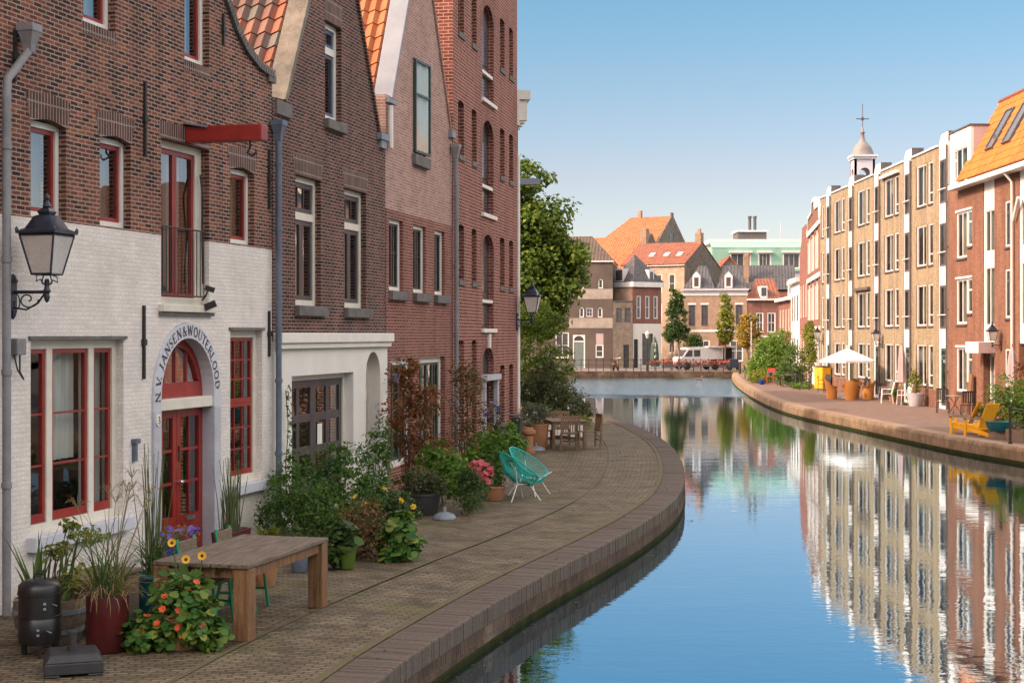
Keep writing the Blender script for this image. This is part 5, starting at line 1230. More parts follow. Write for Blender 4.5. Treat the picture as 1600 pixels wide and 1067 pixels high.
for x0, x1 in ((0,W/2),(W/2,W)):
    m_ = (x0+x1)/2; rplane(hG, [(x0,-.2,7.18),(x1,-.2,7.18),(m_+.5,3.2,9.4),(m_-.5+.3,3.2,9.4)], 'f_tile_slate')
    rplane(hG, [(x1,-.2,7.18),(x1,8,7.18),(m_+.5,8,9.4),(m_+.5,3.2,9.4)], 'f_tile_slate'); rplane(hG, [(x0,8,7.18),(x0,-.2,7.18),(m_-.2,3.2,9.4),(m_-.2,8,9.4)], 'f_tile_slate')
    xd = x0 + .85
    dd = MB().prism([(xd,7.2),(xd+.7,7.2),(xd+.7,8.35),(xd+.35,8.75),(xd,8.35)], -.1, 1.6).build('dormer', M['panel_white'], hG); MB().box(xd+.15,xd+.55,-.115,-.103,7.4,8.2).build('pane', M['glass_far'], dd)
hH, W = house('low brown brick house with dark garage opening and small red roof', (21.35, 139.0), (24.3, 139.0))
body(hH, W, 7, 6.1, 'brick_red', [rect(.75,1.4,3.2,5.0), rect(1.75,2.5,3.2,5.0), rect(.7,2.6,.02,2.5)])
fwin(hH,.75,1.4,3.2,5.0,cols=2); fwin(hH,1.75,2.5,3.2,5.0,cols=2); MB().box(.5,2.8,.9,1.0,0,2.8).build('garage_door', M['dark_paint'], hH)
MB().box(0,W,-.06,-.002,2.75,2.95).build('white_band', M['panel_white'], hH); MB().box(-.1,W+.1,-.3,.1,6.103,6.25).build('gutter', M['panel_white'], hH)
rplane(hH, [(0,-.2,6.25),(W,-.2,6.25),(W,3.5,8.2),(1.2,3.5,8.2)], 'f_tile_red')
dd = MB().box(1.1,1.75,-.1,1.5,6.3,7.4).build('dormer', M['panel_white'], hH); MB().box(1.2,1.65,-.112,-.102,6.5,7.25).build('pane', M['glass_far'], dd)
hK, W = house('house behind with long black tiled roof and brick chimney', (21.0, 150), (27.5, 149))
body(hK, W, 7, 7.4, 'brick_red'); rplane(hK, [(-.5,-.2,7.4),(W,-.2,7.4),(W,3.4,9.9),(-.5,3.4,9.9)], 'f_tile_slate'); rplane(hK, [(W,7.2,7.4),(-.5,7.2,7.4),(-.5,3.4,9.9),(W,3.4,9.9)], 'f_tile_slate')
MB().box(1.6,2.1,.8,1.4,7.8,11.0).build('chimney', M['brick_tan'], hK)
hL, W = house('small grey gabled house with red roof edges and blue window', (22.1, 167), (25.2, 167))
MB().wall([(0,0),(W,0),(W,9.6),(W/2,11.4),(0,9.6)], [rect(.9,2.1,9.4,10.1)], 0, .2).box(0,.15,.2,6,0,9.6).box(W-.15,W,.2,6,0,9.6).build('wall', M['stone_wall'], hL); fwin(hL,.9,2.1,9.4,10.1,'blue_paint',2,1)
for s in (0, 1): rplane(hL, [((-.2 if s == 0 else W+.2),-.15,9.55),((-.2 if s == 0 else W+.2),6,9.55),(W/2,6,11.55),(W/2,-.15,11.55)], 'f_tile_red')
hJ, W = house('modern block with mint green mansard roof, white dormers and grey penthouse', (22.9, 175), (33.0, 175), 'apartment block')
body(hJ, W, 10, 10.2, 'stone')
MB().wall([(-.1,10.203),(W+.1,10.203),(W+.1,12.9),(-.1,12.9)], [rect(a,b,10.5,12.3) for a, b in ((1.9,4.3),(5.1,6.6),(7.9,9.9))], -.2, .0).box(-.1,W+.1,.0,9,10.203,12.9).build('mansard', M['mint'], hJ)
slab((-.2,-.25,12.903),(W+.2,-.25,12.903),(W+.2,1.4,13.75),(-.2,1.4,13.75),.1).build('sloped_top', M['mint'], hJ)
MB().box(-.2,W+.2,1.3,9,13.5,13.95).build('roof_edge', M['panel_white'], hJ)
for a, b in ((1.9,4.3),(5.1,6.6),(7.9,9.9)):
    fwin(hJ,a,b,10.5,12.3,cols=3,rows=1,y=-.2,fw=.12); MB().box(a-.1,b+.1,-.6,-.203,12.303,12.5).build('dormer_hood', M['panel_white'], hJ)
MB().box(3.3,6.6,3,7,13.953,14.9).build('penthouse', M['lead_dark'], hJ); MB().box(3.1,6.8,2.8,7.2,14.903,15.1).build('penthouse_roof', M['panel_white'], hJ)
for x in (4.8, 5.4): MB().lathe([(.18,0),(.18,1.5),(.24,1.5),(.24,1.7)], (x,4,15.1), 10).build('flue', M['lead_dark'], hJ)
MB().tube([(8.6,5,13.9),(8.6,5,16.2)], .06, 6).build('mast', M['stone'], hJ)
# cupola
cu = thing('bell_cupola', 'slender white bell cupola with curved lead dome and cross above the yellow block', 'tower', (31.95, 140, 0))
zb = 15.6
MB().box(-1.6,1.6,-1.6,1.6,0,zb-.2).build('tower_base', M['brick_red'], cu)
MB().box(-1.15,1.15,-1.15,1.15,zb-.2,zb).build('plinth', M['plaster_white'], cu)
for f in range(4):
    MB().wall(rect(-.92,.92,zb,18.9), [arch(-.52,.52,zb+.3,17.6,.52,10)], -.92, -.72).xf(Matrix.Rotation(f*math.pi/2, 4, 'Z')).build('arched_face', M['stone_pale'], cu)
MB().box(-1.05,1.05,-1.05,1.05,18.903,19.1).box(-1.15,1.15,-1.15,1.15,19.1,19.3).build('cornice', M['stone_pale'], cu)
MB().lathe([(1.05,19.3),(1.02,19.45),(.88,19.85),(.72,20.15),(.45,20.45),(.25,20.7),(.18,21.0),(.16,21.3),(.24,21.4),(.15,21.5),(.08,21.8),(.0001,22.0)], n=16).build('dome', M['lead_dome'], cu, smooth=True)
MB().tube([(0,0,21.9),(0,0,24.0)], .035, 6).obox((0,0,22.65), (1.15,.07,.08)).obox((0,0,22.65), (.3,.06,.3), (0,R(45),0)).build('cross', M['lead_dark'], cu)
MB().lathe([(.42,0),(.38,.1),(.26,.35),(.2,.6),(.0001,.66)], (0,0,16.7), 14).build('bell', M['lead_dark'], cu)
MB().box(-.8,.8,-.06,.06,17.36,17.5).build('bell_beam', M['lead_dark'], cu)
# ------------------------------------------------------------------ lamps
def G(px, py): d = 7200/(py-523); return ((px-800)*d/2400, d)      # pavement point seen at that place of the photograph
def on(root_loc, rz, x, y, z):
    return (root_loc[0] + x*math.cos(rz) - y*math.sin(rz), root_loc[1] + x*math.sin(rz) + y*math.cos(rz), z)
def make_lantern(label, loc, rz):
    t = thing('wall_lantern', label, 'lamp', loc, rz, 'lanterns on wall brackets')
    MB().box(-.05,.05,-.035,0,-.18,.12).lathe([(.05,.0),(.055,.03),(.03,.08),(.0001,.1)], (0,-.018,.12), 10).lathe([(.0001,-.1),(.03,-.06),(.045,0)], (0,-.018,-.18), 10).build('wall_plate', M['lamp_iron'], t)
    mb = MB().tube([(0,-.02,.02),(0,-.43,.02)], .018, 8)
    c = [(0,-.20-.13*math.cos(a)*(1-a/9), -.06-.10*math.sin(a)*(1-a/9)) for a in np.linspace(0, 7.5, 26)]; mb.tube(c, .009, 5)
    c = [(0,-.06-.05*math.sin(a)*(1-a/8), -.10+.10*math.cos(a)*(1-a/8)) for a in np.linspace(0, 5.5, 16)]; mb.tube(c, .008, 5)
    mb.tube([(0,-.04,-.15),(0,-.18,-.17),(0,-.32,-.1),(0,-.40,0)], .011, 6)
    mb.build('bracket', M['lamp_iron'], t, smooth=True)
    mb = MB().lathe([(.0001,-.10),(.02,-.08),(.035,-.04),(.025,.0),(.045,.03),(.03,.06),(.022,.10),(.03,.13),(.02,.16)], (0,-.43,0), 10)
    for sx in (-1, 1):
        mb.tube([(sx*.02,-.43,.09),(sx*.09,-.43,.11),(sx*.12,-.43,.15),(sx*.21,-.43,.13),(sx*.20,-.43,.19),(sx*.13,-.43,.20),(sx*.10,-.43,.23)], .008, 5)
        mb.tube([(0,-.43+sx*.02,.09),(0,-.43+sx*.06,.13),(0,-.43+sx*.04,.20),(0,-.43+sx*.09,.23)], .008, 5)
    mb.build('stem', M['lamp_iron'], t, smooth=True)
    b, w0, w1, z0, z1 = -.43, .115, .205, .21, .63
    mb = MB()
    for sx, sy in ((1,1),(1,-1),(-1,-1),(-1,1)): mb.tube([(sx*w0,b+sy*w0,z0),(sx*w1,b+sy*w1,z1)], .013, 6)
    for wv, z in ((w0,z0),(w1,z1)):
        for (sx,sy),(tx,ty) in (((1,1),(1,-1)),((1,-1),(-1,-1)),((-1,-1),(-1,1)),((-1,1),(1,1))): mb.tube([(sx*wv,b+sy*wv,z),(tx*wv,b+ty*wv,z)], .014, 6)
    mb.build('lantern_frame', M['lamp_iron'], t)
    for (sx,sy),(tx,ty) in (((1,1),(1,-1)),((1,-1),(-1,-1)),((-1,-1),(-1,1)),((-1,1),(1,1))):
        MB().quad((sx*w0,b+sy*w0,z0),(tx*w0,b+ty*w0,z0),(tx*w1,b+ty*w1,z1),(sx*w1,b+sy*w1,z1)).build('lamp_pane', M['lamp_glass'], t)
    mb = MB(); pr = [(w1+.03,z1+.012),(w1+.03,z1+.035),(w1-.04,z1+.07),(.10,z1+.20),(.06,z1+.22),(.075,z1+.25),(.03,z1+.30)]
    vs = [(sx*r, b+sy*r, z) for r, z in pr for sx, sy in ((1,1),(-1,1),(-1,-1),(1,-1))]
    mb.add(vs, [(i*4+k, i*4+(k+1)%4, (i+1)*4+(k+1)%4, (i+1)*4+k) for i in range(len(pr)-1) for k in range(4)] + [(3,2,1,0), tuple(len(pr)*4-4+k for k in range(4))])
    for sx, sy in ((1,1),(-1,1),(-1,-1),(1,-1)): mb.lathe([(.016,0),(.02,.03),(.0001,.06)], (sx*(w1+.02),b+sy*(w1+.02),z1+.03), 6)
    mb.lathe([(.03,.28),(.05,.31),(.03,.35),(.02,.37),(.035,.40),(.0001,.46)], (0,b,z1), 10)
    mb.build('lantern_roof', M['lamp_iron'], t, smooth=True)
    return t
r1, rT = rz2(Q0, Q1), rz2(Q3, Q4)
lan = make_lantern('large old lantern on scrolled iron bracket over the white painted house wall', on(Q0, r1, .16, 0, 3.44), r1)
for lb_, (x, y, z), rz in (('lantern at the far corner of the tall warehouse beside the big tree', on(Q3, rT, WT-.12, 0, 3.38), rT),
        ('lantern on the brick house wall near its canopy and green door', on((17.46,61.5), R(-90), 6.75, 0, 2.62), R(-90)),
        ('lantern on the yellow block beside the white parasol', on((17.46,87), R(-90), 14.75, 0, 2.55), R(-90)),
        ('lantern at the far end of the yellow block above the bushes', on((17.46,87), R(-90), .9, 0, 2.65), R(-90))):
    place(copy_tree(lan), (x, y, z), rz, lb_, None if 'warehouse' in lb_ else .8)
# ------------------------------------------------------------------ near quay: furniture
tb = thing('garden_table', 'heavy weathered wooden table with thick square legs by the red door', 'table', (-2.80, 16.12, 0), r1)
mb = MB(); rg_ = random.Random(3)
for k in range(5):
    y0 = -.52 + k*.209; dx = rg_.uniform(-.02,.02); mb.box(-1.06+dx, 1.06+dx, y0, y0+.199, .715+rg_.uniform(0,.004), .757+rg_.uniform(0,.004))
mb.build('tabletop', M['wood_table'], tb, bevel=.007)
MB().box(-.90,.90,-.475,-.435,.61,.713).box(-.90,.90,.435,.475,.61,.713).box(-.98,-.94,-.42,.42,.61,.713).box(.94,.98,-.42,.42,.61,.713).build('apron', M['wood_leg'], tb)
for sx in (-1, 1):
    for sy in (-1, 1): MB().taper((sx*.96, sy*.43), .085, .085, .085, .085, 0, .713).build('leg', M['wood_leg'], tb, bevel=.012)
def school_chair(label, loc, rz):
    t = thing('garden_chair', label, 'chair', loc, rz, 'green tube chairs at the wooden table')
    MB().box(-.2,.2,-.2,.2,.43,.45).build('seat', M['wood_teak'], t, bevel=.008)
    MB().box(-.2,.2,.2,.222,.68,.86).build('backrest', M['wood_old'], t, bevel=.008)
    mb = MB()
    for sx in (-1, 1):
        mb.tube([(sx*.2,-.22,0),(sx*.19,-.17,.42),(sx*.19,.15,.42),(sx*.19,.24,.88)], .019, 7); mb.tube([(sx*.2,.25,0),(sx*.19,.16,.42)], .019, 7)
        mb.tube([(sx*.195,-.2,.2),(sx*.195,.21,.2)], .015, 6)
    mb.tube([(-.19,-.17,.42),(.19,-.17,.42)], .012, 6).tube([(-.19,.2,.62),(.19,.2,.62)], .012, 6).tube([(-.19,.15,.42),(0,.2,.62),(.19,.15,.42)], .010, 6)
    mb.build('tube_frame', M['green_tube'], t, smooth=True); return t
school_chair('green tube chair tucked under the near end of the wooden table', on((-2.80,16.12), r1, -.18, .36, 0), r1)
school_chair('green tube chair tucked under the far end of the wooden table', on((-2.80,16.12), r1, .68, .34, 0), r1+.06)
sm = thing('smoker_barbecue', 'black barrel smoker barbecue with domed lid on three legs', 'barbecue', (*G(62,1022), 0), .2); sm.scale = (.96,.96,.86)
MB().lathe([(.19,.14),(.205,.16),(.205,.42),(.20,.425)], n=28).build('lower_barrel', M['black_enamel'], sm, smooth=True)
MB().lathe([(.212,.42),(.212,.44),(.203,.445),(.203,.66),(.212,.665),(.212,.685),(.2,.69)], n=28).build('upper_barrel', M['black_enamel'], sm, smooth=True)
ld = MB().lathe([(.207,.688),(.207,.70),(.203,.76),(.17,.80),(.1,.825),(.0001,.835)], n=28).build('lid', M['black_enamel'], sm, smooth=True)
MB().tube([(-.05,0,.83),(-.05,0,.875),(0,0,.89),(.05,0,.875),(.05,0,.83)], .012, 7).build('lid_handle', M['black_enamel'], ld)
for q in (.6, 2.7, 4.8): MB().obox((.17*math.cos(q),.17*math.sin(q),.09), (.05,.03,.20), (0,0,q)).build('leg', M['black_enamel'], sm)
for z, q in ((.56,-1.25),(.28,-1.55)):
    MB().obox((.206*math.cos(q),.206*math.sin(q),z+.025), (.025,.01,.025), (0,0,q+1.57)).build('clip', M['steel'], sm); MB().obox((.206*math.cos(q),.206*math.sin(q),z-.03), (.025,.01,.025), (0,0,q+1.57)).build('clip', M['steel'], sm)
    MB().obox((.212*math.cos(q+.5),.212*math.sin(q+.5),z), (.05,.02,.012), (0,.5,q+2.07)).build('door_latch', M['steel'], sm)
MB().tube([(-.2,-.02,.6),(-.26,-.05,.6),(-.26,.05,.6),(-.2,.03,.6)], .008, 6).build('side_handle', M['steel'], sm)
pb = thing('parasol_stand', 'square dark plastic parasol foot without parasol beside the smoker', 'parasol base', (*G(114,1048), 0), .32)
bm_ = MB().taper((0,0), .25,.25,.25,.25,.02,.12).taper((0,0), .245,.245,.20,.20,.122,.19).box(-.25,-.12,-.25,.25,0,.02).box(.12,.25,-.25,.25,0,.02).build('base', M['black_plastic'], pb, bevel=.018)
MB().lathe([(.05,.19),(.05,.23),(.035,.235),(.035,.33),(.042,.335),(.042,.36),(.03,.365)], n=14).build('tube_socket', M['black_plastic'], pb, smooth=True)
# barrel with iris and a twiggy shrub
rng = np.random.default_rng(11)
bp_ = thing('barrel_planter', 'half barrel planter with sword leaved iris and yellowish twiggy shrub', 'plant', (*G(78,1000), 0))
MB().lathe([(.29,0),(.34,.2),(.35,.3),(.345,.42),(.32,.42),(.31,.37),(.001,.37)], n=26).build('barrel', M['wood_old'], bp_)
for z, r_ in ((.10,.322),(.29,.352)): MB().lathe([(r_,z),(r_+.006,z),(r_+.008,z+.045),(r_,z+.045)], n=26).build('hoop', M['zinc'], bp_)
blades('iris_leaves', rng, [(-.16+.04*rng.normal(),.05*rng.normal(),.36) for _ in range(6)] + [(.14,.0,.36)], 26, .80, .045, .35, LM['sedge'], bp_, .5)
C, Nn, cc = leaf_cloud(rng, [(.2,.1,.62,.2,.18,.16),(.05,.1,.85,.16,.15,.10),(.35,.1,1.02,.2,.15,.10),(.18,.1,1.12,.1,.1,.06)], 420, 70, .06, .1)
leaf_mesh('foliage', C, Nn, .075, .035, LM['yellowgreen'], bp_, rng); stems(bp_, rng, .1, cc, M['twig'], .008, 12, .35)
# grasses in a dark red cylinder pot
gp = thing('potted_grass', 'tall dry grasses in a dark red cylinder pot', 'plant', (*G(168,1015), 0))
MB().lathe([(.19,0),(.20,.01),(.20,.53),(.175,.53),(.17,.48),(.001,.48)], n=28).build('pot', M['red_pot'], gp, smooth=True)
blades('dry_blades', rng, [(.12*math.cos(q), .12*math.sin(q), .46) for q in np.linspace(0, 6, 9)], 150, .55, .012, 2.4, LM['straw'], gp, .7)
blades('green_blades', rng, [(.1*math.cos(q), .1*math.sin(q), .46) for q in np.linspace(0, 6, 9)], 70, 1.0, .014, 1.5, LM['sedge'], gp, .4, 7)
mb = MB()
for i in range(9):
    e = Vector((rng.uniform(-.3,.45), rng.uniform(-.1,.25), rng.uniform(1.25,1.75))); mb.tube([(e.x*.15,e.y*.15,.47),(e.x*.5,e.y*.5,e.z*.65),e], [.005,.004,.003], 5)
    for k in range(9):
        q = rng.uniform(0, 6.28); mb.tube([e, e + Vector((math.cos(q)*.07, math.sin(q)*.07, .07+rng.uniform(0,.05))), e + Vector((math.cos(q)*.12, math.sin(q)*.12, .05))], .0025, 3, False)
mb.build('plumes', LM['straw'], gp)
# reeds in teal pot
rp = thing('potted_reeds', 'upright thin reeds in a teal glazed pot behind the dry grasses', 'plant', (-3.92, 16.7, 0))
pot_mb(.17,.24,.42).build('pot', M['teal_glaze'], rp, smooth=True)
mb = MB()
for i in range(34):
    a = rng.uniform(0, 6.28); r_ = .13*rng.random(); h_ = rng.uniform(1.0,1.85); tl = rng.normal(size=2)*.05*h_
    mb.tube([(r_*math.cos(a), r_*math.sin(a), .36), (r_*math.cos(a)+tl[0], r_*math.sin(a)+tl[1], h_)], [.006,.003], 5)
mb.build('reed_stems', M['stem'], rp); blades('leaves', rng, [(0,0,.38)], 60, .8, .02, 1.9, LM['sedge'], rp, .8)
ct = thing('wooden_crate', 'low weathered wooden box table behind the red cylinder pot', 'crate', (-4.28, 15.85, 0), r1)
mb = MB()
for k in range(4): mb.box(-.45+k*.226,-.235+k*.226,-.28,.28,.52,.55)
mb.build('top', M['wood_old'], ct); MB().box(-.42,.42,-.25,-.23,.1,.517).box(-.42,.42,.23,.25,.1,.517).box(-.42,-.40,-.228,.228,.1,.517).box(.40,.42,-.228,.228,.1,.517).build('side', M['wood_old'], ct)
for sx in (-1,1):
    for sy in (-1,1): MB().box(sx*.42-.03,sx*.42+.03,sy*.25-.03,sy*.25+.03,0,.099).build('leg', M['wood_old'], ct)
# nasturtium with orange flowers
nz_ = plant('nasturtium', 'bushy nasturtium with round leaves and orange red flowers spilling from its pot', 'plant', (-3.17, 14.75, 0),
    [(-.04,0,.40,.30,.28,.30),(.14,-.05,.32,.24,.22,.28),(-.24,-.08,.2,.26,.22,.2),(0,-.1,.22,.36,.26,.2),(.28,-.12,.12,.14,.18,.11),(-.36,-.2,.1,.16,.18,.1)], 1500, .074, LM['round'], 21, W=.08, pot=('terracotta',.16,.22,.34), per=26, cr=.14, k=14, rnd=True, droop=.0, flowers=('orange_petal',15,.042), up=.9)
sf = thing('sunflower', 'three small yellow sunflowers rising behind the nasturtium', 'plant', (-3.2, 15.02, 0))
hd = [((-.12,-.02,.97)),((.02,-.04,.81)),((.17,.0,.84))]; mb = MB()
for h_ in hd: mb.tube([(.02,.05,0),(h_[0]*.6,.04,h_[2]*.55),(h_[0],h_[1]+.03,h_[2])], [.012,.010,.007], 6)
mb.build('stem', M['stem'], sf)
for h_ in hd: flower(h_, .046, M['yellow_petal'], sf, rng, 15, (R(72),0,rng.uniform(-.25,.25)), M['heart'], 'flower_head')
C = np.array([[rng.uniform(-.3,.32), rng.uniform(-.05,.1), rng.uniform(.3,.72)] for _ in range(26)]); leaf_mesh('leaves', C, unit(rng.normal(size=(26,3))*.5+np.array([[0,-.5,.8]])), .17, .12, LM['mid'], sf, rng, .4)
# by the doors
bpt = plant('potted_plant', 'blue glazed pot of purple flowers beside the red door', 'plant', (-4.12, 19.05, 0), [(0,0,.52,.24,.22,.10)], 260, .08, LM['straw'], 31, W=.012, pot=('blue_glaze',.15,.20,.45), per=60, cr=.08, k=8, flowers=('purple_petal',26,.05))
rd = thing('horsetail_planter', 'upright horsetail stems in a dark red rectangular planter', 'plant', (-3.80, 20.8, 0), r1)
MB().taper((0,0), .28,.13,.31,.155,0,.36).build('planter', M['red_pot'], rd, bevel=.008); MB().box(-.27,.27,-.12,.12,.362,.37).build('soil', M['soil'], rd)
mb = MB()
for i in range(70):
    x, y, h_ = rng.uniform(-.2,.2), rng.uniform(-.09,.09), rng.uniform(.75,1.35); tl = rng.normal(size=2)*.06
    mb.tube([(x,y,.36),(x+tl[0]*.4,y+tl[1]*.4,h_*.6),(x+tl[0]*h_,y+tl[1]*h_,h_)], [.007,.006,.003], 5)
mb.build('horsetail_stems', M['stem'], rd)
# shrubs in front of the cream shopfront
def hosta(label, loc, seed, mat='yellowgreen', n=34, L=.30):
    r_ = np.random.default_rng(seed); t = thing('hosta', label, 'plant', (*loc, 0)); blades('leaves', r_, [(0,0,.03),(.05,0,.03),(-.05,.03,.03)], n, L*1.3, .13, 1.5, LM[mat], t, .6, 5); return t
hosta('broad leaved pale green hosta between the red planter and the shrubs', (-3.42, 21.7), 41); 
plant('leafy_shrub', 'dense dark green leafy shrub in front of the brown garage doors', 'shrub', (-2.75, 23.0, 0), [(-.3,0,.75,.55,.5,.55),(.25,.1,.85,.5,.45,.55),(0,-.1,.35,.75,.5,.35)], 4200, .075, LM['mid'], 42, per=34, cr=.15, k=22)
plant('willow_leaf_shrub', 'taller slender shrub with narrow pointed leaves near the arched door', 'shrub', (-2.12, 23.9, 0), [(0,0,1.0,.28,.25,.55),(.1,.05,1.35,.16,.15,.35),(-.1,0,.45,.35,.3,.4)], 1500, .10, LM['mid'], 43, W=.028, per=44, cr=.11, k=18)
plant('grey_leaved_shrub', 'grey green small leaved bush at the left end of the shrub group', 'shrub', (-3.15, 22.0, 0), [(0,0,.6,.42,.35,.42),(.35,-.1,.5,.38,.32,.4),(-.3,.1,.4,.25,.25,.35)], 3800, .05, LM['mid'], 44, per=44, cr=.12, k=20)
plant('hydrangea', 'rusty brown fading hydrangea leaning out over the paving', 'shrub', (-2.02, 20.6, 0), [(0,0,.52,.34,.3,.28),(.12,-.1,.25,.28,.25,.22)], 2000, .055, LM['rust'], 45, per=50, cr=.10, k=22, stem='twig', sr=.004)
plant('potted_plant', 'dark leaved plant in a lime green pot beside the rusty hydrangea', 'plant', (-2.12, 19.75, 0), [(-.05,0,.42,.22,.18,.16),(-.12,0,.15,.16,.15,.12)], 200, .13, LM['dark'], 46, W=.11, pot=('lime_glaze',.09,.13,.30), per=30, cr=.1, k=8, rnd=True, up=.8)
plant('nasturtium', 'mound of large round bright green nasturtium leaves at the corner of the shrub group', 'plant', (-1.50, 20.5, 0), [(0,0,.32,.27,.25,.30),(.03,-.1,.18,.28,.22,.2)], 420, .13, LM['round'], 47, W=.125, per=34, cr=.10, k=8, rnd=True, droop=.1, up=.8)
plant('daisy_bush', 'green bush dotted with yellow daisies above the nasturtium mound', 'plant', (-1.72, 21.4, 0), [(-.1,0,.62,.35,.3,.28),(.15,.1,.5,.3,.25,.3)], 1700, .06, LM['dark'], 48, per=44, cr=.11, k=16, flowers=('yellow_petal',7,.05))
plant('trailing_plant', 'low trailing greenery along the foot of the shrub group by the table', 'plant', (-2.62, 20.3, 0), [(0,0,.14,.4,.25,.14),(-.3,.5,.2,.3,.3,.2)], 520, .07, LM['dark'], 49, per=50, cr=.09, k=5, flowers=('lilac_petal',3,.05))
plant('potted_plant', 'small slate blue pot with dark leaves behind the table legs', 'plant', (-2.70, 19.5, 0), [(0,0,.34,.16,.15,.09)], 130, .08, LM['dark'], 50, pot=('lead_blue',.10,.13,.26), per=60, cr=.07, k=5)
plant('potted_plant', 'terracotta pot standing behind the far chair of the wooden table', 'plant', (-2.95, 18.4, 0), [(0,0,.36,.16,.15,.10)], 130, .07, LM['mid'], 51, pot=('terracotta',.11,.15,.28), per=60, cr=.07, k=5)
vn = thing('climbing_vine', 'thin dark climbing vine on the corner of the cream shopfront', 'plant', on(Q1, rz2(Q1,Q2), .33, -.09, 0), rz2(Q1,Q2))
pts = [(.05*math.sin(z*5), -.02, z) for z in np.linspace(.3, 2.15, 12)]; MB().tube(pts, .007, 5).build('stem', M['twig'], vn)
C = np.array([(p[0]+rng.uniform(-.1,.1), -.04-rng.random()*.05, p[2]+rng.uniform(-.08,.08)) for p in pts for _ in range(11)]); leaf_mesh('leaves', C, unit(np.tile([[0,-1,.3]],(len(C),1))+rng.normal(size=(len(C),3))*.5), .09, .035, LM['dark'], vn, rng)
# copper and mixed shrubs along the brick houses
plant('copper_shrub', 'tall copper leaved shrub trained against the white framed windows', 'shrub', (-1.86, 28.0, 0), [(0,0,1.45,.52,.36,.65),(-.1,0,2.2,.34,.26,.5),(.25,-.05,.9,.5,.36,.45),(.3,-.1,1.8,.3,.25,.3)], 3000, .075, LM['copper'], 52, per=26, cr=.15, k=26, stem='twig', sr=.007, shell=.2)
plant('twiggy_shrub', 'thin twiggy shrub of mixed green and rusty leaves before the warehouse', 'shrub', (-.92, 32.4, 0), [(0,0,1.6,.48,.35,.65),(-.1,.1,2.2,.32,.25,.35),(.1,-.2,.8,.55,.4,.5)], 1900, .07, LM['rust'], 53, per=26, cr=.14, k=26, stem='twig', shell=.2)
plant('bright_shrub', 'yellow green bushy plant above the black tub by the copper shrub', 'shrub', (-1.28, 26.7, 0), [(0,0,.72,.42,.36,.42),(.3,-.1,.5,.3,.3,.35)], 2000, .085, LM['bright'], 54, per=34, cr=.13, k=14)
plant('tub_plant', 'grey green mounded plants in a wide black tub', 'plant', (-1.50, 25.75, 0), [(-.1,0,.55,.36,.3,.22),(.2,0,.5,.25,.25,.2)], 1600, .06, LM['olive'], 55, pot=('black_plastic',.25,.31,.36), per=44, cr=.11, k=10)
plant('dark_bush', 'rounded dark green bush at the front right of the second shrub group', 'shrub', (-.72, 25.6, 0), [(0,0,.36,.30,.28,.34),(.02,-.05,.6,.22,.2,.16)], 1900, .05, LM['dark'], 56, per=44, cr=.10, k=10)
plant('sedum', 'pink flowering sedum between the dark bush and terracotta pot', 'plant', (-.56, 26.5, 0), [(0,0,.50,.22,.2,.27)], 420, .07, LM['mid'], 57, per=44, cr=.09, k=12, flowers=('pink_petal',70,.07))
plant('bright_shrub', 'large light green leafy shrub behind the turquoise chairs', 'shrub', (-.45, 29.6, 0), [(0,0,.72,.45,.4,.45),(.35,.1,.85,.35,.35,.4),(-.3,.3,.5,.3,.3,.3)], 2300, .10, LM['bright'], 58, per=30, cr=.15, k=16)
plant('potted_plant', 'terracotta pot of mixed stems left of the turquoise chairs', 'plant', (-.32, 27.9, 0), [(0,0,.75,.22,.2,.35),(.02,0,.4,.2,.2,.12)], 600, .06, LM['mid'], 59, pot=('terracotta',.15,.2,.26), per=40, cr=.1, k=14)
plant('purple_flower_spike', 'slender plant with small purple flowers in front of the warehouse door', 'plant', (-.38, 33.2, 0), [(0,0,1.1,.22,.2,.5),(0,0,.5,.3,.3,.35)], 800, .06, LM['olive'], 60, per=36, cr=.1, k=14, flowers=('purple_petal',10,.06))
def dome_foot(label, loc, r_=.19):
    t = thing('parasol_stand', label, 'parasol base', (*loc, 0)); MB().lathe([(r_,0),(r_,.03),(r_*.85,.075),(r_*.45,.105),(.035,.115),(.0001,.12)], n=20).build('dome', M['zinc'], t, smooth=True)
    MB().lathe([(.03,.11),(.03,.2),(.02,.2)], n=10).build('tube_socket', M['pipe_grey'], t); return t
dome_foot('domed grey parasol foot on the paving before the black tub', (-1.10, 25.05)); dome_foot('domed dark parasol foot beside the wooden dining table', (.62, 39.9), .25)
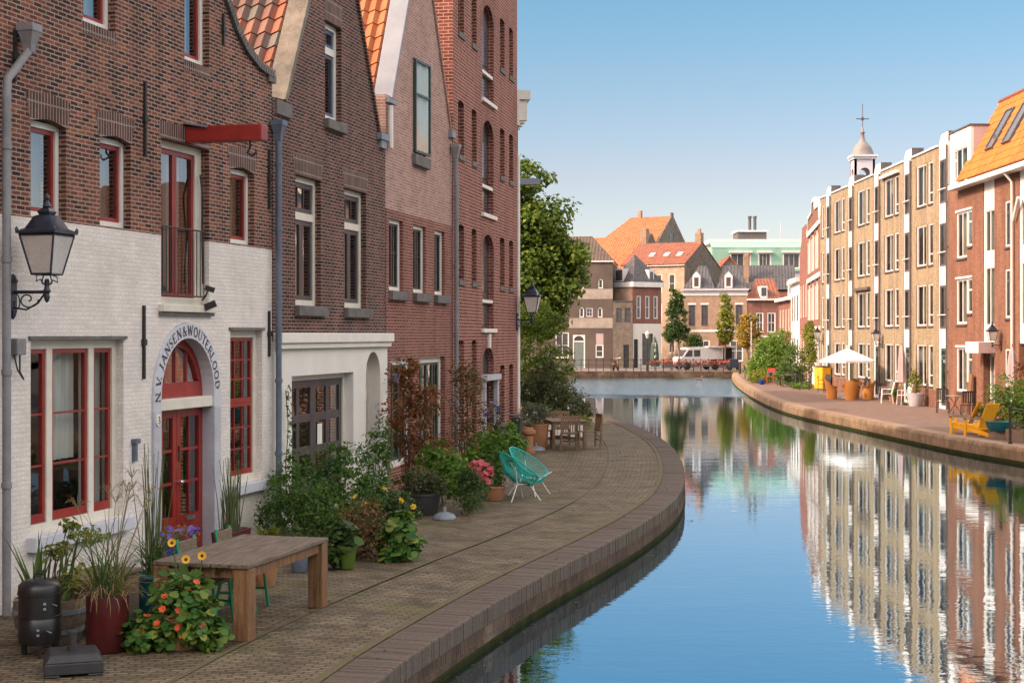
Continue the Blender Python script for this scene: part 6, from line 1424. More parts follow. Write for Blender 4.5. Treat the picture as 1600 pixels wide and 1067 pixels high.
# turquoise string chairs
def string_chair(label, loc, rz):
    t = thing('string_chair', label, 'chair', (*loc, 0), rz, 'turquoise string chairs on the quay')
    n = 48; hoop = []; 
    for k in range(n):
        q = 2*math.pi*k/n; a = math.cos(q); r_ = .43 + .06*a
        u_ = r_*a; v_ = .40*math.sin(q)*(1-.12*a)
        hoop.append(Vector((v_, u_*math.cos(R(38)) + .02, .58 + u_*math.sin(R(38)))))
    MB().tube(hoop, .013, 7, closed=True).build('hoop', M['turquoise'], t, smooth=True)
    cb = Vector((0, .02, .32)); ring = [cb + Vector((.09*math.sin(2*math.pi*k/n), .09*math.cos(2*math.pi*k/n), 0)) for k in range(n)]
    mb = MB()
    for k in range(n):
        for s in (0, .5):
            h_ = hoop[k].lerp(hoop[(k+1) % n], s); g = ring[k].lerp(ring[(k+1) % n], s); m1 = h_.lerp(g, .55) + Vector((0,.0,-.10)) + (h_-cb).normalized()*.05
            m1.z = min(m1.z, h_.z-.02); mb.tube([h_, m1, g], .0042, 4, False)
    mb.build('cord_shell', M['turquoise'], t); mb = MB().tube(ring, .011, 6, closed=True)
    for sx, y1, ht in ((-.3,-.26,.42),(.3,-.26,.42),(-.26,.34,.62),(.26,.34,.62)):
        mb.tube([(sx*1.0,y1,0),(sx*.55,y1*.42,.30)], .010, 6); mb.tube([(sx*.55,y1*.42,.30),(sx*1.12,y1*1.05 if y1 < 0 else y1*.8,ht)], .009, 6)
    mb.tube([(-.16,-.11,.30),(.16,-.11,.30),(.14,.14,.30),(-.14,.14,.30)], .009, 6, closed=True)
    mb.build('legs', M['white_metal'], t); return t
string_chair('turquoise string chair turned its back to the shrubs, nearer of the pair', G(812,781), R(122)); string_chair('turquoise string chair facing the shrubs, farther of the pair', G(829,773), R(62))
# pots near the warehouse corner
plant('potted_plant', 'lavender in a big ochre terracotta pot by the warehouse corner', 'plant', (.66, 40.4, 0), [(-.05,0,.98,.42,.38,.22)], 1600, .10, LM['grey'], 61, W=.016, pot=('terracotta',.26,.31,.66), per=44, cr=.12, k=16)
plant('potted_plant', 'small bushy lavender in a dark brown pot on the left of the ochre pot', 'plant', (.25, 40.0, 0), [(0,0,.72,.28,.25,.2)], 700, .09, LM['grey'], 62, W=.016, pot=('wood_old',.18,.22,.52), per=44, cr=.1, k=12)
cpn = thing('chimney_pot', 'old reddish chimney pot standing on the paving beside the ochre pot', 'chimney pot', (.40, 38.9, 0))
MB().lathe([(.19,0),(.19,.08),(.13,.1),(.14,.45),(.2,.5),(.2,.58),(.15,.6),(.13,.66),(.1,.66),(.1,.6)], n=18).build('clay_body', M['terracotta'], cpn, smooth=True)
# wooden dining set
dt = thing('dining_table', 'grey wooden garden dining table on the bend of the near quay', 'table', (1.42, 41.0, 0), R(8))
mb = MB()
for k in range(6): mb.box(-.5,.5,-.75+k*.25,-.506+k*.25,.71,.74)
mb.build('tabletop', M['wood_old'], dt); MB().box(-.46,.46,-.71,-.68,.63,.708).box(-.46,.46,.68,.71,.63,.708).box(-.46,-.43,-.679,.679,.63,.708).box(.43,.46,-.679,.679,.63,.708).build('apron', M['wood_teak'], dt)
for sx in (-1,1):
    for sy in (-1,1): MB().box(sx*.42-.035,sx*.42+.035,sy*.66-.035,sy*.66+.035,0,.629).build('leg', M['wood_teak'], dt)
def slat_chair(label, loc, rz):
    t = thing('wooden_chair', label, 'chair', (*loc, 0), rz, 'wooden slatted chairs round the dining table')
    mb = MB()
    for k in range(5): mb.box(-.22,.22,-.24+k*.09,-.165+k*.09,.42,.44)
    mb.build('seat', M['wood_teak'], t); mb = MB().box(-.22,.22,.215,.245,.44,.48).box(-.24,.24,.27,.30,.82,.90)
    for k in range(7): mb.taper((-.18+k*.06,.23), .016,.01,.016,.01,.482,.818,(0,.05))
    mb.build('backrest', M['wood_teak'], t)
    for sx in (-1,1):
        MB().taper((sx*.21,-.22), .022,.022,.022,.022,0,.419).build('leg', M['wood_teak'], t); MB().taper((sx*.235,.25), .02,.022,.02,.02,0,.90,(0,.04)).build('leg', M['wood_teak'], t)
    MB().box(-.2,.2,-.235,-.205,.2,.23).box(-.2,.2,.235,.265,.2,.23).build('stretcher', M['wood_teak'], t); return t
for lb_, x, y, rz in (('slatted wooden chair with its back to the camera at the near table end', 1.50, 40.0, R(183)), ('slatted wooden chair on the canal side of the dining table', 2.05, 40.9, R(-75)),
        ('slatted wooden chair on the house side of the dining table', .86, 41.2, R(98)), ('slatted wooden chair at the far end of the dining table', 1.35, 42.1, R(4))): slat_chair(lb_, (x, y), rz)
tw_ = thing('towel', 'pale striped towel hung over the house side chair', 'towel', (.88, 41.2, 0), R(98))
MB().box(-.1,.12,.195,.215,.5,.90).box(-.1,.12,.215,.32,.905,.92).box(-.1,.12,.305,.32,.45,.904).build('cloth', M['white_cloth'], tw_)
# moped by the warehouse
def scooter(label, loc, rz, body_, s=1.0, name='scooter'):
    t = thing(name, label, 'scooter', (*loc, 0), rz); t.scale = (s,s,s)
    for x in (-.6,.62):
        w_ = MB().lathe([(.13,-.05),(.22,-.055),(.25,-.03),(.25,.03),(.22,.055),(.13,.05)], n=18).xf(Matrix.Translation((x,0,.25)) @ Matrix.Rotation(R(90),4,'X')).build('wheel', M['iron'], t, smooth=True)
        MB().lathe([(.001,-.03),(.13,-.035),(.13,.035),(.001,.03)], n=12).xf(Matrix.Translation((x,0,.25)) @ Matrix.Rotation(R(90),4,'X')).build('rim', M['steel'], w_)
    MB().prism([(-.75,.45),(-.5,.35),(-.1,.3),(.35,.3),(.5,.75),(.45,.95),(.36,.95),(.28,.42),(-.05,.42),(-.15,.72),(-.75,.68)], -.14, .14).build('body', body_, t, bevel=.03)
    MB().box(-.75,-.08,-.13,.13,.72,.80).build('seat', M['iron'], t, bevel=.03)
    MB().tube([(.62,0,.25),(.42,0,.95)], .03, 8).tube([(.36,-.32,1.02),(.42,-.1,1.0),(.42,.1,1.0),(.36,.32,1.02)], .018, 6).build('handlebar', M['steel'], t)
    MB().lathe([(.0001,0),(.07,.03),(.08,.08)], n=12).xf(Matrix.Translation((.52,0,.9)) @ Matrix.Rotation(R(-90),4,'Y')).build('headlight', M['lamp_glass'], t); return t
scooter('dark scooter with chrome handlebar parked against the warehouse', (-.08, 37.9), R(60), M['black_plastic'])
# greenery at the bend
plant('olive_shrub', 'large dark olive green shrub behind the dining table', 'shrub', (1.05, 47.0, 0), [(0,0,1.0,.85,.7,.9),(.6,-.2,.8,.5,.5,.6),(-.5,.2,1.4,.5,.5,.7),(.1,0,1.75,.5,.5,.4)], 5200, .085, LM['olive'], 63, per=26, cr=.18, k=26, stem='twig', shell=.4)
plant('bright_shrub', 'small bright yellow green bush on the quay edge behind the table', 'shrub', (1.95, 45.5, 0), [(0,0,.35,.34,.3,.32)], 700, .07, LM['yellowgreen'], 64, per=40, cr=.11, k=8)
plant('tall_bush', 'tall mid green bush hanging under the big tree', 'bush', (.85, 51.5, 0), [(-.3,0,2.2,.95,.8,1.4),(.5,0,1.7,.8,.7,1.2),(-.1,0,3.5,.85,.7,.7)], 7500, .11, LM['tree'], 65, per=22, cr=.24, k=14, shell=.45)
plant('olive_shrub', 'pale twiggy shrub hanging over the water at the quay tip', 'shrub', (2.0, 50.5, 0), [(0,0,.75,.6,.5,.6),(.3,0,.4,.5,.5,.35)], 2000, .085, LM['olive'], 66, per=26, cr=.16, k=16, stem='twig')
wb = thing('white_planter', 'low white wooden planter box behind the dining table', 'planter', (1.45, 44.6, 0), R(5)); 
mb = MB()
for k in range(8): mb.box(-.6+k*.15,-.465+k*.15,-.2,-.18,.05,.45)
mb.build('slats', M['white_paint'], wb); MB().box(-.6,.6,-.178,.2,.03,.42).build('box', M['wood_old'], wb)
tree('chestnut_tree', 'large spreading broadleaf tree behind the warehouse on the near quay', (.0, 58, 0),
     [(.1,0,8.8,1.15,1.1,.9),(.9,.3,3.6,1.3,1.1,.7),(.3,.2,7.0,1.3,1.2,1.1),(-.7,.3,7.9,1.3,1.2,1.1),(.9,-.2,7.3,1.2,1.2,.9),(-.9,0,6.4,1.5,1.5,1.2),(.7,.1,6.3,1.3,1.3,.8),(1.9,-.3,5.9,.95,1.0,.75),(1.5,-.2,4.9,1.15,1.2,.75),(.1,-.3,5.3,1.5,1.3,.9),(.7,0,4.1,1.4,1.2,.7),(-1.0,.1,4.8,1.3,1.2,1.0)], 36000, .18, LM['tree'], 71, (.22, 5.0), .55, 6, limbs=40, loose=.12)
# ------------------------------------------------------------------ right quay
def on_wall(d, off=.0): return (17.46-off, d)
# white parasol with its table and wicker chairs
up_t = thing('parasol', 'open white parasol over the wicker chairs on the right quay', 'parasol', (15.75, 72.2, 0))
n_ = 6; top = Vector((0,0,2.36)); rim = [Vector((1.42*math.cos(2*math.pi*(k+.25)/n_), 1.42*math.sin(2*math.pi*(k+.25)/n_), 1.80)) for k in range(n_)]
mb = MB()
for k in range(n_):
    a, b = rim[k], rim[(k+1) % n_]
    for j in range(6):
        f0, f1 = j/6, (j+1)/6; sag = lambda f: -.10*math.sin(math.pi*f)
        P00, P01 = top.lerp(a,f0), top.lerp(b,f0); P10, P11 = top.lerp(a,f1), top.lerp(b,f1)
        m0, m1 = P00.lerp(P01,.5)+Vector((0,0,sag(f0)*.5)), P10.lerp(P11,.5)+Vector((0,0,sag(f1)*.5-.0))
        mb.add([P00,m0,m1,P10], [(0,1,2,3)] if j else [(0,2,3)]); mb.add([m0,P01,P11,m1], [(0,1,2,3)] if j else [(0,2,3)])
    mb.quad(a, b, b-Vector((0,0,.10)), a-Vector((0,0,.10)))
cn = mb.build('canopy', M['white_cloth'], up_t); sd_ = cn.modifiers.new('cloth', 'SOLIDIFY'); sd_.thickness = .008
MB().tube([(0,0,0),(0,0,2.45)], .025, 8).lathe([(.04,2.4),(.05,2.45),(.0001,2.5)]).build('pole', M['white_metal'], up_t)
mb = MB()
for p in rim: mb.tube([top-Vector((0,0,.05)), p-Vector((0,0,.015))], .009, 5)
mb.build('rib', M['white_metal'], up_t); MB().lathe([(.28,0),(.28,.06),(.05,.09),(.05,.3)], n=16).build('foot', M['stone'], up_t)
wt = thing('wicker_table', 'round dark table under the white parasol', 'table', (15.75, 71.5, 0))
MB().lathe([(.5,.70),(.5,.73),(.0001,.735)], n=24).build('tabletop', M['wood_teak'], wt); MB().lathe([(.25,0),(.22,.04),(.06,.06),(.05,.69),(.0001,.69)], n=14).build('pedestal', M['iron'], wt)
def tub_chair(label, loc, rz):
    t = thing('wicker_chair', label, 'chair', (*loc, 0), rz, 'orange wicker tub chairs under the parasol')
    n = 18; mb = MB(); vs, fs = [], []
    for j, (z, r_) in enumerate(((.0,.24),(.2,.26),(.42,.29),(.62,.32),(.92,.38))):
        for k in range(n+1):
            q = R(-35) + R(250)*k/n; back = max(0, math.sin(q)); zz = z if z < .6 else .60 + (z-.60)*back**1.3
            for rr in (r_, r_-.03): vs.append((rr*math.cos(q), rr*.95*math.sin(q), zz))
    W2_ = (n+1)*2
    for j in range(4):
        for k in range(n):
            a = j*W2_+k*2; fs += [(a, a+2, a+W2_+2, a+W2_), (a+1, a+W2_+1, a+W2_+3, a+3)]
    a = 4*W2_
    for k in range(n): fs.append((a+k*2, a+k*2+2, a+k*2+3, a+k*2+1))
    for e in (0, n):
        for j in range(4): fs.append((j*W2_+e*2, j*W2_+e*2+1, (j+1)*W2_+e*2+1, (j+1)*W2_+e*2))
    mb.add(vs, fs).build('shell', M['wicker'], t, smooth=True)
    MB().lathe([(.235,.02),(.25,.38),(.24,.42),(.0001,.43)], n=18).build('seat', M['wicker'], t); return t
for lb_, x, y, rz in (('wicker tub chair at the left of the parasol table, back to the water', 14.95, 71.8, R(95)), ('wicker tub chair at the front of the parasol table', 15.55, 70.6, R(170)),
    ('wicker tub chair at the right of the parasol table', 16.45, 71.0, R(-110)), ('wicker tub chair behind the parasol table', 16.15, 72.6, R(-25))): tub_chair(lb_, (x, y), rz)
yc = thing('storage_cabinet', 'bright yellow metal cabinet against the yellow block wall', 'cabinet', (16.75, 84.0, 0), R(-75))
MB().box(-.5,.5,.02,.5,.05,1.25).build('cabinet_box', M['yellow_paint'], yc, bevel=.01)
for x0, x1 in ((-.48,-.01),(.01,.48)):
    d_ = MB().box(x0,x1,-.003,.018,.08,1.21).build('door', M['yellow_paint'], yc); MB().box(x1-.08 if x0 < 0 else x0+.05,x1-.05 if x0 < 0 else x0+.08,-.025,-.004,.6,.75).build('handle', M['iron'], d_)
MB().box(-.53,.53,-.03,.52,1.253,1.29).build('top', M['iron'], yc)
def fold_chair(label, loc, rz, mat, name='garden_chair', group=None, arms=True, tall=.92, seat=.43):
    t = thing(name, label, 'chair', (*loc, 0), rz, group)
    mb = MB()
    for k in range(5): mb.box(-.2,.2,-.22+k*.088,-.15+k*.088,seat-.02,seat)
    mb.build('seat', mat, t); mb = MB()
    for k in range(5): mb.obox((-.16+k*.08,.23+.05,(seat+tall)/2+.03), (.055,.015,tall-seat-.06), (-.16,0,0))
    mb.obox((0,.325,tall), (.42,.025,.05), (-.16,0,0)); mb.build('backrest', mat, t)
    for sx in (-1,1):
        MB().tube([(sx*.22,-.24,0),(sx*.21,-.2,seat+ (.2 if arms else 0))], .016, 6).build('leg', mat, t); MB().tube([(sx*.22,.27,0),(sx*.215,.2,seat),(sx*.215,.32,tall)], .016, 6).build('leg', mat, t)
        if arms: MB().obox((sx*.22,.02,seat+.2), (.05,.48,.025)).build('armrest', mat, t)
    return t
DG = M['lead_dark']
for lb_, x, y, rz, m_ in (('dark green metal garden chair left of the yellow cabinet', 16.15, 87.0, R(60), M['green_paint']), ('black garden armchair just before the yellow cabinet', 16.3, 80.2, R(-60), M['dark_paint']),
    ('black garden armchair turned toward the yellow cabinet', 15.75, 82.6, R(80), M['dark_paint']), ('dark chair behind the parasol near the window', 17.0, 75.0, R(-90), M['dark_paint']),
    ('grey garden chair at the wall right of the wicker chairs', 16.9, 69.6, R(-90), M['pipe_grey']), ('dark metal chair alone at the tip of the right quay', 16.1, 104.5, R(70), M['dark_paint']),
    ('dark chair in front of the bushes beside the red chair', 16.0, 90.6, R(30), M['dark_paint'])): fold_chair(lb_, (x, y), rz, m_, group='garden chairs on the right quay')
fold_chair('small red painted chair carrying a green pot before the bushes', (15.65, 93.0), R(-20), M['red_petal'], arms=False, tall=.95, seat=.5)
gpt = thing('flower_pot', 'small green pot standing on the red chair', 'pot', (15.65, 93.0, .50)); pot_mb(.10,.15,.22).build('pot', M['teal_glaze'], gpt)
bpot = thing('flower_pot', 'small round blue pot on the paving left of the red chair', 'pot', (15.05, 92.6, 0)); pot_mb(.13,.2,.28).build('pot', M['blue_glaze'], bpot)
tt = thing('garden_table', 'small dark slatted table between the chairs before the bushes', 'table', (15.9, 88.3, 0)); MB().box(-.4,.4,-.3,.3,.68,.71).build('tabletop', M['wood_old'], tt)
for sx in (-1,1):
    for sy in (-1,1): MB().box(sx*.35-.02,sx*.35+.02,sy*.25-.02,sy*.25+.02,0,.679).build('leg', M['wood_old'], tt)
# bushes at the end of the yellow block
plant('large_bush', 'big sunlit bush of mixed green before the ornate gable house', 'bush', (16.3, 97.5, 0), [(0,0,1.5,1.3,1.3,1.5),(-.6,0,.8,.9,1,.8),(.7,-.5,2.4,.9,.9,1.0)], 6500, .15, LM['bright'], 81, per=15, cr=.32, k=24, stem='twig', shell=.45, sr=.015)
plant('large_bush', 'olive green bush directly left of the yellow cabinet', 'bush', (16.6, 89.5, 0), [(0,0,1.2,.9,.9,1.2),(-.5,-.2,.7,.8,.8,.7)], 4200, .13, LM['mid'], 82, per=18, cr=.27, k=20, stem='twig', shell=.45, sr=.013)
plant('climbing_shrub', 'yellow green climber reaching up the first white strip', 'shrub', (17.05, 87.6, 0), [(0,0,2.2,.35,.5,1.2),(0,.5,3.2,.3,.6,.6)], 2600, .13, LM['yellowgreen'], 83, per=24, cr=.22, k=18, stem='twig', sr=.012)
plant('low_shrub', 'pale green low shrub beside the dark garden table', 'shrub', (15.5, 94.5, 0), [(0,0,.5,.7,.7,.5),(-.4,.8,.4,.5,.5,.4)], 1500, .12, LM['yellowgreen'], 84, per=20, cr=.22, k=10)
plant('low_shrub', 'grassy green tuft at the foot of the yellow cabinet', 'shrub', (16.0, 85.2, 0), [(0,0,.18,.6,.6,.2)], 800, .10, LM['bright'], 85, per=30, cr=.14, k=4)
# white chairs and tub
for lb_, x, y, rz in (('white plastic garden chair nearer the concrete tub', 16.75, 65.6, R(-80)), ('cream garden chair left of the white plastic chair', 16.4, 67.2, R(-100))):
    fold_chair(lb_, (x, y), rz, M['white_metal'] if 'plastic' in lb_ else M['cream_paint'], group='pale garden chairs by the wall')
plant('potted_plant', 'light shrub in a big pale concrete tub against the yellow block', 'plant', (16.95, 64.5, 0), [(0,0,.95,.3,.3,.35),(-.05,0,1.3,.15,.15,.25)], 500, .09, LM['yellowgreen'], 86, pot=('stone',.27,.37,.55), per=30, cr=.13, k=14, stem='twig')
plant('potted_plant', 'low pots of greenery at the wall behind the cream chair', 'plant', (17.0, 68.6, 0), [(0,0,.42,.25,.4,.2)], 400, .09, LM['mid'], 87, pot=('terracotta',.13,.17,.26), per=40, cr=.12, k=6)
def closed_parasol(label, loc, h=2.5, mat='pink_panel', lean=0):
    t = thing('closed_parasol', label, 'parasol', (*loc, 0)); t.rotation_euler = (R(lean), 0, 0)
    n = 12; mb = MB(); vs = []
    for z, r_ in ((h*.36,.10),(h*.38,.17),(h*.55,.15),(h*.75,.13),(h*.9,.10),(h,.03)): vs += [(r_*(1+.22*(k % 2))*math.cos(2*math.pi*k/n), r_*(1+.22*(k % 2))*math.sin(2*math.pi*k/n), z) for k in range(n)]
    mb.add(vs, [(i*n+k, i*n+(k+1)%n, (i+1)*n+(k+1)%n, (i+1)*n+k) for i in range(5) for k in range(n)]).build('canopy', M[mat], t)
    MB().tube([(0,0,0),(0,0,h+.08)], .022, 8).build('pole', M['wood_teak'], t); MB().lathe([(.25,0),(.25,.07),(.05,.1)], n=16).build('foot', M['lead_dark'], t); return t
closed_parasol('closed brown parasol standing by the concrete tub', (16.75, 66.0), 2.55, 'pink_panel'); closed_parasol('closed pinkish parasol in front of the brick house pipe', (17.0, 52.2), 2.6, 'pink_panel')
bs_ = thing('bistro_table', 'small metal bistro table under the brick house window', 'table', (16.6, 57.6, 0)); MB().lathe([(.33,.70),(.33,.72),(.0001,.725)], n=20).build('tabletop', M['pipe_grey'], bs_)
for q in (0, 2.1, 4.2): MB().tube([(.3*math.cos(q),.3*math.sin(q),0),(0,0,.4),(-.2*math.cos(q),-.2*math.sin(q),.69)], .012, 6).build('leg', M['iron'], bs_)
fold_chair('scrolled metal chair left of the bistro table', (16.5, 58.8), R(-10), M['iron'], group='metal bistro chairs', arms=False); fold_chair('scrolled metal chair right of the bistro table', (16.75, 56.5), R(170), M['iron'], group='metal bistro chairs', arms=False)
brd = thing('timber_board', 'brown timber board leaning against the brick house', 'board', (17.25, 57.9, 0), R(-90)); MB().obox((0,0,.78), (.4,.05,1.5), (-.08,0,0)).build('panel', M['wood_warm'], brd)
def deck_chair(label, loc, rz):
    t = thing('deck_chair', label, 'chair', (*loc, 0), rz, 'yellow slanted deck chairs on the quay edge')
    mb = MB()
    for k in range(5): mb.obox((-.22+k*.11,.28,.62), (.10,.022,.80), (-.42,0,0))
    mb.build('backrest', M['yellow_paint'], t); mb = MB()
    for k in range(6): mb.obox((0,-.34+k*.095,.345-k*.022), (.54,.085,.02), (-.23,0,0))
    mb.build('seat', M['yellow_paint'], t)
    for sx in (-1,1):
        MB().box(sx*.30-.05,sx*.30+.05,-.42,.30,.52,.545).build('armrest', M['wood_old'], t); MB().box(sx*.30-.02,sx*.30+.02,-.40,-.32,0,.519).build('leg', M['yellow_paint'], t)
        MB().add([(sx*.26-.015,-.40,.20),(sx*.26+.015,-.40,.20),(sx*.26+.015,.62,0),(sx*.26-.015,.62,0),(sx*.26-.015,-.40,.34),(sx*.26+.015,-.40,.34),(sx*.26+.015,.62,.10),(sx*.26-.015,.62,.10)], [(0,3,2,1),(4,5,6,7),(0,1,5,4),(1,2,6,5),(2,3,7,6),(3,0,4,7)]).build('side_rail', M['yellow_paint'], t)
    return t
deck_chair('yellow slanted deck chair seen from its side at the quay edge', (13.75, 46.6), R(-120)); deck_chair('yellow slanted deck chair showing its front boards, nearer the plants', (13.85, 45.3), R(-150))
plant('large_bush', 'dense yellow green bush above the green tub at the right edge', 'bush', (15.4, 47.2, 0), [(0,0,1.1,.85,.8,.62),(.6,-.6,1.0,.7,.7,.6),(0,-.2,.5,.8,.8,.5)], 5000, .10, LM['bright'], 88, per=22, cr=.2, k=20, stem='twig', shell=.4)
plant('flower_bush', 'mixed flowering bush behind the yellow deck chairs', 'bush', (14.6, 46.2, 0), [(0,0,.45,.5,.5,.4),(-.2,.3,.6,.35,.4,.3)], 1500, .08, LM['yellowgreen'], 89, per=34, cr=.14, k=10, flowers=('pink_petal',9,.05))
plant('copper_shrub', 'rust red leaved shrub at the right edge by the brick house', 'shrub', (17.0, 50.5, 0), [(0,0,1.6,.5,.5,.8),(0,-.6,1.2,.5,.6,.7)], 1800, .11, LM['copper'], 90, per=24, cr=.2, k=14, stem='twig')
gt_ = thing('planter_tub', 'turquoise green round tub beside the wooden bench', 'planter', (14.05, 44.3, 0)); MB().lathe([(.28,.22),(.36,.36),(.40,.5),(.38,.5),(.3,.40),(.001,.40)], n=22).build('tub', M['teal_glaze'], gt_, smooth=True); MB().box(-.25,.25,-.2,.2,0,.219).build('crate_foot', M['wood_old'], gt_)
pbx = thing('planter_box', 'low wooden planter box with stones at the quay edge', 'planter', (14.15, 43.2, 0), R(-80)); MB().wall(rect(-.5,.5,0,.32), [], -.02, .0).wall(rect(-.5,.5,0,.32), [], .42, .44).box(-.5,-.48,.0,.42,0,.32).box(.48,.5,.0,.42,0,.32).build('sides', M['wood_old'], pbx); MB().box(-.479,.479,.001,.419,.0,.27).build('soil', M['soil'], pbx)
mr_ = thing('bench', 'wooden slatted bench facing the water at the right edge', 'bench', (14.75, 43.0, 0), R(-105))
mb = MB()
for k in range(4): mb.box(-.8,.8,-.22+k*.12,-.12+k*.12,.42,.45)
mb.build('seat', M['wicker'], mr_); mb = MB()
for k in range(3): mb.obox((0,.30+k*.04,.58+k*.14), (1.6,.03,.11), (-.25,0,0))
mb.build('backrest', M['wicker'], mr_)
for sx in (-1,1): MB().box(sx*.7-.03,sx*.7+.03,-.2,.28,0,.419).build('leg', M['wood_warm'], mr_)
qr = thing('quay_railing', 'short black iron railing on the quay edge at the right', 'railing', (13.72, 42.3, 0), R(-82))
for i in range(3): MB().tube([(i*1.5,0,0),(i*1.5,0,1.0)], .04, 8).lathe([(.055,.0),(.06,.05),(.04,.08)], (i*1.5,0,0), 10).lathe([(.05,.98),(.06,1.02),(.0001,1.06)], (i*1.5,0,0), 10).build('post', M['iron'], qr)
for z in (.55,.97): MB().tube([(0,0,z),(3,0,z)], .025, 8).build('rail', M['iron'], qr)
# ------------------------------------------------------------------ far quay: railing, trees, street things
fr = thing('quay_railing', 'long black iron railing along the far quay', 'railing', (2.6, 126.35, 0))
L_ = 15.4; nP = 26
for i in range(nP): MB().tube([(i*L_/(nP-1),0,0),(i*L_/(nP-1),0,.98)], .035, 6).lathe([(.05,.95),(.05,1.0),(.0001,1.05)], (i*L_/(nP-1),0,0), 6).build('post', M['iron'], fr)
for z in (.5,.93): MB().tube([(0,0,z),(L_,0,z)], .018, 6).build('rail', M['iron'], fr)
rngf = np.random.default_rng(9)
for i, px in enumerate((1024, 1046, 1066, 1086, 1107, 1130)):
    x = (px-800)/2400*126; t = thing('flower_box', 'flower box of pink and red flowers hung on the far railing', 'flower box', (x, 126.12, .38), 0, 'flower boxes on the far railing')
    MB().taper((0,0), .34,.09,.38,.12,0,.2).build('trough', M['lead_dark'], t)
    C = np.array([[rngf.uniform(-.5,.5), rngf.uniform(-.16,.16), .2+rngf.uniform(-.05,.25)] for _ in range(130)]); leaf_mesh('foliage', C, unit(rngf.normal(size=(130,3))+np.array([[0,-.4,.6]])), .11, .08, LM['mid'], t, rngf)
    C = np.array([[rngf.uniform(-.5,.5), rngf.uniform(-.2,.1), .25+rngf.uniform(-.05,.25)] for _ in range(90)]); o_ = leaf_mesh('blossom', C, unit(rngf.normal(size=(90,3))+np.array([[0,-.6,.4]])), .11, .10, M['pink_petal'] if i % 2 else M['red_petal'], t, rngf); o_['kind'] = 'stuff'
def street_tree(label, px, d, blobs, mat, seed, n=2600, L=.2, base=0, tr=(.09,2.6)):
    return tree('street_tree', label, ((px-800)/2400*d, d, 0), blobs, n, L, LM[mat], seed, tr, .3, 16, 'bark_pale', 'street trees at the bend', limbs=10)
street_tree('slim dark green street tree left of its twin', 1050, 129, [(0,0,4.2,.5,.5,1.6),(.1,0,6.0,.3,.3,1.0),(-.1,0,3.0,.65,.6,.7)], 'dark', 91)
street_tree('slim dark green street tree right of its twin', 1061, 130.5, [(0,0,4.3,.6,.5,1.6),(0,0,5.8,.35,.3,1.0),(.1,0,3.2,.75,.6,.8)], 'dark', 92)
street_tree('pale green pointed street tree by the white van', 1133, 131, [(0,0,3.8,.75,.7,1.5),(0,0,5.4,.5,.5,1.1),(0,0,2.9,.7,.7,.6)], 'yellowgreen', 93, 3200)
street_tree('small round orange autumn tree beside the lamp post', 1168, 125.5, [(0,0,3.25,.98,.9,1.05),(.1,0,4.1,.65,.6,.6),(-.2,0,2.5,.7,.7,.5)], 'orange', 94, 3400, .17, tr=(.08,2.2))
plant('dark_bush', 'dark clipped bush behind the white van', 'bush', (16.2, 137.0, 0), [(0,0,1.7,.9,.7,1.2),(0,0,2.6,.6,.5,.5)], 1800, .2, LM['dark'], 95, per=14, cr=.3, k=8)
plant('low_shrub', 'low grass tuft around the orange tree trunk', 'shrub', (18.7, 123.0, 0), [(0,0,.06,1.1,1.2,.10)], 700, .14, LM['yellowgreen'], 96, per=16, cr=.16, k=0)
lp = thing('lamp_post', 'thin grey lamp post beside the orange tree', 'lamp post', (19.4, 124.5, 0)); MB().lathe([(.11,0),(.11,.5),(.06,.6),(.05,4.1),(.0001,4.1)], n=10).build('post', M['stone'], lp); MB().lathe([(.05,4.1),(.16,4.2),(.2,4.3),(.0001,4.45)], n=10).build('lamp_head', M['lead_dark'], lp)
lp2 = thing('lamp_post', 'dark lamp post with lantern in front of the green banner parasol', 'lamp post', (11.2, 127.2, 0)); MB().lathe([(.1,0),(.1,.6),(.05,.7),(.045,2.7),(.0001,2.7)], n=10).build('post', M['iron'], lp2); MB().lathe([(.08,2.7),(.17,3.05),(.2,3.06),(.05,3.3),(.0001,3.4)], n=6).build('lantern', M['lamp_glass'], lp2)
for i, (px, d) in enumerate(((1163, 119.5), (1146, 118.6))): 
    t = thing('bollard', ('dark bollard at the foot of the orange tree', 'dark bollard at the corner of the far railing')[i], 'bollard', ((px-800)/2400*d + .5, d, 0)); MB().lathe([(.09,0),(.08,.75),(.1,.8),(.07,.9),(.0001,.93)], n=10).build('post', M['iron'], t)
gb = thing('closed_parasol', 'closed dark green parasol with white lettering marks on the far quay', 'parasol', (11.95, 128.6, 0))
n = 10; vs = []
for z, r_ in ((.5,.36),(1.4,.34),(2.2,.26),(2.75,.08)): vs += [(r_*(1+.15*(k % 2))*math.cos(2*math.pi*k/n), r_*(1+.15*(k % 2))*math.sin(2*math.pi*k/n), z) for k in range(n)]
MB().add(vs, [(i*n+k, i*n+(k+1)%n, (i+1)*n+(k+1)%n, (i+1)*n+k) for i in range(3) for k in range(n)]).build('canopy', M['green_paint'], gb); MB().tube([(0,0,0),(0,0,2.9)], .03, 6).build('pole', M['iron'], gb)
mb = MB()
for z, pts in ((2.15,[(-.07,.12),(.07,.14),(.0,-.02),(.07,-.12),(-.07,-.14)]), (1.7,[(.07,.12),(-.06,.06),(-.06,-.1),(.06,-.12),(.05,.0)]), (1.2,[(-.06,-.14),(-.05,.02),(.06,.13),(.07,-.02),(-.02,-.1)])): mb.tube([(x,-.43 + (z-1.2)*.09,z+q) for x, q in pts], .022, 4)
mb.build('lettering', M['white_paint'], gb)
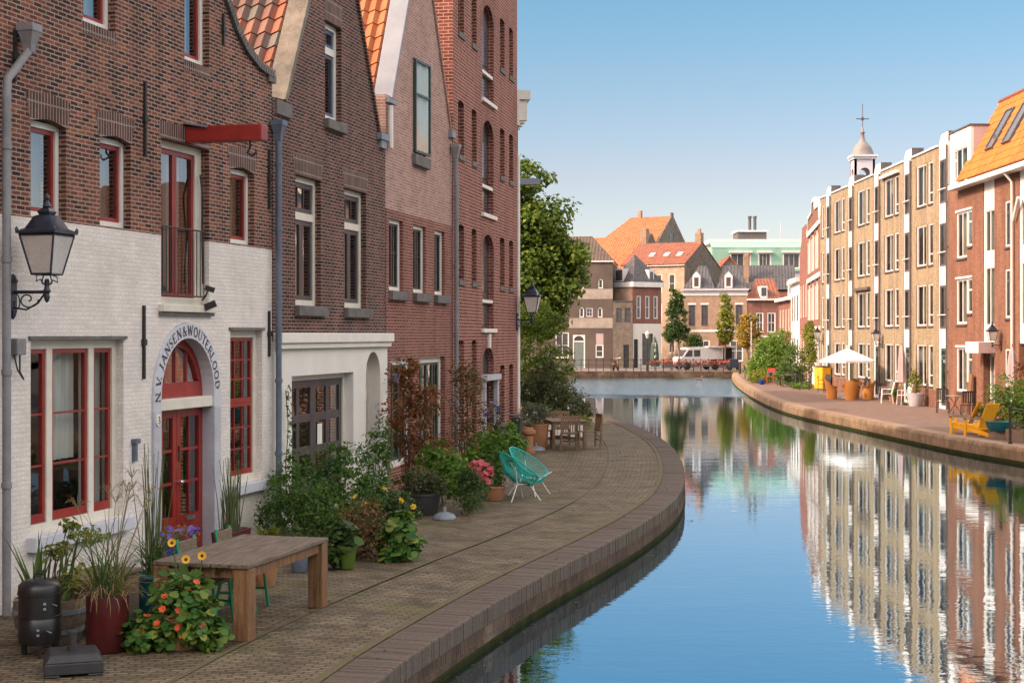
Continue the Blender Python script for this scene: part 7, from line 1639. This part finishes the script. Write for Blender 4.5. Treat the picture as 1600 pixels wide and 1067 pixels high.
# van
vn_ = thing('van', 'white delivery van parked behind the far railing', 'van', (15.9, 132.0, 0), R(200))
side_ = [(-2.0,.35),(2.05,.35),(2.15,.55),(2.1,.95),(1.75,1.12),(1.25,1.75),(1.1,1.9),(-1.95,1.95),(-2.05,1.8)]
MB().prism(side_, -.82, .82).build('body', M['white_metal'], vn_, bevel=.05)
for y in (-.826,.815):
    for poly in ([(1.62,1.14),(1.2,1.68),(.85,1.68),(.85,1.14)], [(.7,1.14),(.7,1.7),(.1,1.7),(.1,1.14)]): MB().prism(poly, y, y+.011).build('side_window', M['glass_far'], vn_)
MB().add([(1.77,-.72,1.14),(1.77,.72,1.14),(1.29,.66,1.74),(1.29,-.66,1.74)], [(0,1,2,3)]).build('windscreen', M['glass_far'], vn_)
for x in (-1.3,1.35):
    for y in (-.80,.80):
        w_ = MB().lathe([(.2,-.09),(.31,-.1),(.33,-.05),(.33,.05),(.31,.1),(.2,.09)], n=18).xf(Matrix.Translation((x,y,.33)) @ Matrix.Rotation(R(90),4,'X')).build('wheel', M['iron'], vn_)
        MB().lathe([(.001,-.07),(.2,-.08),(.2,.08),(.001,.07)], n=12).xf(Matrix.Translation((x,y,.33)) @ Matrix.Rotation(R(90),4,'X')).build('hub_cap', M['stone'], w_)
for y in (-.62,.5): MB().box(2.13,2.17,y,y+.14,.68,.84).build('headlight', M['lamp_glass'], vn_)
MB().box(2.12,2.22,-.8,.8,.34,.52).build('bumper', M['lead_dark'], vn_)
st_ = thing('market_trailer', 'open sided trailer with white roof behind the van', 'trailer', (18.0, 132.3, 0), R(4))
MB().box(-1.1,1.1,-.7,.7,.4,.9).build('counter', M['door_red'], st_); MB().box(-1.25,1.25,-.85,.85,1.9,2.02).build('roof', M['white_metal'], st_); MB().box(-1.1,1.1,.62,.7,.9,1.899).build('back_panel', M['dark_paint'], st_)
for x in (-1.08,.0,1.08): MB().box(x-.03,x+.03,-.7,-.64,.9,1.899).build('post', M['white_metal'], st_)
for x in (-.6,.6): MB().lathe([(.001,-.08),(.28,-.09),(.3,0),(.28,.09),(.001,.08)], n=14).xf(Matrix.Translation((x,-.6,.3)) @ Matrix.Rotation(R(90),4,'X')).build('wheel', M['iron'], st_)
cc_ = thing('covered_cart', 'dark blue covered cart by the end of the far railing', 'cart', (18.5, 128.3, 0)); MB().taper((0,0), .42,.4,.36,.34,.25,1.0).build('cover', P('dark_blue_cover', (.02,.028,.06), .7), cc_, bevel=.05); 
for x in (-.35,.35): MB().lathe([(.001,-.04),(.2,-.05),(.2,.05),(.001,.04)], n=12).xf(Matrix.Translation((x,-.3,.2)) @ Matrix.Rotation(R(90),4,'X')).build('wheel', M['iron'], cc_)
scooter('orange and white scooter parked behind the far railing', (8.65, 128.2), R(70), M['brick_orange'], 1.05)
# a duck on the water
dk = thing('duck', 'small brown duck swimming before the far quay', 'duck', ((1092-800)/2400*118, 118.0, -.46), R(20))
mb = MB(); rs = [(-.3,.02),(-.26,.06),(-.15,.11),(0,.13),(.12,.11),(.2,.07),(.24,.05)]
vs = [(x, r_*math.cos(q), .05+r_*.75*math.sin(q)+ (.06 if x < -.2 else 0)) for x, r_ in rs for q in np.linspace(0,6.283,10,endpoint=False)]
hs = [(.20,.05,.05),(.24,.045,.14),(.25,.05,.20),(.28,.06,.24),(.33,.05,.25),(.38,.02,.235),(.44,.012,.225)]
mb.add(vs, [(i*10+k,i*10+(k+1)%10,(i+1)*10+(k+1)%10,(i+1)*10+k) for i in range(6) for k in range(10)])
mb.tube([(x,0,z) for x, r_, z in hs], [r_ for x, r_, z in hs], 8); mb.build('body', M['wood_old'], dk, smooth=True)

# ------------------------------------------------------------------ fallen leaves on the paving and on the water
rng = np.random.default_rng(77); C = []
while len(C) < 900:
    i = rng.integers(20, len(LP)-60); p = LP[i]; t = (LP[i+1]-LP[i]).normalized(); o = abs(rng.normal())*1.6 if rng.random() < .3 else rng.uniform(.1, 5.5)
    q = p + Vector((-t.y, t.x, 0))*o; C.append((q.x, q.y, .012))
C = np.array(C); o_ = leaf_mesh('fallen_leaves', C, unit(np.tile([[0,0,1.]], (len(C),1)) + rng.normal(size=(len(C),3))*.25), .045, .03, LM['rust'], None, rng, 0)
tag(o_, 'small brown fallen leaves scattered over the near quay paving', 'leaves', kind='stuff')
C = []
while len(C) < 90:
    i = rng.integers(20, len(LP)-60); p = LP[i]; t = (LP[i+1]-LP[i]).normalized(); q = p - Vector((-t.y, t.x, 0))*(abs(rng.normal())*.22+.06); C.append((q.x, q.y, WZ+.006))
C = np.array(C); o_ = leaf_mesh('floating_leaves', C, unit(np.tile([[0,0,1.]], (len(C),1)) + rng.normal(size=(len(C),3))*.05), .06, .04, LM['olive'], None, rng, 0)
tag(o_, 'dull leaves floating along the foot of the near quay wall', 'leaves', kind='stuff')
